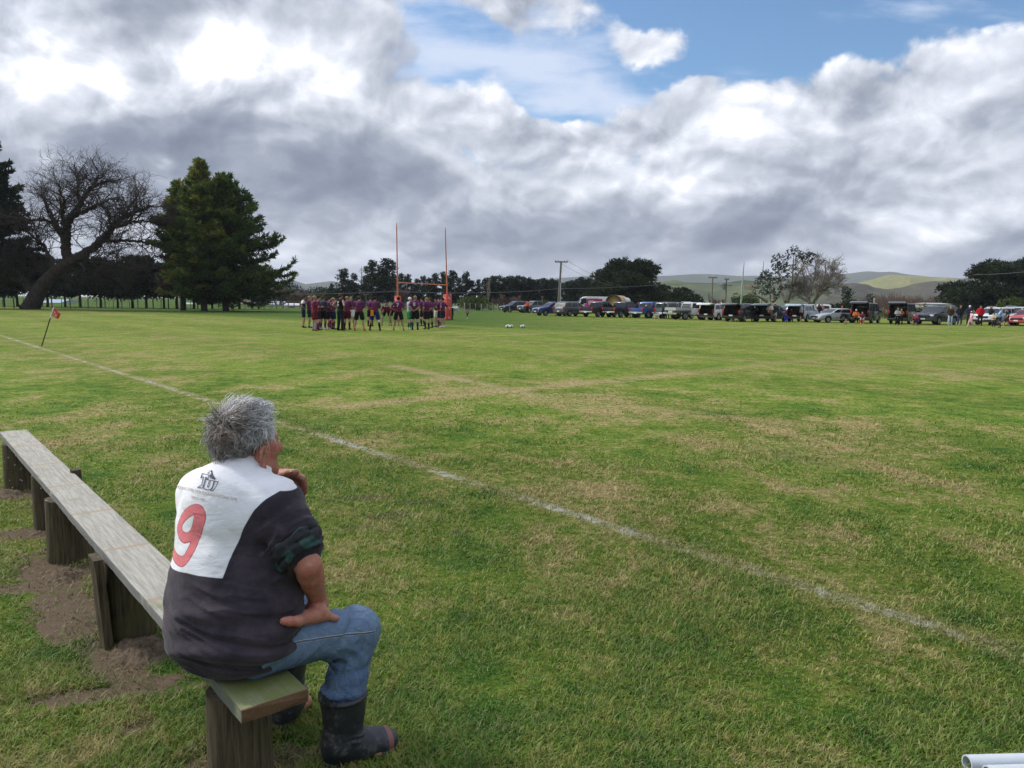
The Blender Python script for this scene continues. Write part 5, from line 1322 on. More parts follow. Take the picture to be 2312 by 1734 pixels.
def willow():
    d = 117.0; base = fp(c7(1760, 745)[0], d); bo = V3(base); lb = Limbs(); rg = np.random.default_rng(29)
    def at(x, y, dy=0): return V3(aty(*c7(x, y), d + dy)) - bo
    for i, l in enumerate(([(1725, 770), (1720, 690), (1700, 560), (1650, 420), (1640, 330)], [(1770, 770), (1800, 690), (1850, 600), (1900, 480), (1920, 330)], [(1730, 760), (1690, 640), (1640, 560), (1600, 480)], [(1800, 720), (1880, 620), (1980, 560), (2060, 540)], [(1720, 700), (1760, 560), (1790, 420), (1800, 300)], [(1850, 600), (1960, 480), (2010, 400)], [(1740, 765), (1640, 700), (1580, 640)])):
        P = np.array(smooth_path([at(*p, (-1) ** i * 1.1 * k) for k, p in enumerate(l)], 3)); rr = np.linspace(.22, .05, len(P)); lb.tube(P, rr, 6)
        for k in range(26):
            q = (.2 + .8 * rg.random()) * (len(P) - 1); j = min(int(q), len(P) - 2); p = P[j] + (P[j + 1] - P[j]) * (q - j); dd = P[j + 1] - P[j]; dd /= np.linalg.norm(dd); ax = rg.normal(size=3); ax -= dd * (ax @ dd); ax /= np.linalg.norm(ax)
            grow(lb, rg, p, dd * .7 + ax * .7, .9 + 1.1 * rg.random(), .04, 2, .04, .2, (3, 4), .6, .7, 3, .020)
    tree('bare_willow', 'wide leafless willow with fawn twigs right of the gum tree', 'tree', base, None, lb.mesh('trunk'), None, M_TWIGP)
willow()
# scrub behind the right of the car row
for k, (x, y, w, d, mt, lab) in enumerate(((60, 385, 36, 150, M_MACRO, 'dark evergreen against the hills beside the willow'), (90, 540, 55, 118, M_BUSHL, 'olive bush with a pale top behind the first van'), (330, 520, 26, 135, M_MACRO, 'small dark evergreen between the two vans'), (990, 680, 42, 100, M_GORSE, 'low grassy shrub mound beside the dark four wheel drive'), (1180, 592, 22, 150, M_MACRO, 'small dark evergreen dot in the brown scrub'), (1400, 575, 40, 130, M_GORSE, 'rust and olive bush at the edge of the massive cypress'), (1290, 610, 24, 140, M_GORSE, 'little brown bush near the massive cypress'), (-40, 660, 60, 118, M_MACRO, 'dark shrub thicket behind the silver sedan'), (-130, 640, 50, 120, M_BUSHL, 'mixed green shrub between willow and sedan'))):
    bush(130 + k, lab, *c8(x, y), d, w, mt, L=.3)
def scrub_band():
    rg = np.random.default_rng(44); lb = Limbs()
    for k in range(150):
        x = rg.uniform(150, 1500); y = 575 + rg.random() * 55 + 20 * math.sin(x / 130); d = rg.uniform(140, 175); b = fp(c8(x, y)[0], d); H = max(.8, top_h(*c8(x, y), d))
        for s in range(2): grow(lb, rg, V3(b) + np.array([rg.normal() * .4, rg.normal() * .4, 0]), np.array([rg.normal() * .3, rg.normal() * .3, 1]), H * .55, .05, 2, .10, .15, (3, 4), .7, .55, 3, .03)
    o = link('scrub', lb.mesh('scrub'), M_TWIGB); tag(o, 'band of brown purple leafless scrub in front of the dark hills', 'scrub', kind='stuff')
    rg = np.random.default_rng(45); cs = []
    for k in range(90):
        x = rg.uniform(-600, 1500); d = rg.uniform(95, 135); b = fp(c8(x, 640)[0], d); r = rg.uniform(.35, .8); cs.append((b.x, b.y, r * .3, r * 1.7, r * 1.4, r * .8))
    o = link('rough_grass', clump_crown(46, cs, 60, .35, .05, .8), M_GORSE); tag(o, 'rough yellowed long grass growing behind the parked vehicles', 'long grass', kind='stuff')
scrub_band()
# ---------------------------------------------------------------- hills
def hill_mat(name, a, b_, c_, sc=.0035):
    def fn(t, b, o):
        p = t.pos(); n = t.noise(p, sc, 6, .62); m = t.noise(p, sc * 7, 5, .65); g = t.noise(t.mapping(p, scale=(1, 1, .2)), sc * 3, 5, .6)
        col = t.mix(n.sm(.38, .62), a, b_); col = t.mix((m * .8 + g * .3).sm(.58, .72), col, c_)
        t.put(b.inputs['Base Color'], col); b.inputs['Roughness'].default_value = .95; b.inputs['Specular IOR Level'].default_value = .0
    return mat(name, fn=fn)
def ridge(prof, D, m_, seed, rough=.10, front=.72):
    """prof: skyline pixels; the hill runs down from its crest at distance D towards the plain"""
    rg = np.random.default_rng(seed); px = np.array([p[0] for p in prof], float); py = np.array([p[1] for p in prof], float); nx = 220; ny = 30
    xs = np.linspace(px[0], px[-1], nx); yy = np.interp(xs, px, py)
    k = np.ones(5) / 5; yp = np.pad(yy, 2, mode='edge'); yy = np.convolve(yp, k, 'valid')
    V = []; Hc = np.array([aty(x, y, D).z for x, y in zip(xs, yy)]); Hm = Hc.max()
    ends = np.minimum(1, np.minimum(np.arange(nx), np.arange(nx)[::-1]) / 14.0); Hc = Hc * ends ** .7
    for j in range(ny):
        t = j / (ny - 1)                                # 0 front, .72 crest, 1 behind
        if t <= .72: u = t / .72; dd = D * (front + (1 - front) * u); s = u ** 1.35
        else: u = (t - .72) / .28; dd = D * (1 + .18 * u); s = 1 - .75 * u
        for i in range(nx):
            b = aty(xs[i], 690, dd); n = fnoise(np.array([b.x / (Hm * 2.2), b.y / (Hm * 3.5), seed * 1.7]), 5, .55); n2 = abs(vnoise(np.array([b.x / (Hm * 1.1), b.y / (Hm * 4), seed * 3.1])))
            edge = 4 * s * (1 - s) if t <= .72 else .25
            V.append((b.x, b.y, Hc[i] * s + Hm * (n * rough * 2.0 - n2 * rough * 1.6) * edge * ends[i] - .5))
    i = np.arange(ny - 1)[:, None] * nx + np.arange(nx - 1)[None]
    return mesh_np('hills', np.array(V), np.stack([i, i + 1, i + nx + 1, i + nx], -1).reshape(-1, 4), smooth=True)
HA = hill_mat('far_range', (.045, .060, .045), (.075, .085, .060), (.11, .10, .075), .0028)
HB = hill_mat('pasture_hills', (.050, .068, .028), (.090, .105, .040), (.040, .045, .024), .008)
HC = hill_mat('pasture_hills_painted_sun', (.155, .165, .055), (.21, .20, .075), (.27, .22, .13), .010)  # yellow-green pasture, with sun through a cloud gap painted in as brighter colour
HD = hill_mat('scrub_hills', (.040, .042, .028), (.065, .062, .042), (.11, .095, .065), .011)
for prof, D, m_, sd, rf in (
    ([(1080, 640), (1195, 630), (1290, 625), (1340, 621), (1420, 624), (1500, 621), (1566, 617), (1604, 617), (1661, 621), (1709, 620), (1800, 622), (1900, 618), (1928, 614), (1952, 610), (1975, 612), (1982, 614), (2004, 611), (2021, 614), (2040, 618), (2100, 624), (2200, 628), (2400, 630)], 3500, HA, 1, .05),
    ([(520, 650), (600, 640), (636, 634), (650, 630), (662, 631), (690, 641), (722, 637), (748, 634), (800, 640), (880, 648), (960, 655)], 3200, HA, 2, .05),
    ([(1380, 650), (1440, 642), (1482, 636), (1519, 628), (1547, 632), (1591, 635), (1633, 637), (1661, 631), (1678, 628), (1705, 630), (1760, 634), (1840, 640), (1950, 648)], 1500, HB, 3, .18),
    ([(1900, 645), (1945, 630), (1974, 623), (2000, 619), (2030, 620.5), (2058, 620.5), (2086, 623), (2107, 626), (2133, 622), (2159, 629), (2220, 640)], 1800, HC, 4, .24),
    ([(1840, 645), (1900, 633), (1928, 630), (1956, 633.5), (1969, 640), (2000, 645), (2030, 642), (2068, 634), (2105, 630), (2142, 630), (2161, 631), (2179, 622), (2198, 618), (2250, 612), (2330, 606), (2460, 612)], 1200, HD, 5, .20)):
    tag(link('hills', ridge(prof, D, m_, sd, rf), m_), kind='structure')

# ================================================================== players and spectators
def skin2(name, base): return mat(name, fn=lambda t, b, o: (t.put(b.inputs['Base Color'], t.mix(t.noise(t.coord('Object'), 9, 4, .6).sm(.3, .7), base, tuple(v * .72 for v in base))), setattr(b.inputs['Roughness'], 'default_value', .55)))
SKINS = [skin2('fair_skin', (.46, .26, .19)), skin2('tanned_skin', (.34, .175, .115)), skin2('brown_skin', (.20, .105, .065))]
_cl = {}
def cloth(rgb, rough=.85):
    k = tuple(round(v, 3) for v in rgb)
    if k not in _cl: _cl[k] = varied('cloth_%d' % len(_cl), rgb, rough, .22, 5, .15, bump=.15)
    return _cl[k]
def striped(name, a, b_, freq, axis=2, thr=.5):
    def fn(t, b, o):
        c = t.sep(t.coord('Object'))[axis]
        t.put(b.inputs['Base Color'], t.mix(((c * freq)._m('SINE') * .5 + .5).sm(thr - .06, thr + .06), a, b_)); b.inputs['Roughness'].default_value = .85
    return mat(name, fn=fn)
def maroon_fn(t, b, o):
    x, y, z = t.sep(t.coord('Object')); n = t.noise(t.coord('Object'), 4, 4, .6)
    c = t.mix((z + (n - .5) * .12).sm(1.06, 1.24), (.150, .018, .038), (.085, .020, .082)); c = t.mix(n.sm(.35, .75) * .35, c, (.16, .030, .060))
    t.put(b.inputs['Base Color'], c); b.inputs['Roughness'].default_value = .75; b.inputs['Specular IOR Level'].default_value = .2
MAROON = mat('maroon_jersey', fn=maroon_fn); M_COLLAR = mat('white_collar', (.62, .58, .58), .8)
HOOPS = striped('black_white_hoops', (.02, .02, .022), (.62, .62, .62), 62)
HAIRS = dict(dark=cloth((.018, .014, .012)), brown=cloth((.060, .034, .020)), fair=cloth((.25, .17, .09)), grey=cloth((.36, .35, .34)), white=cloth((.6, .6, .6)), red=cloth((.10, .045, .02)))
def arm_pts(pose, s):
    sh = (.195 * s, -.01, 1.455)
    if pose == 'hips': return sh, (.40 * s, -.12, 1.22), (.20 * s, .06, 1.06)
    if pose == 'fold': return sh, (.255 * s, .10, 1.20), (-.06 * s, .235, 1.235 + .02 * s)
    if pose == 'back': return sh, (.27 * s, -.16, 1.21), (.06 * s, -.20, 1.03)
    if pose == 'knees': return (.19 * s, .30, 1.17), (.30 * s, .36, .90), (.22 * s, .36, .66)
    if pose == 'sit': return (.19 * s, .02, .98), (.25 * s, .10, .72), (.12 * s, .34, .66)
    if pose == 'sitfold': return (.19 * s, .02, .98), (.26 * s, .12, .74), (-.05 * s, .24, .78)
    if pose == 'bend': return (.17 * s, .42, 1.02), (.22 * s, .52, .76), (.16 * s, .60, .58)
    if pose == 'walk': return sh, (.25 * s, -.14 * s, 1.20), (.25 * s, -.16 * s + .14, 1.00)
    if pose == 'crouch': return (.19 * s, .10, .92), (.26 * s, .26, .70), (.14 * s, .46, .70)
    if pose == 'phone': return sh, (.27 * s, .06, 1.20), (.12 * s, .26, 1.40) if s > 0 else (.24 * s, .05, .98)
    if pose == 'pockets': return sh, (.30 * s, -.06, 1.21), (.20 * s, .10, 1.00)
    return sh, (.255 * s, -.02, 1.19), (.25 * s, .06, .95)
def leg_pts(pose, s):
    if pose == 'knees': return (.10 * s, -.08, .93), (.24 * s, .20, .52), (.30 * s, .02, .08)
    if pose in ('sit', 'sitfold'): return (.10 * s, -.08, .50), (.13 * s, .36, .50), (.13 * s, .40, .08)
    if pose == 'bend': return (.10 * s, -.02, .93), (.11 * s, .04, .50), (.11 * s, -.03, .08)
    if pose == 'walk': return (.095 * s, 0, .93), (.10 * s, .12 + .08 * s, .52), (.10 * s, -.02 + .30 * s, .09 if s > 0 else .16)
    if pose == 'crouch': return (.10 * s, -.10, .42), (.15 * s, .30, .46 if s > 0 else .14), (.14 * s, .16 if s > 0 else -.12, .08)
    if pose == 'wide': return (.11 * s, 0, .93), (.20 * s, .03, .50), (.27 * s, 0, .08)
    return (.10 * s, 0, .93), (.125 * s, .02, .50), (.145 * s, -.02, .08)
POSES = {}
def pose_meshes(arm, leg, bulk, sleeve, trouser):
    key = (arm, leg, bulk, sleeve, trouser)
    if key in POSES: return POSES[key]
    h = .022; b = bulk; low = leg in ('sit', 'sitfold', 'crouch'); forward = arm == 'knees' or arm == 'bend'
    ap = [[np.array(p) for p in arm_pts(arm if not (low and arm not in ('sit', 'sitfold', 'crouch')) else 'sit', s)] for s in (1, -1)]
    lp = [[np.array(p) for p in leg_pts(leg, s)] for s in (1, -1)]
    hipz = lp[0][0][2]; pel = np.array((0, lp[0][0][1], hipz + .05)); che = (ap[0][0] + ap[1][0]) / 2 + np.array((0, .0, -.10)); neck = (ap[0][0] + ap[1][0]) / 2 + np.array((0, .01, .05))
    if forward: che = (ap[0][0] + ap[1][0]) / 2 + np.array((0, -.06, -.06)); neck = (ap[0][0] + ap[1][0]) / 2 + np.array((0, .07, .06))
    hd = neck + np.array((0, .035 if not forward else .07, .155))
    lo = (-.62, -.55, -.02); hi = (.62, .85, 1.88)
    def torso(S, e, k=.06):
        S.ell(pel, (.155 * b + e, .105 * b + e, .12 + e), None, k); mid = (pel + che) / 2
        S.ell(mid + np.array((0, .01 * b, 0)), (.150 * b + e, .108 * b * b + e, .17 + e), None, k); S.ell(che, (.172 * b + e, .112 * b + e, .165 + e), None, k)
        S.cap(ap[0][0] * np.array((.82, 1, 1)), ap[1][0] * np.array((.82, 1, 1)), .062 * b + e, None, .05); S.cap(che, neck - np.array((0, 0, .03)), .085 + e, .058 + e, .05)
    S = SDF(lo, hi, h); torso(S, -.012)
    for (a, e, w) in ap:
        S.cap(a, e, .047 * b, .040 * b, .04); S.cap(e, w, .041 * b, .029, .02); d = (w - e) / np.linalg.norm(w - e); S.cap(w, w + d * .085, .030, .024, .015, flat=((1, 0, 0), .6)); S.cap(w + d * .03, w + d * .07 + np.array((0, .04, .01)), .014, .011, .01)
    for (a, k_, w) in lp:
        S.cap(a, k_, .078 * b, .054, .05); S.cap(k_ + np.array((0, -.012, -.08)), k_ + np.array((0, -.012, -.2)) if not low else w, .054, .045, .03); S.cap(k_, w, .050, .036, .03); S.cap(w, w + np.array((0, .13, -.045)), .034, .030, .02)
    S.cap(neck - np.array((0, 0, .03)), hd - np.array((0, .01, .06)), .055, .054, .02)
    S.ell(hd + np.array((0, -.012, .025)), (.075, .096, .092), None, .02); S.ell(hd + np.array((0, .035, -.055)), (.055, .062, .066), None, .03); S.cap(hd + np.array((0, .092, .012)), hd + np.array((0, .112, -.022)), .014, .018, .015)
    S.ell(hd + np.array((0, .085, .035)), (.05, .02, .014), None, .015)
    for s in (1, -1): S.ell(hd + np.array((.078 * s, 0, -.01)), (.014, .022, .034), None, .01)
    out = {'body': S.mesh('body', 0)}
    J = SDF(lo, hi, h); torso(J, .012)
    for (a, e, w) in ap:
        if sleeve == 'short': J.cap(a, a + (e - a) * .72, .068 * b, .064 * b, .05)
        elif sleeve == 'long': J.cap(a, e, .066 * b, .060 * b, .05); J.cap(e, e + (w - e) * .93, .058 * b, .046, .02)
        elif sleeve == 'coat': J.cap(a, e, .080 * b, .074 * b, .05); J.cap(e, e + (w - e) * .93, .072 * b, .056, .02)
    if sleeve == 'coat': J.ell(che, (.20 * b, .15 * b, .20), None, .08); J.ell((pel + che) / 2, (.19 * b, .15 * b, .2), None, .08); J.ell(pel + np.array((0, 0, .0)), (.19 * b, .145 * b, .13), None, .08)
    J.cap(neck - np.array((0, 0, .02)), hd, .052, .06, .01, sub=True)
    J.disp(lambda P: vnoise(P * 11) * .008 + vnoise(P * np.array((5, 5, 22))) * .007)
    out['shirt'] = J.mesh('shirt', 0)
    C = SDF(neck - .16, neck + .16, .016)
    for a in np.linspace(-2.3, 2.3, 12):
        p = neck + np.array((.072 * math.sin(a), -.072 * math.cos(a) + .01, .012 - .02 * (1 - math.cos(a)))); C.cap(p, p + np.array((.012 * math.sin(a), -.012 * math.cos(a), -.018)), .017, None, .01)
    out['collar'] = C.mesh('collar', 0)
    T = SDF(lo, hi, h); T.ell(pel + np.array((0, 0, -.02)), (.168 * b, .120 * b, .115), None, .05)
    for (a, k_, w) in lp:
        if trouser == 'shorts': T.cap(a, a + (k_ - a) * .62, .102 * b, .104 * b, .03)
        elif trouser == 'long': T.cap(a, k_, .098 * b, .076, .04); T.cap(k_, w + (k_ - w) * .06, .074, .064, .02)
    if trouser == 'skirt': T.cap(pel, pel - np.array((0, 0, .35)), .16, .20, .03)
    T.disp(lambda P: vnoise(P * 12) * .009)
    out['trousers'] = T.mesh('trousers', 0)
    for i, (a, k_, w) in enumerate(lp):
        B = SDF(w - .26, w + .30, .018); B.cap(w + np.array((0, -.02, -.035)), w + np.array((0, .15, -.048)), .044, .036, .02, flat=((0, 0, 1), .85)); B.cap(w + np.array((0, 0, .01)), w - np.array((0, 0, .03)), .048, .046, .02)
        B.F = np.maximum(B.F, (0.0 - (B.ax[2] + 0))[None, None, :] - .0)
        out['boot%d' % i] = B.mesh('boot', 0)
        K = SDF(np.minimum(w, k_) - .12, np.maximum(w, k_) + .12, .018); K.cap(w + (k_ - w) * .86, w + (k_ - w) * .45, .057, .056, .02); K.cap(w + (k_ - w) * .5, w, .056, .042, .02)
        out['sock%d' % i] = K.mesh('sock', 0)
    Hh = SDF(hd - .19, hd + .19, .016)
    Hh.ell(hd + np.array((0, -.018, .042)), (.088, .105, .096), None, .02); Hh.ell(hd + np.array((0, .095, -.045)), (.13, .085, .095), None, .015, sub=True); Hh.ell(hd + np.array((0, .02, -.13)), (.14, .16, .09), None, .02, sub=True)
    Hh.disp(lambda P: vnoise(P * 40) * .010); out['hair'] = Hh.mesh('hair', 0)
    Lh = SDF(hd - .30, hd + .20, .018); Lh.ell(hd + np.array((0, -.018, .042)), (.090, .107, .098), None, .02); Lh.cap(hd + np.array((0, -.06, -.02)), hd + np.array((0, -.085, -.20)), .085, .060, .04)
    Lh.ell(hd + np.array((0, .095, -.045)), (.10, .085, .105), None, .015, sub=True); Lh.disp(lambda P: vnoise(P * 34) * .010); out['long_hair'] = Lh.mesh('hair', 0)
    Bn = SDF(hd - .2, hd + .22, .018); Bn.ell(hd + np.array((0, -.012, .062)), (.094, .112, .088), None, .02); Bn.ell(hd + np.array((0, .0, -.075)), (.2, .2, .105), None, .012, sub=True); out['beanie'] = Bn.mesh('beanie', 0)
    Cp = SDF(hd - .2, hd + .26, .018); Cp.ell(hd + np.array((0, -.012, .060)), (.092, .110, .075), None, .02); Cp.ell(hd + np.array((0, .0, -.060)), (.2, .2, .105), None, .012, sub=True); Cp.cap(hd + np.array((0, .07, .055)), hd + np.array((0, .155, .045)), .060, .055, .01, flat=((0, 0, 1), .16)); out['cap'] = Cp.mesh('cap', 0)
    out['_neck'] = neck; out['_che'] = che; out['_b'] = b
    POSES[key] = out; return out
NP = [0]
def person(px, py, az, label, arm='down', leg='stand', bulk=1.05, H=1.8, shirt=MAROON, sleeve='short', legs=None, trouser='shorts', hair='dark', hairstyle='hair', boots=None, socks=None, skin=None, collar=False, number=None, numcol=None, hat=None, group=None, d=None, elev=0.0, cat='person', name='person'):
    """feet at photo pixel (px, py); az = compass direction faced, degrees right of the camera axis"""
    m = pose_meshes(arm, leg, bulk, sleeve, trouser)
    p = gnd(px, py) if d is None else fp(px, d); p.z = elev; NP[0] += 1
    t = empty(name, p, -R(az), H / 1.80); tag(t, label, cat, group)
    def part(nm, me, mt, par=t):
        o = bpy.data.objects.new(nm, me); COL.objects.link(o); o.parent = par
        if len(me.materials) == 0: me.materials.append(mt)
        o.material_slots[0].link = 'OBJECT'; o.material_slots[0].material = mt; return o
    part('body', m['body'], skin or SKINS[NP[0] % 2])
    sh = part('shirt' if sleeve in ('short', 'none') else 'jacket' if sleeve == 'coat' else 'jumper', m['shirt'], shirt if not isinstance(shirt, tuple) else cloth(shirt))
    part('shorts' if trouser == 'shorts' else 'skirt' if trouser == 'skirt' else 'trousers', m['trousers'], cloth(legs or (.012, .012, .014)))
    if collar: part('collar', m['collar'], M_COLLAR, sh)
    if hair: part('hair', m['long_hair' if hairstyle == 'long' else 'hair'], HAIRS[hair])
    if hat: part(hat[0], m[hat[0]], cloth(hat[1]))
    for i in (0, 1):
        part('shoe', m['boot%d' % i], cloth(boots or (.02, .02, .022)))
        if socks: part('sock', m['sock%d' % i], socks if not isinstance(socks, tuple) else cloth(socks))
    if number:
        key = ('num', number)
        if key not in POSES:
            me = text_mesh(number, .27); v = verts_of(me); v[:, 0] -= (v[:, 0].max() + v[:, 0].min()) / 2; v[:, 2] = v[:, 1]; v[:, 1] = 0; v[:, 0] *= 1.0; me.vertices.foreach_set('co', v.ravel())
            bm = bmesh.new(); bm.from_mesh(me); r = bmesh.ops.extrude_face_region(bm, geom=bm.faces[:]); bmesh.ops.translate(bm, verts=[e for e in r['geom'] if isinstance(e, bmesh.types.BMVert)], vec=(0, -.02, 0)); bm.to_mesh(me); bm.free(); POSES[key] = me
        o = part('number', POSES[key], cloth(numcol or (.7, .68, .66)), sh); o.location = (0, m['_che'][1] - .118 * bulk, m['_che'][2] - .10)
    return t
def z1(x, y): return 670 + x / 12.289, 650 + y / 12.289
def z2(x, y): return 820 + x / 9.217, 650 + y / 9.217
HG = 'players in the huddle by the goal posts'
BLK, NAVY = (.012, .012, .014), (.014, .020, .050)
def pl(z, x, y, az, label, **k): k.setdefault('group', HG); k.setdefault('collar', k.get('shirt', MAROON) is MAROON); return person(*z(x, y), az, label, **k)
def white_yoke(t, b, o):
    x, y, z = t.sep(t.coord('Object')); t.put(b.inputs['Base Color'], t.mix(z.sm(1.36, 1.38), (.014, .015, .02), (.55, .50, .48))); b.inputs['Roughness'].default_value = .8
YOKE = mat('white_shouldered_shirt', fn=white_yoke)
SOCKST = striped('hooped_socks', (.10, .02, .03), (.40, .30, .10), 70)
pl(z1, 190, 1105, 70, 'player in black shirt with white shoulders and navy shorts, at the huddle edge', arm='hips', shirt=YOKE, legs=NAVY, hair='dark', bulk=.98)
pl(z1, 355, 1105, 75, 'player in hooped socks standing behind the white shouldered shirt', arm='fold', socks=SOCKST, legs=(.02, .02, .03), hair='fair')
pl(z1, 495, 1195, 55, 'bald topped player in faded maroon with dark red shorts and grey socks', arm='fold', legs=(.10, .012, .02), socks=(.25, .28, .33), hair='fair', shirt=(.15, .022, .055), boots=(.3, .08, .05), collar=True)
pl(z1, 600, 1170, 60, 'maroon player with red socks between the red shorts and the slate tee', arm='fold', socks=(.14, .02, .03), legs=(.03, .012, .03), hair='dark')
pl(z1, 735, 1165, 25, 'brown haired player in plain slate blue tee, black shorts and navy socks', arm='fold', shirt=(.045, .058, .085), socks=(.03, .035, .09), hair='brown', boots=(.45, .42, .40), collar=False, bulk=1.0)
pl(z1, 838, 1150, 40, 'short maroon player with red socks peering round the slate blue tee', arm='fold', socks=(.25, .03, .06), hair='dark', H=1.70, boots=(.4, .38, .36))
pl(z1, 930, 1105, 70, 'maroon player with white collar and maroon socks facing the ring', arm='hips', socks=(.10, .015, .05), legs=NAVY, hair='dark')
pl(z1, 1015, 1150, 55, 'player in washed out maroon with pale 6 and navy shorts beside the coach', arm='fold', shirt=(.17, .05, .09), legs=NAVY, socks=(.09, .02, .05), hair='fair', number='6', numcol=(.5, .4, .42), H=1.72)
co = pl(z1, 1215, 1185, 35, 'coach in black sleeveless vest with white emblem and long dark trousers', arm='hips', shirt=(.010, .011, .011), sleeve='none', trouser='long', legs=(.014, .020, .030), hair='brown', H=1.92, boots=(.01, .01, .01), collar=False, group=None)
_m = MB(); 
for (x, z, w, h_) in ((-.035, .09, .03, .07), (.035, .09, .03, .07), (0, .06, .05, .05), (0, 0, .035, .09), (-.03, -.06, .03, .05), (.03, -.06, .03, .05), (0, -.12, .05, .02)): _m.box((x, -.142, 1.30 + z), (w, .012, h_), Matrix.Rotation(.5 * (1 if x > 0 else -1 if x < 0 else 0), 3, 'Y'))
_m.build('emblem', mat('white_emblem', (.6, .6, .58)), co)
pl(z1, 1400, 1155, 10, 'maroon player half hidden at the elbow of the black vest coach', arm='fold', legs=(.08, .012, .02), socks=(.09, .015, .03), hair='fair')
pl(z1, 1515, 1080, 170, 'bearded maroon player in white shorts facing the camera', arm='down', legs=(.58, .58, .60), hair='fair', bulk=1.08)
pl(z1, 1735, 1185, 10, 'stocky maroon player with faint 5, black shorts and red boots', arm='fold', leg='wide', bulk=1.18, hair='brown', boots=(.50, .06, .04), number='5', numcol=(.10, .06, .14))
tw = pl(z2, 245, 890, 5, 'maroon player with orange towel at his waist and one white knee wrap', arm='fold', leg='wide', bulk=1.15, legs=(.022, .022, .10), socks=BLK, hair='dark', number='4', numcol=(.13, .05, .12))
MB().box((-.10, -.175, .93), (.16, .03, .30)).build('towel', cloth((.62, .25, .02)), tw); MB().lathe([(.066, -.07), (.070, 0), (.066, .07)], (.20, .03, .52), 12).build('knee_wrap', cloth((.62, .62, .62)), tw)
pl(z2, 150, 800, 20, 'maroon player mostly hidden behind the one with the orange towel', arm='fold', socks=BLK, hair='brown')
pl(z2, 490, 785, 178, 'maroon player facing out, stooped with hands on his knees', arm='knees', leg='knees', hair='dark', bulk=1.1)
pl(z2, 640, 780, 165, 'second stooped maroon player, just behind the elbow of number 7', arm='knees', leg='knees', hair='dark', bulk=1.1)
w7 = pl(z2, 735, 885, 5, 'dark haired maroon player wearing white number 7, hands on hips', arm='hips', leg='wide', hair='dark', number='7', bulk=1.06, boots=(.25, .14, .09))
for s in (-1, 1): MB().lathe([(.092, -.03), (.094, 0), (.092, .03)], (.155 * s, .015, .70), 12).build('thigh_strap', cloth((.6, .58, .55)), w7)
pl(z2, 965, 865, 60, 'white haired man in pale top with green shorts and green socks', arm='fold', shirt=(.30, .34, .36), legs=(.02, .20, .07), socks=(.02, .12, .05), hair='white', boots=(.55, .56, .50), collar=False, group=None)
w8 = pl(z2, 1080, 875, 8, 'cropped haired maroon player wearing white number 8 with strapped knees', arm='back', hair='fair', number='8', bulk=1.16, H=1.88, socks=(.015, .02, .06))
for s in (-1, 1):
    for z in (.46, .54, .60): MB().lathe([(.062, -.018), (.064, 0), (.062, .018)], (.128 * s, .02, z), 12).build('knee_strap', cloth((.55, .53, .52)), w8)
pl(z2, 1325, 860, -50, 'fair haired maroon player in black shorts and long black socks, side on', arm='pockets', socks=BLK, hair='fair', bulk=1.1)
pl(z2, 1395, 835, -45, 'maroon player with dark hair close behind the fair haired one in black socks', arm='fold', socks=BLK, hair='red')
pl(z2, 1235, 790, -60, 'maroon player seen only between number 8 and the fair haired player', arm='fold', socks=BLK, hair='dark')
pl(z2, 1530, 810, -70, 'dark bearded maroon player in white shorts, third from the padded post', arm='fold', legs=(.5, .48, .44), hair='dark')
pl(z2, 1595, 820, -70, 'maroon player with folded arms second from the padded post', arm='fold', socks=(.03, .03, .05), hair='dark')
pl(z2, 1655, 828, -65, 'smiling maroon player with hand on hip right beside the padded post', arm='hips', legs=NAVY, hair='dark', boots=(.5, .5, .48), bulk=1.0)
person(1021, 722, 80, 'person in pale grey top and dark trousers bending behind the padded post', arm='bend', leg='bend', shirt=(.42, .46, .52), sleeve='long', trouser='long', legs=BLK, hair='dark')
person(*z2(2168, 640), -30, 'small toddler in brown and pink walking alone near the fence', arm='walk', leg='walk', H=.95, bulk=1.2, shirt=(.30, .20, .19), sleeve='long', trouser='long', legs=(.10, .07, .07), hair='brown', boots=(.7, .7, .7))
# ---------------------------------------------------------------- spectators along the vehicles
def z3(x, y): return 1120 + x / 11.06, 660 + y / 11.06
def z4(x, y): return 1300 + x / 10.05, 660 + y / 10.05
def z5(x, y): return 1500 + x / 11.06, 660 + y / 11.06
def z6(x, y): return 1690 + x / 10.53, 660 + y / 10.53
def z7(x, y): return 1890 + x / 10.05, 660 + y / 10.05
def z8(x, y): return 2100 + x / 10.434, 660 + y / 10.434
SGR = 'spectators along the parked vehicles'
def sp(z, x, y, az, label, **k): k.setdefault('group', SGR); k.setdefault('sleeve', 'long'); k.setdefault('trouser', 'long'); return person(*z(x, y), az, label, **k)
sp(z3, 785, 525, 200, 'person in bright orange top standing between the first two parked vehicles', shirt=(.75, .10, .02), d=112)
sp(z3, 1590, 590, 200, 'person in rust orange top behind the blue car bonnet', shirt=(.35, .07, .03), d=104)
sp(z3, 1490, 592, -120, 'dark clothed spectator in shorts leaning at the blue car bonnet', arm='fold', shirt=BLK, trouser='shorts', H=1.72)
sp(z4, 1255, 570, -140, 'black topped spectator in pale jeans by the dark ute', arm='hips', shirt=BLK, legs=(.16, .22, .30), H=1.76)
sp(z4, 1410, 572, 190, 'spectator in black with hood, next to the one in pale jeans', arm='phone', shirt=(.02, .022, .025), sleeve='coat', hat=('beanie', (.02, .02, .02)))
sp(z4, 1590, 590, 210, 'child in dark clothes with white cap by the blue ute', arm='fold', shirt=(.03, .03, .05), legs=(.02, .02, .05), H=1.45, hat=('cap', (.65, .65, .65)), hair=None)
sp(z4, 1865, 570, 200, 'bare legged spectator in brown top standing over the dog', arm='fold', shirt=(.045, .03, .025), trouser='shorts', legs=(.10, .03, .02))
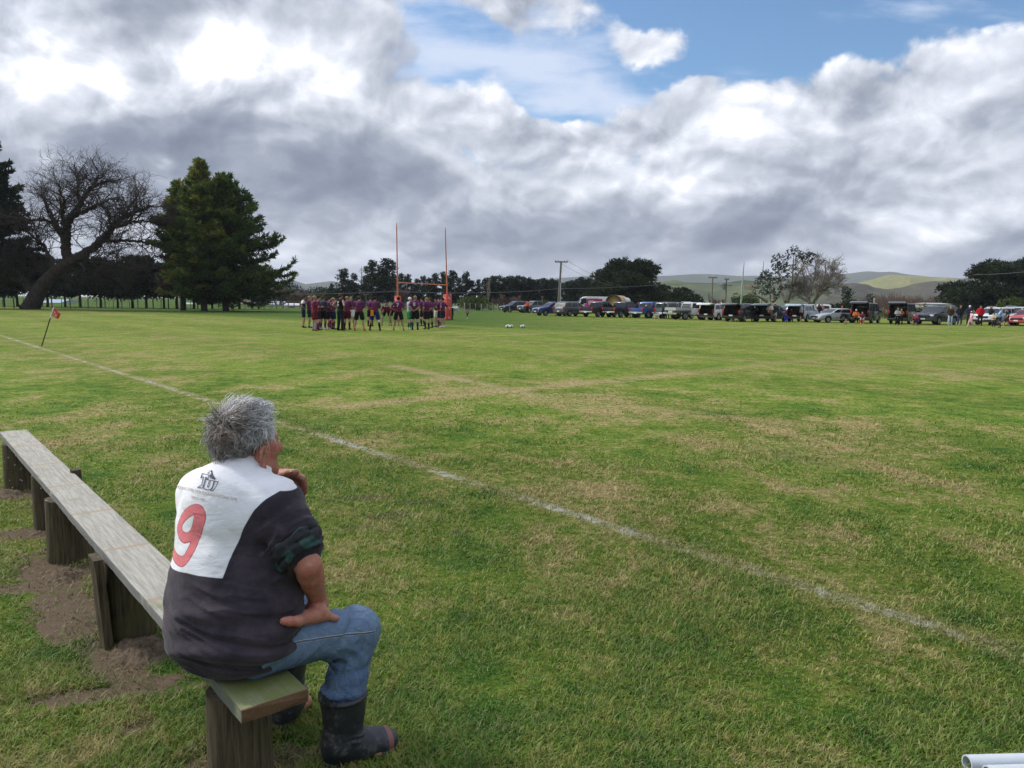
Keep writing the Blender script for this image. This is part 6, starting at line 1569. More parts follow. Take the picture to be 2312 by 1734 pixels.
sp(z4, 1990, 600, 190, 'spectator in green check shirt and cap beside the dog', arm='fold', shirt=(.025, .075, .05), legs=(.018, .025, .05), hat=('cap', (.35, .22, .2)), bulk=1.15)
sp(z4, 2080, 590, 200, 'shorter spectator in olive green by the silver canopy ute', shirt=(.05, .06, .02), H=1.6)
sp(z5, 1165, 690, 170, 'spectator in dark jacket with pale front at the open white tailgate', arm='fold', shirt=(.03, .03, .045), legs=BLK, H=1.70)
sp(z5, 1400, 690, -100, 'tall grey haired man in long dark coat beside the white car', arm='pockets', shirt=(.020, .024, .034), sleeve='coat', legs=(.012, .013, .018), hair='grey', H=1.88)
sp(z5, 1610, 722, 30, 'spectator in black top and sand coloured trousers, legs apart', leg='wide', arm='fold', shirt=(.025, .016, .014), sleeve='coat', legs=(.40, .29, .20), hair='brown', boots=(.30, .10, .05), H=1.78)
sp(z5, 1725, 700, 100, 'grey jumper spectator stooping over the pushchair', arm='bend', leg='bend', shirt=(.30, .28, .27), hair='grey')
sp(z6, 105, 690, 150, 'spectator in long black coat beside the dark green open hatch', arm='pockets', shirt=(.012, .013, .014), sleeve='coat', hair='dark', H=1.78)
sp(z6, 318, 640, 200, 'little girl in pink sitting inside the dark green open hatch', arm='sit', leg='sit', shirt=(.70, .10, .22), legs=(.55, .05, .18), hair='brown', hairstyle='long', H=1.15, elev=.42, d=76.5)
sp(z6, 498, 705, -150, 'spectator in cream jacket and black shorts by the dark green car', arm='fold', shirt=(.50, .47, .40), sleeve='coat', trouser='shorts', legs=BLK, hair='brown', hat=('cap', (.25, .08, .06)), socks=(.05, .02, .02))
sp(z6, 612, 705, 20, 'spectator in dark olive jacket and pale grey shorts seen from behind', arm='fold', shirt=(.030, .032, .026), sleeve='coat', trouser='shorts', legs=(.40, .42, .45), hat=('cap', (.40, .33, .2)))
sp(z6, 890, 705, 215, 'small child in bright blue crouching at the silver car bumper', arm='sit', leg='crouch', shirt=(.05, .05, .42), legs=(.05, .05, .35), H=1.15, hair='brown', boots=(.6, .6, .6))
sp(z6, 1030, 690, 200, 'spectator in red top perched on the silver car tailgate edge', arm='sit', leg='sit', shirt=(.22, .02, .03), legs=(.02, .025, .02), hair='grey', H=1.75, d=75.6)
sp(z6, 1140, 640, 195, 'small child in black tee sitting inside the silver car hatch', arm='sit', leg='sit', shirt=(.02, .02, .02), sleeve='short', trouser='shorts', H=1.05, hair='fair', elev=.45, d=76.5, boots=(.7, .7, .7))
sp(z6, 1242, 710, -60, 'bare legged spectator in grey jacket beside the silver people carrier', arm='pockets', shirt=(.34, .34, .34), sleeve='coat', trouser='shorts', legs=BLK, hair='dark', boots=(.3, .12, .06))
sp(z6, 1680, 690, 60, 'spectator in navy jacket at the bonnet of the silver sedan', arm='fold', shirt=(.018, .018, .032), sleeve='coat', legs=BLK, hair='red', hairstyle='long', d=78)
sp(z6, 1745, 660, 190, 'person in dusty pink top behind the silver sedan bonnet', shirt=(.40, .20, .19), hair='fair', d=84)
sp(z7, 118, 690, 200, 'person in orange hat and orange top behind the silver sedan boot', shirt=(.60, .10, .04), hat=('beanie', (.62, .12, .05)), H=1.6, d=81)
sp(z7, 200, 725, -80, 'boy in black leaning over beside the first open van', arm='bend', leg='bend', shirt=BLK, trouser='shorts', H=1.50, hair='dark')
sp(z7, 420, 705, 200, 'man in orange jumper with folded arms sitting in the van tailgate', arm='sitfold', leg='sit', shirt=(.55, .16, .05), legs=BLK, hair='white', H=1.80)
sp(z7, 560, 722, 200, 'boy in maroon jersey and red socks sitting on the van tailgate', arm='sit', leg='sit', shirt=MAROON, sleeve='short', trouser='shorts', legs=(.40, .35, .32), socks=(.50, .04, .06), hair='brown', H=1.55, boots=(.5, .05, .06))
sp(z7, 1360, 750, 200, 'boy in black and white hooped jersey beside the second open van', arm='fold', shirt=HOOPS, hair='fair', H=1.50, legs=(.01, .01, .012))
sp(z7, 1440, 735, 190, 'child in rust brown top behind the hooped jersey boy', arm='fold', shirt=(.24, .09, .05), hair='fair', H=1.42)
sp(z7, 1800, 748, -110, 'child in maroon top and pink cap crouching on one knee', arm='crouch', leg='crouch', shirt=(.22, .03, .06), trouser='shorts', legs=(.018, .022, .05), hat=('cap', (.55, .10, .18)), H=1.55)
sp(z8, 462, 778, 190, 'blonde woman in brown and black jacket and pale blue jeans', arm='pockets', shirt=(.055, .035, .018), legs=(.46, .56, .68), hair='fair', hairstyle='long', H=1.72, bulk=.98, boots=(.6, .6, .6), sleeve='coat')
sp(z8, 690, 778, 185, 'spectator in black puffer jacket, tan cap and blue jeans', arm='pockets', shirt=(.014, .015, .017), sleeve='coat', legs=(.040, .060, .13), hat=('cap', (.30, .15, .08)), H=1.78, boots=(.6, .6, .58), bulk=1.12)
sp(z8, 905, 760, 190, 'spectator in navy coat and white beanie behind the pink child', arm='pockets', shirt=(.022, .026, .065), sleeve='coat', legs=(.015, .018, .04), hat=('beanie', (.75, .75, .75)), H=1.80)
sp(z8, 958, 822, -95, 'small child in pink hooded onesie running across the grass', arm='walk', leg='walk', shirt=(.66, .36, .42), legs=(.62, .34, .40), hat=('beanie', (.66, .36, .42)), H=1.32, bulk=1.1, boots=(.6, .5, .42))
sp(z8, 1165, 788, 195, 'man in bright red jacket and dark cap', arm='pockets', shirt=(.42, .012, .025), sleeve='coat', legs=(.022, .024, .026), hat=('cap', (.05, .05, .055)), hair='grey', H=1.80, bulk=1.08)
sp(z8, 1405, 780, 100, 'fair haired woman in long black coat holding a phone up', arm='phone', shirt=(.010, .010, .011), sleeve='coat', legs=(.02, .012, .01), hair='fair', hairstyle='long', H=1.75)
sp(z8, 1490, 815, -120, 'toddler in fluffy beige jacket below the woman in black', arm='fold', shirt=(.45, .33, .24), sleeve='coat', legs=(.03, .035, .03), hair='brown', H=1.15, bulk=1.15)
sp(z8, 1640, 828, -60, 'spectator in sky blue top and dark shorts by the silver car', arm='fold', shirt=(.20, .40, .66), trouser='shorts', legs=(.018, .022, .04), hair='fair', H=1.62, socks=BLK)
sp(z8, 1800, 836, -95, 'boy in black tee and shorts striding past the silver car', arm='walk', leg='walk', shirt=BLK, sleeve='short', trouser='shorts', hair='dark', H=1.55, boots=(.55, .40, .28))
# ---------------------------------------------------------------- dog
def build_dog():
    g = gnd(*z4(1825, 605)); t = empty('dog', g, R(200)); tag(t, 'white and tan dog standing at the feet of the check shirt spectator', 'dog')
    S = SDF((-.55, -.2, -.01), (.62, .2, .75), .014)
    S.ell((.14, 0, .44), (.17, .10, .13), None, .05).ell((-.12, 0, .45), (.18, .085, .10), None, .06); S.cap((-.25, 0, .46), (-.30, 0, .44), .085, .07, .04)
    S.cap((.24, 0, .50), (.36, 0, .63), .075, .058, .04); S.ell((.40, 0, .66), (.085, .065, .062), None, .03); S.cap((.44, 0, .645), (.53, 0, .625), .040, .028, .02)
    for s in (1, -1):
        S.cap((.37, .05 * s, .70), (.34, .075 * s, .64), .022, .014, .01)
        S.cap((.20, .07 * s, .40), (.21, .07 * s, .20), .048, .027, .03); S.cap((.21, .07 * s, .20), (.20, .07 * s, .03), .026, .022, .01); S.cap((.20, .07 * s, .022), (.245, .07 * s, .018), .024, .02, .01)
        S.cap((-.27, .07 * s, .42), (-.20, .07 * s, .27), .066, .038, .03); S.cap((-.20, .07 * s, .27), (-.31, .07 * s, .17), .034, .024, .015); S.cap((-.31, .07 * s, .17), (-.29, .07 * s, .03), .024, .02, .01); S.cap((-.29, .07 * s, .022), (-.25, .07 * s, .018), .024, .02, .01)
    S.chain([(-.34, 0, .48), (-.44, 0, .50), (-.50, 0, .58)], [.026, .020, .012], .02)
    def fur(tn, b, o):
        n = tn.noise(tn.coord('Object'), 4.5, 3, .5); tn.put(b.inputs['Base Color'], tn.mix(n.sm(.50, .56), (.62, .58, .52), (.28, .18, .10))); b.inputs['Roughness'].default_value = .9
    link('body', S.mesh('body', 1), mat('dog_coat', fn=fur), t)
build_dog()

# ================================================================== vehicles
def paint(name, rgb, rough=.30, metal=.25):
    def fn(t, b, o):
        c = t.coord('Object'); n = t.noise(c, 3, 4, .6); x, y, z = t.sep(c)
        col = t.mix(((z + (n - .5) * .5).sm(.75, .25)) * .45, rgb, (.13, .115, .09))            # road dirt low on the panels
        t.put(b.inputs['Base Color'], col); t.put(b.inputs['Roughness'], n * .2 + rough - .05); b.inputs['Metallic'].default_value = metal; b.inputs['Coat Weight'].default_value = .5; b.inputs['Coat Roughness'].default_value = .08
    return mat(name, fn=fn)
M_GLASS = mat('car_glass', (.010, .013, .017), .08, 0, .45); M_TYRE = varied('tyre_rubber', (.018, .018, .018), .9, .3, 8); M_RIM = mat('alloy_rim', (.34, .35, .36), .35, .8); M_BLACKP = varied('black_plastic', (.02, .02, .021), .6, .25, 8); M_LAMP = mat('headlamp_glass', (.62, .64, .66), .12, .2, .8); M_TAIL = mat('tail_lamp_red', (.38, .012, .012), .25, 0, .6); M_PLATE = mat('number_plate_white', (.66, .67, .66), .5); M_CHROME = mat('chrome_trim', (.62, .63, .64), .18, .9); M_INT = varied('dark_interior', (.022, .020, .019), .9, .4, 6); M_ALU = varied('tray_alloy', (.42, .43, .42), .5, .2, 5, metal=.3)
def clip_x(poly, x0, keep_less):
    out = []; n = len(poly)
    for i in range(n):
        a, b = poly[i], poly[(i + 1) % n]; ia = (a[0] <= x0) == keep_less; ib = (b[0] <= x0) == keep_less
        if ia: out.append(a)
        if ia != ib: t = (x0 - a[0]) / (b[0] - a[0]); out.append((x0, a[1] + (b[1] - a[1]) * t))
    return out
def slab(mb, poly, w0, w1, zb, zt, taper):
    """side outline extruded from y=w0 to y=w1, leaning in above zb"""
    def wy(w, z): f = max(0, min(1, (z - zb) / max(1e-6, zt - zb))); return w * (1 - taper * f)
    n = len(poly); V = [(x, wy(w0, z), z) for x, z in poly] + [(x, wy(w1, z), z) for x, z in poly]
    F = [tuple(reversed(range(n))), tuple(range(n, 2 * n))] + [(i, (i + 1) % n, n + (i + 1) % n, n + i) for i in range(n)]
    mb.add(V, F)
def bevelled(mb, off, seg=2):
    me = bpy.data.meshes.new('b'); me.from_pydata(mb.v, [], mb.f); me.polygons.foreach_set('material_index', mb.m); bm = bmesh.new(); bm.from_mesh(me); bmesh.ops.recalc_face_normals(bm, faces=bm.faces)
    ed = [e for e in bm.edges if len(e.link_faces) == 2 and e.calc_face_angle(0) > R(28)]
    try: bmesh.ops.bevel(bm, geom=ed, offset=off, segments=seg, affect='EDGES', profile=.5, clamp_overlap=True)
    except Exception: pass
    bm.to_mesh(me); bm.free(); me.polygons.foreach_set('use_smooth', [True] * len(me.polygons)); me.set_sharp_from_angle(angle=R(40)); return me
def arch(cx, r, z0, n=9): return [(cx + r * math.cos(a), z0 + r * math.sin(a)) for a in np.linspace(0, math.pi, n)]
SPEC = {  # length, width, wheel radius, axle xs, belt, roof, nose outline(from sill front, up), tail outline, cabin
    'suv': dict(L=4.60, W=1.84, r=.36, ax=(1.35, -1.33), sill=.30, belt=1.05, roof=1.66, nose=[(2.28, .32), (2.32, .62), (2.26, .86), (2.12, .98), (1.30, 1.08)], tail=[(-2.22, 1.06), (-2.30, .80), (-2.28, .34)], cab=[(1.18, 1.05), (.42, 1.56), (.10, 1.65), (-1.50, 1.64), (-1.95, 1.55), (-2.22, 1.05)]),
    'wagon': dict(L=4.75, W=1.80, r=.33, ax=(1.38, -1.34), sill=.26, belt=.98, roof=1.52, nose=[(2.34, .28), (2.38, .54), (2.30, .74), (2.14, .86), (1.28, 1.00)], tail=[(-2.30, .98), (-2.37, .74), (-2.34, .32)], cab=[(1.20, .98), (.40, 1.43), (.08, 1.51), (-1.65, 1.50), (-2.02, 1.42), (-2.30, .98)]),
    'sedan': dict(L=4.60, W=1.72, r=.31, ax=(1.34, -1.26), sill=.22, belt=.90, roof=1.38, nose=[(2.26, .24), (2.30, .48), (2.24, .64), (2.08, .72), (1.06, .90)], tail=[(-1.55, .93), (-2.16, .90), (-2.28, .80), (-2.30, .50), (-2.26, .28)], cab=[(1.10, .90), (.38, 1.30), (.02, 1.38), (-.72, 1.37), (-1.02, 1.31), (-1.62, .91)]),
    'ute': dict(L=5.30, W=1.86, r=.40, ax=(1.62, -1.52), sill=.42, belt=1.14, roof=1.80, nose=[(2.58, .42), (2.63, .74), (2.58, .98), (2.46, 1.08), (1.52, 1.16)], tail=[(-.78, 1.14), (-2.62, 1.12), (-2.66, .84), (-2.62, .48)], cab=[(1.42, 1.14), (.70, 1.70), (.42, 1.79), (-.52, 1.78), (-.72, 1.70), (-.84, 1.14)]),
    'van': dict(L=4.85, W=1.74, r=.33, ax=(1.62, -1.22), sill=.28, belt=1.10, roof=1.96, nose=[(2.34, .30), (2.42, .60), (2.40, .84), (2.26, 1.04), (2.02, 1.12)], tail=[(-2.38, 1.10), (-2.42, .80), (-2.40, .34)], cab=[(2.02, 1.10), (1.26, 1.82), (.98, 1.93), (-2.0, 1.94), (-2.28, 1.86), (-2.39, 1.10)]),
    'bigvan': dict(L=5.9, W=2.0, r=.36, ax=(2.05, -1.6), sill=.30, belt=1.25, roof=2.62, nose=[(2.90, .32), (2.95, .66), (2.88, .98), (2.62, 1.20), (2.30, 1.28)], tail=[(-2.94, 1.25), (-2.95, .8), (-2.93, .36)], cab=[(2.30, 1.25), (1.62, 2.20), (1.20, 2.52), (.8, 2.60), (-2.7, 2.60), (-2.90, 2.50), (-2.94, 1.25)]),
}
CARS = {}
def car_meshes(kind, opened=False, canopy=False, flat=False):
    key = (kind, opened, canopy, flat)
    if key in CARS: return CARS[key]
    s = SPEC[kind]; W = s['W'] / 2; r = s['r']; out = []
    def part(nm, me, m, parent=None): out.append((nm, me, m, parent)); return len(out) - 1
    sill = s['sill']; ra = r + .06
    bottom = [(s['tail'][-1][0], s['tail'][-1][1]), (s['ax'][1] - ra, sill)] + list(reversed(arch(s['ax'][1], ra, r)))[0:] + [(s['ax'][1] + ra, sill), (s['ax'][0] - ra, sill)] + list(reversed(arch(s['ax'][0], ra, r))) + [(s['ax'][0] + ra, sill)]
    lower = bottom + s['nose'] + ([] if kind == 'sedan' else []) + s['tail'][:-1]
    cab = s['cab']
    back = s['tail'][-1][0]; mb = MB()
    bw = 0.10
    if kind == 'ute':
        xb = cab[-1][0] + .02
        if flat:
            lower_f = clip_x(lower, xb, False); slab(mb, lower_f, -W, W, s['belt'], s['roof'], 0)
        else:
            front = clip_x(lower, xb, False); slab(mb, front, -W, W, s['belt'], s['roof'], 0)
            rear = clip_x(lower, xb, True)
            for sg in (1, -1): slab(mb, rear, sg * (W - .08), sg * W, s['belt'], s['roof'], 0)
            mb.box(((xb + back) / 2, 0, .74), (xb - back - .1, 2 * W - .18, .06)); mb.box((back - .0, 0, .82), (.07, 2 * W - .17, .56))
    elif opened:
        xo = back + 1.05; slab(mb, clip_x(lower, xo, False), -W, W, s['belt'], s['roof'], 0); rear = clip_x(lower, xo, True)
        for sg in (1, -1): slab(mb, rear, sg * (W - .10), sg * W, s['belt'], s['roof'], 0)
        mb.box(((xo + back) / 2 + .02, 0, .50), (xo - back - .04, 2 * W - .22, .10)); mb.box((back + .06, 0, .42), (.16, 2 * W - .2, .24))
    else: slab(mb, lower, -W, W, s['belt'], s['roof'], 0)
    body = bevelled(mb, .035)
    # cabin shell, joined into the same body mesh
    mc = MB(); tp = .13 if kind != 'bigvan' else .06; Wc = W - .015
    if opened:
        xo = back + 1.05; slab(mc, clip_x(cab, xo, False), -Wc, Wc, s['belt'], s['roof'], tp); rc = clip_x(cab, xo, True)
        for sg in (1, -1): slab(mc, rc, sg * (Wc - .07), sg * Wc, s['belt'], s['roof'], tp)
        top = [p for p in rc if p[1] > s['belt'] + .3]; xs = [p[0] for p in top]; mc.box(((xo + min(xs)) / 2, 0, s['roof'] - .045), (xo - min(xs), 2 * Wc * (1 - tp) - .1, .06))
    else: slab(mc, cab, -Wc, Wc, s['belt'], s['roof'], tp)
    cb = bevelled(mc, .04); bm = bmesh.new(); bm.from_mesh(body); bm.from_mesh(cb); bm.to_mesh(body); bm.free(); body.polygons.foreach_set('use_smooth', [True] * len(body.polygons)); body.set_sharp_from_angle(angle=R(38)); body.name = 'body'
    bi = part('body', body, 'PAINT')
    # glass, 4 mm proud of the shell
    def wy(z): f = (z - s['belt']) / (s['roof'] - s['belt']); return Wc * (1 - tp * max(0, min(1, f)))
    def sheet(nm, pts, m=M_GLASS, th=.008, parent=None):
        v = [Vector(p) for p in pts]; n = (v[1] - v[0]).cross(v[2] - v[0]).normalized(); q = MB(); k = len(v)
        q.add([p + n * .006 for p in v] + [p - n * th for p in v], [tuple(range(k)), tuple(reversed(range(k, 2 * k)))] + [(i, k + i, k + (i + 1) % k, (i + 1) % k) for i in range(k)]); return part(nm, q.mesh(nm), m, parent)
    a, b = cab[0], cab[1]; zt = b[1]
    def lerp2(p, q, t): return (p[0] + (q[0] - p[0]) * t, p[1] + (q[1] - p[1]) * t)
    p0, p1 = lerp2(a, b, .08), lerp2(a, b, .97)
    sheet('windscreen', [(p0[0], -wy(p0[1]) + .09, p0[1]), (p0[0], wy(p0[1]) - .09, p0[1]), (p1[0], wy(p1[1]) - .08, p1[1]), (p1[0], -wy(p1[1]) + .08, p1[1])])
    c, d = cab[-2], cab[-1]
    if not opened and kind != 'bigvan':
        q0, q1 = lerp2(d, c, .12), lerp2(d, c, .90)
        sheet('rear_window', [(q0[0], wy(q0[1]) - .10, q0[1]), (q0[0], -wy(q0[1]) + .10, q0[1]), (q1[0], -wy(q1[1]) + .10, q1[1]), (q1[0], wy(q1[1]) - .10, q1[1])])
    zb_, zt_ = s['belt'] + .06, s['roof'] - .13
    def xa(z): return a[0] + (b[0] - a[0]) * (z - a[1]) / (b[1] - a[1])
    def xd(z): return d[0] + (c[0] - d[0]) * (z - d[1]) / (c[1] - d[1])
    f0, f1 = xa(zb_) - .12, xa(zt_) - .10; r0, r1 = xd(zb_) + .14, xd(zt_) + .12
    cuts = {'suv': [.02, -1.02], 'wagon': [.02, -1.05], 'sedan': [-.05], 'ute': [.18], 'van': [1.02, .0, -1.15], 'bigvan': []}[kind]
    if kind == 'bigvan': r0 = r1 = 1.35
    edges = [(f0, f1)] + [(x, x) for x in cuts] + [(r0, r1)]
    for sg in (1, -1):
        for i in range(len(edges) - 1):
            g = .045; A0, A1 = edges[i][0] - (g if i else 0), edges[i][1] - (g if i else 0); B0, B1 = edges[i + 1][0] + (g if i + 2 < len(edges) else 0), edges[i + 1][1] + (g if i + 2 < len(edges) else 0)
            P = [(A0, sg * wy(zb_), zb_), (A1, sg * wy(zt_), zt_), (B1, sg * wy(zt_), zt_), (B0, sg * wy(zb_), zb_)]
            sheet('side_window', P if sg > 0 else list(reversed(P)))
    # wheels
    for ax in s['ax']:
        for sg in (1, -1):
            t = MB(); rot = Matrix.Rotation(R(90), 3, 'X'); cx = Vector((ax, sg * (W - .10), r))
            t.lathe([(r * .62, -.10), (r * .93, -.105), (r, -.07), (r, .07), (r * .93, .105), (r * .62, .10), (r * .62, -.10)], cx, 20, rot); wi = part('wheel', t.mesh('wheel', angle=40), M_TYRE)
            q = MB(); q.lathe([(r * .60, .09 * -sg * -1), (r * .63, .102 * sg * -1), (r * .56, .100 * sg * -1), (r * .50, .055 * sg * -1), (.05, .075 * sg * -1), (.0, .078 * sg * -1)], cx, 20, rot)
            for k in range(5):
                an = 2 * math.pi * k / 5; q.box(cx + Vector((math.cos(an) * r * .33, sg * .082, math.sin(an) * r * .33)), (r * .46, .03, .055), Matrix.Rotation(-an, 3, 'Y'))
            part('rim', q.mesh('rim', angle=40), M_RIM, wi)
    # lamps, bumpers, grille, plates, mirrors
    nz = s['nose']; fx = nz[1][0]; zl = nz[2][1] - .04
    for sg in (1, -1):
        q = MB(); q.box((nz[2][0] - .06, sg * (W - .23), zl), (.20, .40, .14), Matrix.Rotation(-sg * .22, 3, 'Z')); part('headlight', bevelled(q, .02), M_LAMP)
        q = MB(); tz = .86 if kind not in ('van', 'bigvan') else 1.0
        if kind == 'sedan': tz = .70
        q.box((back - .005, sg * (W - .10 if kind != 'sedan' else W - .2), tz + (.08 if kind in ('suv', 'ute', 'van') else 0)), (.11, .18 if kind != 'sedan' else .36, .36 if kind not in ('sedan',) else .15)); part('tail_light', bevelled(q, .02), M_TAIL)
        q = MB(); q.box((a[0] - .20, sg * (W + .10), s['belt'] + .07), (.12, .20, .15)); q.box((a[0] - .20, sg * (W - .01), s['belt'] + .05), (.06, .08, .05)); part('mirror', bevelled(q, .03), 'PAINT')
    q = MB(); q.box((fx - .02, 0, nz[2][1] - .10), (.10, W * 1.15, .18)); part('grille', bevelled(q, .02), M_BLACKP)
    q = MB(); q.box((fx - .03, 0, nz[0][1] + .12), (.16, 2 * W - .08, .20)); part('bumper', bevelled(q, .04), M_BLACKP if kind in ('suv', 'ute') else 'PAINT')
    q = MB(); q.box((back - .01, 0, s['tail'][-1][1] + .12), (.16, 2 * W - .08, .18)); part('bumper', bevelled(q, .04), M_BLACKP if kind in ('suv',) else M_CHROME if kind == 'ute' else 'PAINT')
    q = MB(); q.box((fx + .055, 0, nz[0][1] + .20), (.012, .36, .12)); part('number_plate', q.mesh('number_plate'), M_PLATE)
    if not (flat): q = MB(); q.box((back - .10 if kind == 'ute' else back - .075, 0, .60 if kind != 'ute' else .56), (.012, .36, .12)); part('number_plate', q.mesh('number_plate'), M_PLATE)
    q = MB(); q.box((0, 0, sill + .02), (s['ax'][0] - s['ax'][1] - 2 * ra - .06, 2 * W + .012, .09)); part('sill_trim', q.mesh('sill_trim'), M_BLACKP)
    if kind in ('suv',):
        q = MB()
        for sg in (1, -1): q.tube([(.15, sg * (wy(1.6) - .06), s['roof'] + .03), (-.2, sg * (wy(1.6) - .06), s['roof'] + .055), (-1.4, sg * (wy(1.6) - .06), s['roof'] + .05), (-1.6, sg * (wy(1.6) - .06), s['roof'] + .02)], .02, 6)
        part('roof_rail', q.mesh('roof_rail'), M_CHROME)
    if opened:
        xr = c[0] + .05; zr = s['roof'] - .02; wr = Wc * (1 - tp) - .03; ln = {'suv': 1.05, 'wagon': .95, 'van': 1.25}.get(kind, 1.0); q = MB(); an = R(8)
        q.prism([(xr, zr), (xr - ln * .55, zr + ln * .10), (xr - ln, zr + ln * .02), (xr - ln - .04, zr - .10), (xr - ln * .98, zr - .13), (xr - ln * .5, zr + .0), (xr, zr - .07)], -wr, wr, (0, 2, 1)); ti = part('tailgate', bevelled(q, .025), 'PAINT')
        q = MB(); q.prism([(xr - .12, zr - .06), (xr - ln * .5, zr - .018), (xr - ln * .9, zr - .14), (xr - ln * .88, zr - .155), (xr - ln * .5, zr - .035), (xr - .12, zr - .078)], -wr + .12, wr - .12, (0, 2, 1)); part('tailgate_lining', q.mesh('tailgate_lining'), M_INT, ti)
        q = MB(); xo = back + 1.05; q.box((xo - .03, 0, 1.0), (.06, 2 * W - .26, .95)); q.box(((xo + back) / 2, 0, .57), (1.0, 2 * W - .24, .03))
        for sg in (1, -1): q.box(((xo + back) / 2, sg * (W - .125), .82), (.95, .03, .5)); q.box(((xo + back) / 2 + .1, sg * (Wc * .93 - .10), s['belt'] + .28), (.8, .03, .5))
        part('boot_interior', q.mesh('boot_interior'), M_INT)
    if canopy:
        q = MB(); pl_ = [(-.90, 1.12), (-.90, 1.74), (-1.1, 1.80), (-2.35, 1.76), (-2.55, 1.66), (-2.62, 1.12)]; slab(q, pl_, -W + .04, W - .04, 1.12, 1.8, .12); ci = part('canopy', bevelled(q, .05), 'PAINT')
        for sg in (1, -1): P = [(-1.05, sg * (W - .055), 1.24), (-1.05, sg * (W - .125), 1.62), (-2.3, sg * (W - .125), 1.60), (-2.42, sg * (W - .055), 1.24)]; sheet('canopy_window', P if sg > 0 else list(reversed(P)), parent=ci)
        sheet('canopy_window', [(-2.606, W - .2, 1.22), (-2.606, -W + .2, 1.22), (-2.568, -W + .26, 1.60), (-2.568, W - .26, 1.60)], parent=ci)
    if flat:
        q = MB(); q.box((-1.80, 0, .98), (1.95, 1.92, .07)); q.box((-1.80, 0, .80), (1.9, .7, .22)); ti = part('tray', q.mesh('tray'), M_ALU)
        q = MB()
        for sg in (1, -1): q.box((-1.80, sg * .95, 1.12), (1.92, .03, .22))
        q.box((-2.76, 0, 1.12), (.03, 1.9, .22)); part('drop_side', q.mesh('drop_side'), M_ALU, ti)
        q = MB()
        for sg in (1, -1): q.tube([(-.88, sg * .80, .98), (-.88, sg * .80, 1.86)], .025, 6)
        for z in (1.40, 1.60, 1.84): q.tube([(-.88, -.80, z), (-.88, .80, z)], .02, 6)
        part('headboard', q.mesh('headboard'), M_ALU, ti); q = MB()
        for sg in (1, -1): q.box((-1.55, sg * .80, .72), (.95, .25, .05)); q.box((-2.05, sg * .8, .52), (.04, .25, .36))
        part('mudguard', q.mesh('mudguard'), M_BLACKP, ti)
    CARS[key] = out; return out
def car(kind, pname, rgb, px, py, az, label, cat='car', name=None, back_off=None, opened=False, canopy=False, flat=False, metal=.25, d=None, group='vehicles parked along the far touchline', scale=1.0):
    P = paint(pname, rgb, metal=metal); g = gnd(px, py) if d is None else fp(px, d); u = Vector((g.x, g.y, 0)).normalized(); g = g + u * (1.5 if back_off is None else back_off); g.z = 0
    nm = name or {'suv': 'parked_suv', 'wagon': 'parked_car', 'sedan': 'parked_car', 'ute': 'parked_ute', 'van': 'parked_van', 'bigvan': 'food_van'}[kind]
    t = empty(nm, g, math.pi / 2 - R(az), scale); tag(t, label, cat, group); objs = []
    for (pn, me, m, par) in car_meshes(kind, opened, canopy, flat):
        o = bpy.data.objects.new(pn, me); COL.objects.link(o); o.parent = t if par is None else objs[par]
        mm = P if m == 'PAINT' else m
        if len(me.materials) == 0: me.materials.append(mm)
        o.material_slots[0].link = 'OBJECT'; o.material_slots[0].material = mm; objs.append(o)
    return t
OUT, IN = -129.0, 51.0        # nose towards the field / tail towards the field
car('suv', 'navy_paint', (.016, .020, .040), *z3(480, 505), OUT + 12, 'dark navy four wheel drive, first vehicle of the row at the fence end', 'car')
car('ute', 'gunmetal_paint', (.085, .105, .130), *z3(985, 520), OUT + 10, 'gunmetal ute with black grille, second vehicle of the row', 'ute')
car('suv', 'royal_blue_paint', (.020, .045, .150), *z3(1400, 590), OUT + 14, 'royal blue car whose bonnet someone leans on', 'car', scale=.97)
car('suv', 'sage_grey_paint', (.080, .095, .095), *z3(1905, 605), IN - 2, 'sage grey four wheel drive parked tail first beside the royal blue car', 'car')
t_ = car('ute', 'brown_black_paint', (.022, .017, .016), *z4(545, 566), IN - 8, 'very dark ute with red side graphic in front of the food van', 'ute')
MB().box((.2, -.936, .98), (.62, .012, .20), Matrix.Rotation(R(8), 3, 'Y')).build('side_graphic', mat('red_graphic', (.30, .02, .015)), t_)
car('ute', 'black_ute_paint', (.016, .016, .018), *z4(1080, 575), IN - 4, 'black ute with empty tray in front of the barrel', 'ute')
car('ute', 'bright_blue_paint', (.035, .075, .235), *z4(1660, 590), IN - 8, 'bright blue ute behind the people with the dog', 'ute')
car('ute', 'green_grey_paint', (.105, .125, .115), *z5(285, 662), IN - 2, 'green grey ute with windowed canopy', 'ute', canopy=True)
car('ute', 'white_tray_paint', (.58, .60, .60), *z5(700, 690), IN + 16, 'white ute with flat alloy tray and headboard', 'ute', flat=True, metal=0)
car('suv', 'white_suv_paint', (.60, .61, .60), *z5(1310, 700), IN - 8, 'white four wheel drive with raised tailgate, next to the alloy tray ute', 'car', opened=True, metal=0)
car('suv', 'jet_black_paint', (.010, .010, .012), *z5(1940, 738), IN - 8, 'jet black four wheel drive with raised tailgate behind the pushchair', 'car', opened=True)
car('suv', 'pale_silver_paint', (.36, .40, .42), *z5(2130, 640), OUT, 'pale silver four wheel drive glimpsed behind the black one', 'car', d=92)
car('suv', 'dark_green_paint', (.045, .065, .070), *z6(520, 702), IN - 12, 'dark green estate with raised tailgate and pink girl inside', 'car', opened=True)
car('suv', 'ice_silver_paint', (.34, .40, .45), *z6(1280, 706), IN - 12, 'ice silver people carrier with raised tailgate and child inside', 'car', opened=True)
car('wagon', 'mid_blue_paint', (.10, .15, .22), *z6(830, 620), OUT, 'blue car roof showing between the two open hatches', 'car', d=92)
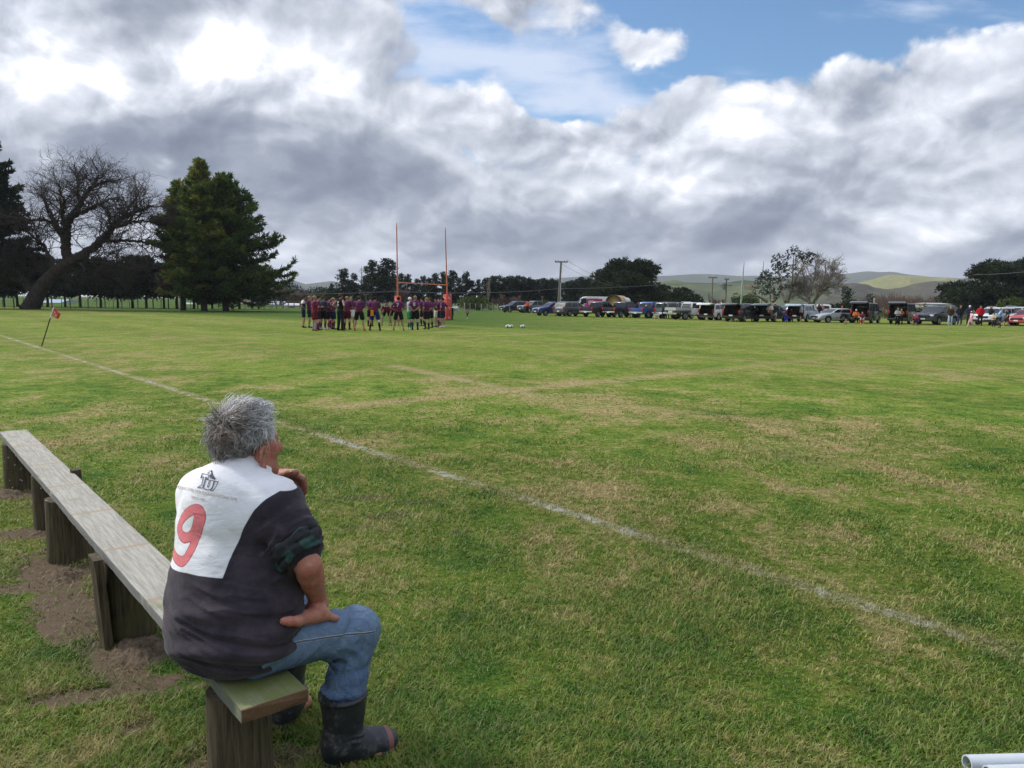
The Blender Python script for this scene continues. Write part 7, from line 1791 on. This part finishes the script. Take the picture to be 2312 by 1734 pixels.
car('sedan', 'silver_sedan_paint', (.42, .45, .47), *z6(2060, 728), OUT + 26, 'low silver sedan, the only saloon in the row', 'car', metal=.5)
car('van', 'charcoal_van_paint', (.028, .034, .040), *z7(640, 703), IN - 14, 'charcoal van with raised tailgate and two people sitting in it', 'van', opened=True)
car('van', 'black_van_paint', (.010, .011, .013), *z7(1480, 718), IN - 14, 'black van with raised tailgate behind the hooped jersey boy', 'van', opened=True)
car('suv', 'midnight_paint', (.010, .014, .024), *z8(140, 768), OUT + 4, 'midnight blue four wheel drive with silver lower bumper facing the field', 'car', scale=1.04)
car('suv', 'white_front_paint', (.58, .60, .62), *z8(1520, 780), OUT + 8, 'white four wheel drive facing the field behind the woman in black', 'car', metal=0)
car('suv', 'steel_silver_paint', (.38, .42, .45), *z8(1985, 782), OUT + 8, 'steel silver four wheel drive behind the striding boy', 'car', scale=1.05)
car('wagon', 'bright_red_paint', (.42, .012, .016), *z8(2330, 796), OUT + 8, 'bright red car cut by the edge of the frame', 'car')
car('ute', 'plain_white_paint', (.6, .6, .6), 1826, 700, OUT + 60, 'white work truck behind the ice silver people carrier', 'truck', d=95, canopy=True, metal=0)
# food van: white with pink livery and an open serving hatch
fv = car('bigvan', 'food_van_white', (.66, .66, .66), 1334, 705, -96, 'white food van with pink city skyline livery and open serving hatch', 'food van', d=122, group=None, metal=0)
M_PINK = mat('pink_livery', (.62, .06, .30), .5); M_MAG = mat('magenta_livery', (.40, .02, .16), .5)
_sy = 1.0 * .985
q = MB(); xx = -2.85; rr = random.Random(4)
while xx < 1.15:
    w = .14 + .22 * rr.random(); h = .35 + .62 * rr.random() * (1 if xx < -.6 else .45); q.box((xx + w / 2, 1.008, 1.02 + h / 2), (w - .02, .018, h)); xx += w
q.box((-.85, 1.006, .84), (4.1, .014, .42)); q.build('skyline_livery', M_PINK, fv)
q = MB(); q.box((-.35, 1.012, 1.66), (2.5, .03, 1.15)); q.build('livery_panel', M_MAG, fv)
q = MB(); q.box((.2, 1.022, 1.62), (.90, .03, .66)); q.build('menu_board', mat('menu_board_pink', (.62, .40, .50)), fv)
q = MB(); q.box((1.35, .995, 1.90), (.86, .03, .80)); q.build('serving_hatch', M_INT, fv)
lm = text_mesh('ICE CREAM', .30); v = verts_of(lm); v = np.stack([-(v[:, 0] - v[:, 0].mean()), np.full(len(v), .985), v[:, 1]], 1); lm.vertices.foreach_set('co', v.astype(np.float32).ravel()); lo = link('lettering', lm, M_MAG, fv); lo.location = (-.2, 0.0, 2.16)
# wooden barrel room on a trailer
def barrel():
    g = fp(1391, 106); t = empty('barrel_hut', g, math.pi / 2 - R(-152)); tag(t, 'round wooden barrel hut with dark arched porch beside the food van', 'hut')
    wood = varied('barrel_wood', (.42, .27, .115), .6, .3, 3); dk = varied('dark_stain', (.075, .035, .018), .7, .3, 4)
    def ringpoly(r0, r1, n=28): return [(r1 * math.sin(a), 1.62 + r1 * -math.cos(a)) for a in np.linspace(0, 2 * math.pi, n, endpoint=False)]
    q = MB(); q.prism(ringpoly(0, 1.02), -2.2, .75, (1, 2, 0)); q.build('shell', wood, t, angle=30)
    q = MB(); n = 28
    for (x0, x1, ro, ri) in ((.75, 1.25, 1.12, .96),):
        V = []; 
        for x in (x0, x1):
            for rr_ in (ro, ri):
                for a in np.linspace(0, 2 * math.pi, n, endpoint=False): V.append((x, rr_ * math.sin(a), 1.62 - rr_ * math.cos(a)))
        F = []
        for j in range(n):
            k = (j + 1) % n; F += [(j, k, 2 * n + k, 2 * n + j), (n + j, 3 * n + j, 3 * n + k, n + k), (2 * n + j, 2 * n + k, 3 * n + k, 3 * n + j), (j, n + j, n + k, k)]
        q.add(V, F)
    q.build('porch_ring', dk, t, angle=30)
    q = MB(); pts = [(-.36, .75), (.36, .75), (.36, 1.75)] + [(.36 * math.cos(a), 1.75 + .45 * math.sin(a)) for a in np.linspace(0, math.pi, 9)][1:-1] + [(-.36, 1.75)]; q.prism(pts, .752, .80, (1, 2, 0)); q.build('arched_door', mat('barrel_door', (.55, .36, .16), .6), t)
    q = MB()
    for x in (-1.8, -.6, .5): q.lathe([(1.022, -.03), (1.034, 0), (1.022, .03)], (x, 0, 1.62), 28, Matrix.Rotation(R(90), 3, 'Y'))
    q.build('hoop', M_CHROME, t)
    q = MB()
    for x in (-1.5, .2): q.box((x, 0, .48), (.12, 1.3, .35))
    q.box((-.7, 0, .36), (3.0, .9, .12)); q.build('cradle', dk, t)
    for sg in (1, -1): MB().lathe([(.2, -.08), (.3, -.08), (.32, 0), (.3, .08), (.2, .08), (.2, -.08)], (-.8, sg * .72, .32), 16, Matrix.Rotation(R(90), 3, 'X')).build('wheel', M_TYRE, t)
    g = fp(1411, 107); c = empty('ticket_booth', g, math.pi / 2 - R(-150)); tag(c, 'small white round topped booth with dark window beside the barrel hut', 'booth')
    pts = [(-.45, .1), (.45, .1), (.45, 1.9)] + [(.45 * math.cos(a), 1.9 + .45 * math.sin(a)) for a in np.linspace(0, math.pi, 11)][1:-1] + [(-.45, 1.9)]
    MB().prism(pts, -.9, .45, (1, 2, 0)).build('shell', mat('booth_white', (.62, .63, .64), .6), c, angle=30); pts2 = [(y * .5, 1.85 + (z - 1.9) * .5) if z > 1.0 else (y * .5, 1.45) for y, z in pts]
    MB().prism(pts2, .452, .48, (1, 2, 0)).build('window', M_GLASS, c)
barrel()
# pushchair
def pushchair():
    g = gnd(*z5(1850, 735)); t = empty('pushchair', g, R(200)); tag(t, 'dark pushchair with a red blanket by the jet black open car', 'pushchair')
    q = MB()
    for sg in (1, -1): q.tube([(.35, sg * .24, .12), (-.10, sg * .24, .62), (-.48, sg * .24, 1.02)], .016, 6); q.tube([(-.40, sg * .26, .14), (.05, sg * .25, .50), (.25, sg * .24, .55)], .014, 6)
    q.tube([(-.48, -.24, 1.02), (-.52, 0, 1.06), (-.48, .24, 1.02)], .018, 6); q.build('frame', M_CHROME, t)
    q = MB(); q.prism([(.28, .42), (-.05, .38), (-.28, .86), (-.22, .90), (.0, .48), (.28, .52)], -.22, .22, (0, 2, 1)); q.build('seat', cloth((.02, .022, .03)), t)
    q = MB(); q.ell((-.16, 0, .80), (.30, .25, .28), None, 14, 8); q.build('hood', cloth((.015, .016, .02)), t, smooth=True); MB().ell((.12, 0, .53), (.17, .17, .09), None, 10, 6).build('blanket', cloth((.45, .03, .03)), t, smooth=True)
    for (x, z, r_) in ((.35, .11, .11), (-.40, .14, .14)):
        for sg in (1, -1): MB().lathe([(r_ * .7, -.02), (r_, -.02), (r_, .02), (r_ * .7, .02), (r_ * .7, -.02)], (x, sg * .27, z), 14, Matrix.Rotation(R(90), 3, 'X')).build('wheel', M_TYRE, t)
pushchair()

# ================================================================== posts, poles, fences, flag, balls, sheds, pipes, haze
M_ORANGE = varied('orange_post_paint', (.52, .17, .085), .5, .2, 6); M_PADRED = varied('pad_red_vinyl', (.52, .065, .045), .45, .12, 4); M_WHITE = mat('lettering_white', (.74, .74, .73), .6); M_TIMB = varied('grey_timber', (.17, .15, .125), .9, .35, 5); M_STEEL = mat('weathered_steel', (.22, .23, .24), .5, .6); M_WIRE = mat('wire', (.10, .10, .105), .5, .5)
def tui_label(parent, loc, rot, size, m=None):
    me = text_mesh('Tui', size, .25); v = verts_of(me); v[:, 0] -= v[:, 0].mean(); v[:, 1] -= v[:, 1].mean(); me.vertices.foreach_set('co', v.ravel()); o = link('lettering', me, m or M_WHITE, parent); o.location = loc; o.rotation_euler = rot; return o
def goal():
    bl = gnd(*c5(1192, 1128)); br = gnd(*c5(1708, 1130)); br = br + Vector((br.x, br.y, 0)).normalized() * 3.0
    t = empty('goal_posts', (bl + br) / 2); o = (bl + br) / 2; tag(t, 'orange rugby goal posts with crossbar and red padding at the far end', 'goal posts')
    dist = lambda p: p.y
    tl = aty(*c5(1177, 105), bl.y); tr_ = aty(*c5(1683, 155), br.y); cl = aty(*c5(1186, 728), bl.y); cr = aty(*c5(1700, 754), br.y)
    for (b, m_, tp) in ((bl, cl, tl), (br, cr, tr_)):
        q = MB(); k = tp + (m_ - tp) * .06; q.tube([b - o, m_ - o, m_ - o + (tp - m_) * .5, k - o], [.062, .060, .046, .042], 10); q.tube([k - o, tp - o], [.03, .02], 8); q.build('post', M_ORANGE, t, angle=60)
    MB().tube([cl - o, cr - o], .042, 8).build('crossbar', M_ORANGE, t, angle=60)
    for (b, m_, z0, z1_, h) in ((bl, cl, .05, 1.95, .19), (br, cr, .02, 2.15, .27)):
        up = (m_ - b).normalized(); q = MB(); c = b + up * ((z0 + z1_) / 2) - o; q.box(c, (h * 2, h * 2, z1_ - z0), Matrix.Rotation(math.atan2(b.x, b.y) * -1 + .72, 3, 'Z')); p = link('pad', bevelled(q, .05), M_PADRED, t)
        for f in (.10, .48, .86):
            for sg in (1, -1):
                ang = -math.atan2(b.x, b.y) + .72 + (0 if sg > 0 else -math.pi / 2); n = Vector((math.sin(ang) * 1.0, -math.cos(ang), 0)); tui_label(p, c + Vector((0, 0, (f - .5) * (z1_ - z0))) + n * (h + .006), (R(90), 0, ang), .24)
goal()
def far_goal():
    d = 122.0; t = empty('goal_posts', fp(1682, d)); o = Vector(t.location); tag(t, 'pale green goal posts with timber crossbar rising behind the parked cars', 'goal posts'); gm = varied('pale_green_post', (.33, .40, .34), .6, .2, 3); bm_ = varied('blue_grey_post', (.17, .21, .24), .6, .2, 3)
    for (top, mid, bot) in (((950, 272), (937, 410), (910, 790)), ((1183, 262), (1168, 405), (1148, 790))):
        a, m_, b = [aty(*c7(*p), d) - o for p in (top, mid, bot)]; b = m_ + (b - m_) * (m_.z / (m_.z - b.z)) if m_.z != b.z else b
        MB().tube([b, m_], [.14, .11], 8).build('post', gm, t, angle=60); MB().tube([m_, a], [.07, .04], 8).build('post_extension', bm_, t, angle=60)
    l, r_ = aty(*c7(948, 572), d) - o, aty(*c7(1150, 568), d) - o; q = MB()
    for k in (-.22, 0, .2): q.tube([l + Vector((0, 0, k)), (l + r_) / 2 + Vector((0, -.1, k - .14)), r_ + Vector((0, 0, k + .06))], .075, 6)
    q.build('crossbar', varied('raw_timber', (.42, .29, .18), .8, .2, 2), t)
far_goal()
# power poles and their lines
def pole(topx, topy, botx, d, arm_px, label, conv, arms=1, r=.16, tilt=0.0):
    a = aty(*conv(topx, topy), d); b = fp(conv(botx, 700)[0], d); t = empty('power_pole', b); tag(t, label, 'power pole'); a = a - b
    MB().tube([(0, 0, -.2), a * .5, a], [r, r * .85, r * .7], 10).build('pole', M_TIMB, t, angle=60); hw = arm_px * d / FPX / 2
    ends = []
    for k in range(arms):
        c = a + Vector((0, 0, -.12 - k * 1.0)); q = MB(); q.box(c + Vector((0, -.14, 0)), (hw * 2, .10, .14), Matrix.Rotation(tilt, 3, 'Y')); arm = q.build('cross_arm', M_TIMB, t)
        for x in (-.9, -.45, .45, .9): MB().lathe([(.02, 0), (.05, .04), (.05, .10), (.02, .16)], c + Vector((x * hw, -.14, .06)), 8).build('insulator', mat('brown_insulator', (.09, .04, .025), .3), arm); ends.append(b + c + Vector((x * hw, -.14, .2)))
    return t, ends
def wires(pts, label, sag=.8, r=.018):
    q = MB()
    for (a, b) in pts:
        a, b = Vector(a), Vector(b); P = [a + (b - a) * u + Vector((0, 0, -sag * 4 * u * (1 - u))) for u in np.linspace(0, 1, 12)]; q.tube(P, r, 4, cap=False)
    m = (Vector(pts[0][0]) + Vector(pts[0][1])) / 2; o = q.build('power_line', M_WIRE); tag(o, label, 'power line'); return o
p1, e1_ = pole(880, 155, 842, 96, 29, 'leaning timber power pole with one cross arm above the blue car', c6)
q = MB(); q.tube([(.28, -.1, 0), (.25, -.1, 4.0)], .075, 8); q.build('stub_pole', varied('pale_conduit', (.40, .40, .38), .6, .1, 3), p1)
p2, e2_ = pole(575, 450, 566, 125, 20, 'slim timber power pole with wide cross arm nearest the pale green goal posts', c7, r=.13)
p3, e3_ = pole(740, 470, 724, 128, 10, 'power pole carrying a grey transformer can', c7, r=.15)
MB().lathe([(.0, -.55), (.34, -.55), (.34, .45), (.26, .5), (0, .5)], (-.45, -.2, top_h(*c7(725, 560), 128)), 14).build('transformer', M_STEEL, p3, angle=40)
MB().box((.0, -.3, top_h(*c7(728, 548), 128)), (1.9, .12, .14)).build('cross_arm', M_TIMB, p3)
p4, e4_ = pole(293, 845, 291, 150, 14, 'pale pole standing beyond the first huddle players', c5, r=.10)
p5, e5_ = pole(860, 845, 858, 150, 12, 'small service pole seen between huddle players', c5, r=.08)
p6, e6_ = pole(655, 575, 655, 150, 6, 'far small pole with crosspiece left of the leaning power pole', c6, r=.10)
p7 = MB().tube([(0, 0, -.1), (0, 0, top_h(*c8(392, 605), 118))], .12, 8).build('marker_post', varied('pale_post', (.48, .46, .38), .7, .1, 3)); p7.location = fp(c8(392, 660)[0], 118); tag(p7, 'short pale post standing between the two open vans', 'post')
wires([(e1_[0], e1_[0] + Vector((15, 36, -2.6))), (e1_[3], e1_[3] + Vector((16, 36, -3.0)))], 'pair of fine wires running down from the leaning pole cross arm')
wires([(aty(-20, 664.5, 128), aty(640, 664, 128)), (aty(640, 664, 128), aty(890, 658, 128)), (aty(890, 658, 128), aty(1100, 661, 128)), (aty(1100, 661, 128), aty(1262, 651.5, 128))], 'low pale cable running across behind the huddle and posts', .12, .035)
wires([(aty(1262, 651.5, 100), aty(1497, 642, 118)), (aty(1497, 642, 118), aty(1800, 630, 140))], 'cable rising from the leaning pole past the dark cypress', .15, .03)
wires([(aty(2196, 620, 90), aty(2330, 612, 84))], 'cable crossing in front of the massive cypress', .1, .025)
# farm fences
def wire_fence(a, b, n, h, label, name='wire_fence', batten=2, mp=None, rail=False, skip=()):
    t = empty(name, a); tag(t, label, 'fence'); dv = b - a; rg = random.Random(int(a.x * 10)); k = 0
    for i in range(n):
        p = dv * (i / (n - 1)); hh = h * (1 + .10 * rg.random()); lean = Vector((rg.uniform(-.06, .06), rg.uniform(-.05, .05), 0)); q = MB(); q.tube([p + Vector((0, 0, -.05)), p + Vector((0, 0, hh)) + lean], [.085 if i % batten == 0 else .045] * 2, 7); q.build('post', mp or M_TIMB, t)
    q = MB()
    for z in (.25, .5, .75, .98): q.tube([Vector((0, 0, h * z)), dv * .33 + Vector((0, 0, h * z - .02)), dv * .66 + Vector((0, 0, h * z)), dv + Vector((0, 0, h * z))], .010 if not rail else .035, 4, cap=False)
    q.build('wire' if not rail else 'rail', M_WIRE if not rail else M_TIMB, t); return t
wire_fence(gnd(-60, 696), gnd(690, 697.5), 44, 1.30, 'long post and wire farm fence in front of the bare tree and conifers')
wire_fence(gnd(1012, 703.2), gnd(1150, 705.5), 12, 1.25, 'short run of pale battened fence between the goal posts and the cars', mp=varied('pale_batten', (.36, .33, .26), .85, .25, 4), batten=3)
wire_fence(gnd(690, 698), gnd(1012, 703), 18, 1.2, 'post and wire fence crossing behind the huddle')
wire_fence(gnd(540, 694.5), gnd(690, 696.5), 7, 1.25, 'timber rail yard fence in front of the white sheds', rail=True)
wire_fence(fp(1850, 100), fp(2000, 108), 14, 1.2, 'rough fence in the yellow grass behind the silver sedan', mp=M_TIMB)
# corner flag
def flag():
    b = gnd(92.5, 782); t = empty('corner_flag', b); tag(t, 'leaning corner flag, red with white lettering, on the touchline', 'corner flag'); d = b.y; tp = aty(90 + 425 / 13.83, 680 + 205 / 13.83, d) - b; md = aty(90 + 330 / 13.83, 680 + 520 / 13.83, d) - b
    MB().tube([(0, 0, -.05), md], [.018, .018], 8).build('pole', mat('dark_green_pole', (.012, .022, .016), .5), t); MB().tube([md, tp], [.024, .022], 8).build('sleeve', mat('white_sleeve', (.6, .62, .62), .6), t)
    c = [aty(90 + x / 13.83, 680 + y / 13.83, d) - b for (x, y) in ((430, 205), (660, 400), (560, 560), (345, 420))]; q = MB(); N = 10; V = []
    for i in range(N + 1):
        for j in range(N + 1):
            u, v = i / N, j / N; p = (c[0] * (1 - u) + c[1] * u) * (1 - v) + (c[3] * (1 - u) + c[2] * u) * v; V.append(p + Vector((0, .035 * math.sin(u * 6 + v) * u, 0)))
    F = [(i * (N + 1) + j, (i + 1) * (N + 1) + j, (i + 1) * (N + 1) + j + 1, i * (N + 1) + j + 1) for i in range(N) for j in range(N)]
    q.add(V + [v + Vector((0, .004, 0)) for v in V], F + [tuple(reversed([k + len(V) for k in f])) for f in F]); fl = q.build('flag', mat('flag_red', (.60, .045, .035), .7), t, smooth=True)
    me = text_mesh('Tui', 1.0, .2); v = verts_of(me); v[:, 0] = (v[:, 0] - v[:, 0].min()) / (v[:, 0].max() - v[:, 0].min()); v[:, 1] = v[:, 1] / .72
    X_ = (c[1] - c[0]); Y_ = (c[3] - c[0]); P = [c[0] + X_ * (.22 + .50 * a) + Y_ * (.76 - .50 * bb) + Vector((0, -.03, 0)) for a, bb in v[:, :2]]; me.vertices.foreach_set('co', np.array(P, np.float32).ravel()); link('lettering', me, M_WHITE, fl)
flag()
# rugby balls
def ball(px, py, rz, label):
    g = gnd(px, py); q = MB(); n = 16; prof = [(.001, -.15)] + [(.096 * math.cos(a) ** .85, .15 * math.sin(a)) for a in np.linspace(-1.35, 1.35, 15)] + [(.001, .15)]
    q.lathe(prof, (0, 0, .094), n, Matrix.Rotation(R(90), 3, 'Y'))
    def fn(t, b, o):
        x, y, z = t.sep(t.coord('Object')); t.put(b.inputs['Base Color'], t.mix((x.abs() - .075).abs().sm(.02, .016), (.62, .62, .58), (.05, .06, .09))); b.inputs['Roughness'].default_value = .5
    o = q.build('rugby_ball', mat('ball_cover', fn=fn), None, smooth=True); o.location = g; o.rotation_euler = (0, 0, rz); o.scale = (1.1,) * 3; tag(o, label, 'ball', 'rugby balls on the grass')
def c1040(x, y): return 1040 + x / 13.825, 690 + y / 13.825
ball(*c1040(1478, 700), .4, 'white rugby ball touching another, the one nearer the goal posts'); ball(*c1040(1580, 702), 1.0, 'white rugby ball with dark band lying against its neighbour'); ball(*c1040(1945, 700), .2, 'single rugby ball lying apart from the pair')
# grey plastic pipes by the camera
def pipes():
    pm = varied('pale_pvc', (.46, .50, .53), .35, .06, 3, .5)
    a = gnd(2183, 1724, .03); dirv = (gnd(2400, 1718, .03) - a).normalized()
    for i, (off, s0, lab) in enumerate(((0.0, 0.0, 'pale grey plastic pipe lying on the grass, the upper of two, open end showing'), (-.062, .03, 'second pale plastic pipe beside it with a dark mark, nearest the camera'))):
        nrm = Vector((-dirv.y, dirv.x, 0)); b = a + nrm * off + dirv * s0; b.z = .030; q = MB(); n = 24; r0, r1 = .0285, .0235
        L = 1.9; q.lathe([(r1, .25), (r1, 0), (r0, 0), (r0, L)], (0, 0, 0), n, Matrix.Rotation(R(90), 3, 'Y')); o = q.build('plastic_pipe', pm, None, angle=40); o.location = b; o.rotation_euler = (0, 0, math.atan2(dirv.y, dirv.x)); tag(o, lab, 'pipe')
        if i: MB().box((.36, .006, .0287), (.05, .012, .002)).build('mark', mat('teal_mark', (.02, .12, .14)), o)
pipes()
# sheds beyond the trees
M_CREAM = varied('cream_board', (.56, .47, .33), .8, .12, 2); M_BLUEROOF = mat('blue_grey_roof', (.26, .34, .42), .5, .1); M_WHITEW = varied('white_board', (.56, .58, .60), .8, .1, 2); M_ROOFD = varied('brown_veranda_roof', (.16, .12, .10), .7, .2, 2); M_WIN = mat('window_dark', (.02, .025, .03), .15)
def shed(conv, x0, x1, ytop, yeave, d, wall, roof, label, depth=7.0, front=False, veranda=False, gable=True, rz=0.0):
    a, b = fp(conv(x0, 700)[0], d), fp(conv(x1, 700)[0], d); w = (b - a).length; c = (a + b) / 2; hr, he = top_h(*conv((x0 + x1) / 2, ytop), d), top_h(*conv((x0 + x1) / 2, yeave), d)
    t = empty('farm_shed', c, math.atan2((b - a).y, (b - a).x) + rz); tag(t, label, 'shed')
    MB().box((0, depth / 2, he / 2), (w, depth, he)).build('wall', wall, t)
    q = MB()
    if gable: q.prism([(-w / 2 - .2, he - .04), (w / 2 + .2, he - .04), (0, hr)], -.15, depth + .15, (0, 2, 1))
    else: q.prism([(-.2, he), (depth + .2, he), (depth / 2, hr)], -w / 2 - .15, w / 2 + .15, (1, 2, 0))
    q.build('roof', roof, t)
    if front:
        MB().prism([(-w / 2, 0), (w / 2, 0), (w / 2, he + .2), (w * .32, hr + .3), (-w * .32, hr + .3), (-w / 2, he + .2)], -.25, -.004, (0, 2, 1)).build('parapet', wall, t)
    if veranda:
        MB().prism([(-2.4, he * .62), (-.25, he * .80), (-.25, he * .84), (-2.45, he * .66)], -w / 2, w / 2, (1, 2, 0)).build('veranda', M_ROOFD, t)
        for k in range(5): MB().box((-w / 2 + .1 + (w - .2) * k / 4, -2.3, he * .31), (.12, .12, he * .62)).build('veranda_post', M_TIMB, t)
    for k in range(max(1, int(w / 3))):
        xx = -w / 2 + w * (k + .5) / max(1, int(w / 3)); MB().box((xx, -.26 if front else -.006, he * .34), (1.0, .03, he * .36)).build('window', M_WIN, t)
shed(c4, 1735, 1868, 1300, 1318, 205, M_CREAM, M_BLUEROOF, 'cream fronted shed with veranda beyond the conifer skirt', 12, True, True)
shed(c4, 1868, 1932, 1288, 1312, 212, M_WHITEW, M_BLUEROOF, 'blue roofed shed joined behind the cream front', 10, gable=False)
shed(c4, 1945, 2062, 1300, 1328, 200, M_WHITEW, M_BLUEROOF, 'white shed with pale blue gable roof beside the cream front', 9, gable=False)
shed(c4, 290, 440, 1288, 1312, 190, M_WHITEW, M_BLUEROOF, 'pale blue roofed building glimpsed right of the leaning trunk', 9, gable=False)
shed(c4, 880, 955, 1325, 1338, 190, M_WHITEW, M_WHITEW, 'low white building glimpsed through the shelterbelt trunks', 6, gable=False)
shed(c4, 1315, 1408, 1312, 1330, 195, M_WHITEW, M_BLUEROOF, 'low white shed glimpsed beneath the golden tipped conifer', 6, gable=False)
shed(c8, 1110, 1330, 665, 680, 112, varied('grey_board', (.30, .30, .29), .8, .15, 2), varied('grey_roof', (.34, .35, .35), .6, .15, 2), 'long low grey roofed building below the hills beside the massive cypress', 6, gable=False)
shed(c5, 0, 180, 945, 965, 140, M_WHITEW, M_WHITEW, 'long low white building behind the first huddle players', 5, gable=False)
# the worn vehicle track along the fence
def track():
    a, b = gnd(-200, 703.5), gnd(640, 705); q = MB(); dv = (b - a); n = Vector((-dv.y, dv.x, 0)).normalized(); N = 60; V = []
    for i in range(N + 1):
        p = a + dv * i / N; w = .9 + .25 * fnoise(np.array([i * .4, 1., 2.]), 2); V += [p - n * w + Vector((0, 0, .004)), p + n * w + Vector((0, 0, .004))]
    q.add(V, [(2 * i, 2 * i + 2, 2 * i + 3, 2 * i + 1) for i in range(N)]); o = q.build('path', varied('worn_track', (.085, .078, .055), .95, .3, .6, .05)); tag(o, kind='structure')
track()
# air: pale haze round the whole scene
def haze(dens):
    def fn(t, b, o):
        t.nt.nodes.remove(b); v = t.node('ShaderNodeVolumePrincipled'); v.inputs['Color'].default_value = (.86, .91, 1.0, 1); v.inputs['Density'].default_value = dens; v.inputs['Anisotropy'].default_value = .0
        t.nt.links.new(v.outputs[0], o.inputs['Volume'])
    me = MB().box((0, 900, 82), (9600, 7400, 168)).mesh('haze'); o = link('haze', me, mat('haze_air', fn=fn)); tag(o, 'pale blue air between here and the far hills', 'haze', kind='stuff')
haze(1.15e-4)
print('SCRIPT_SECONDS', time.time() - T0)
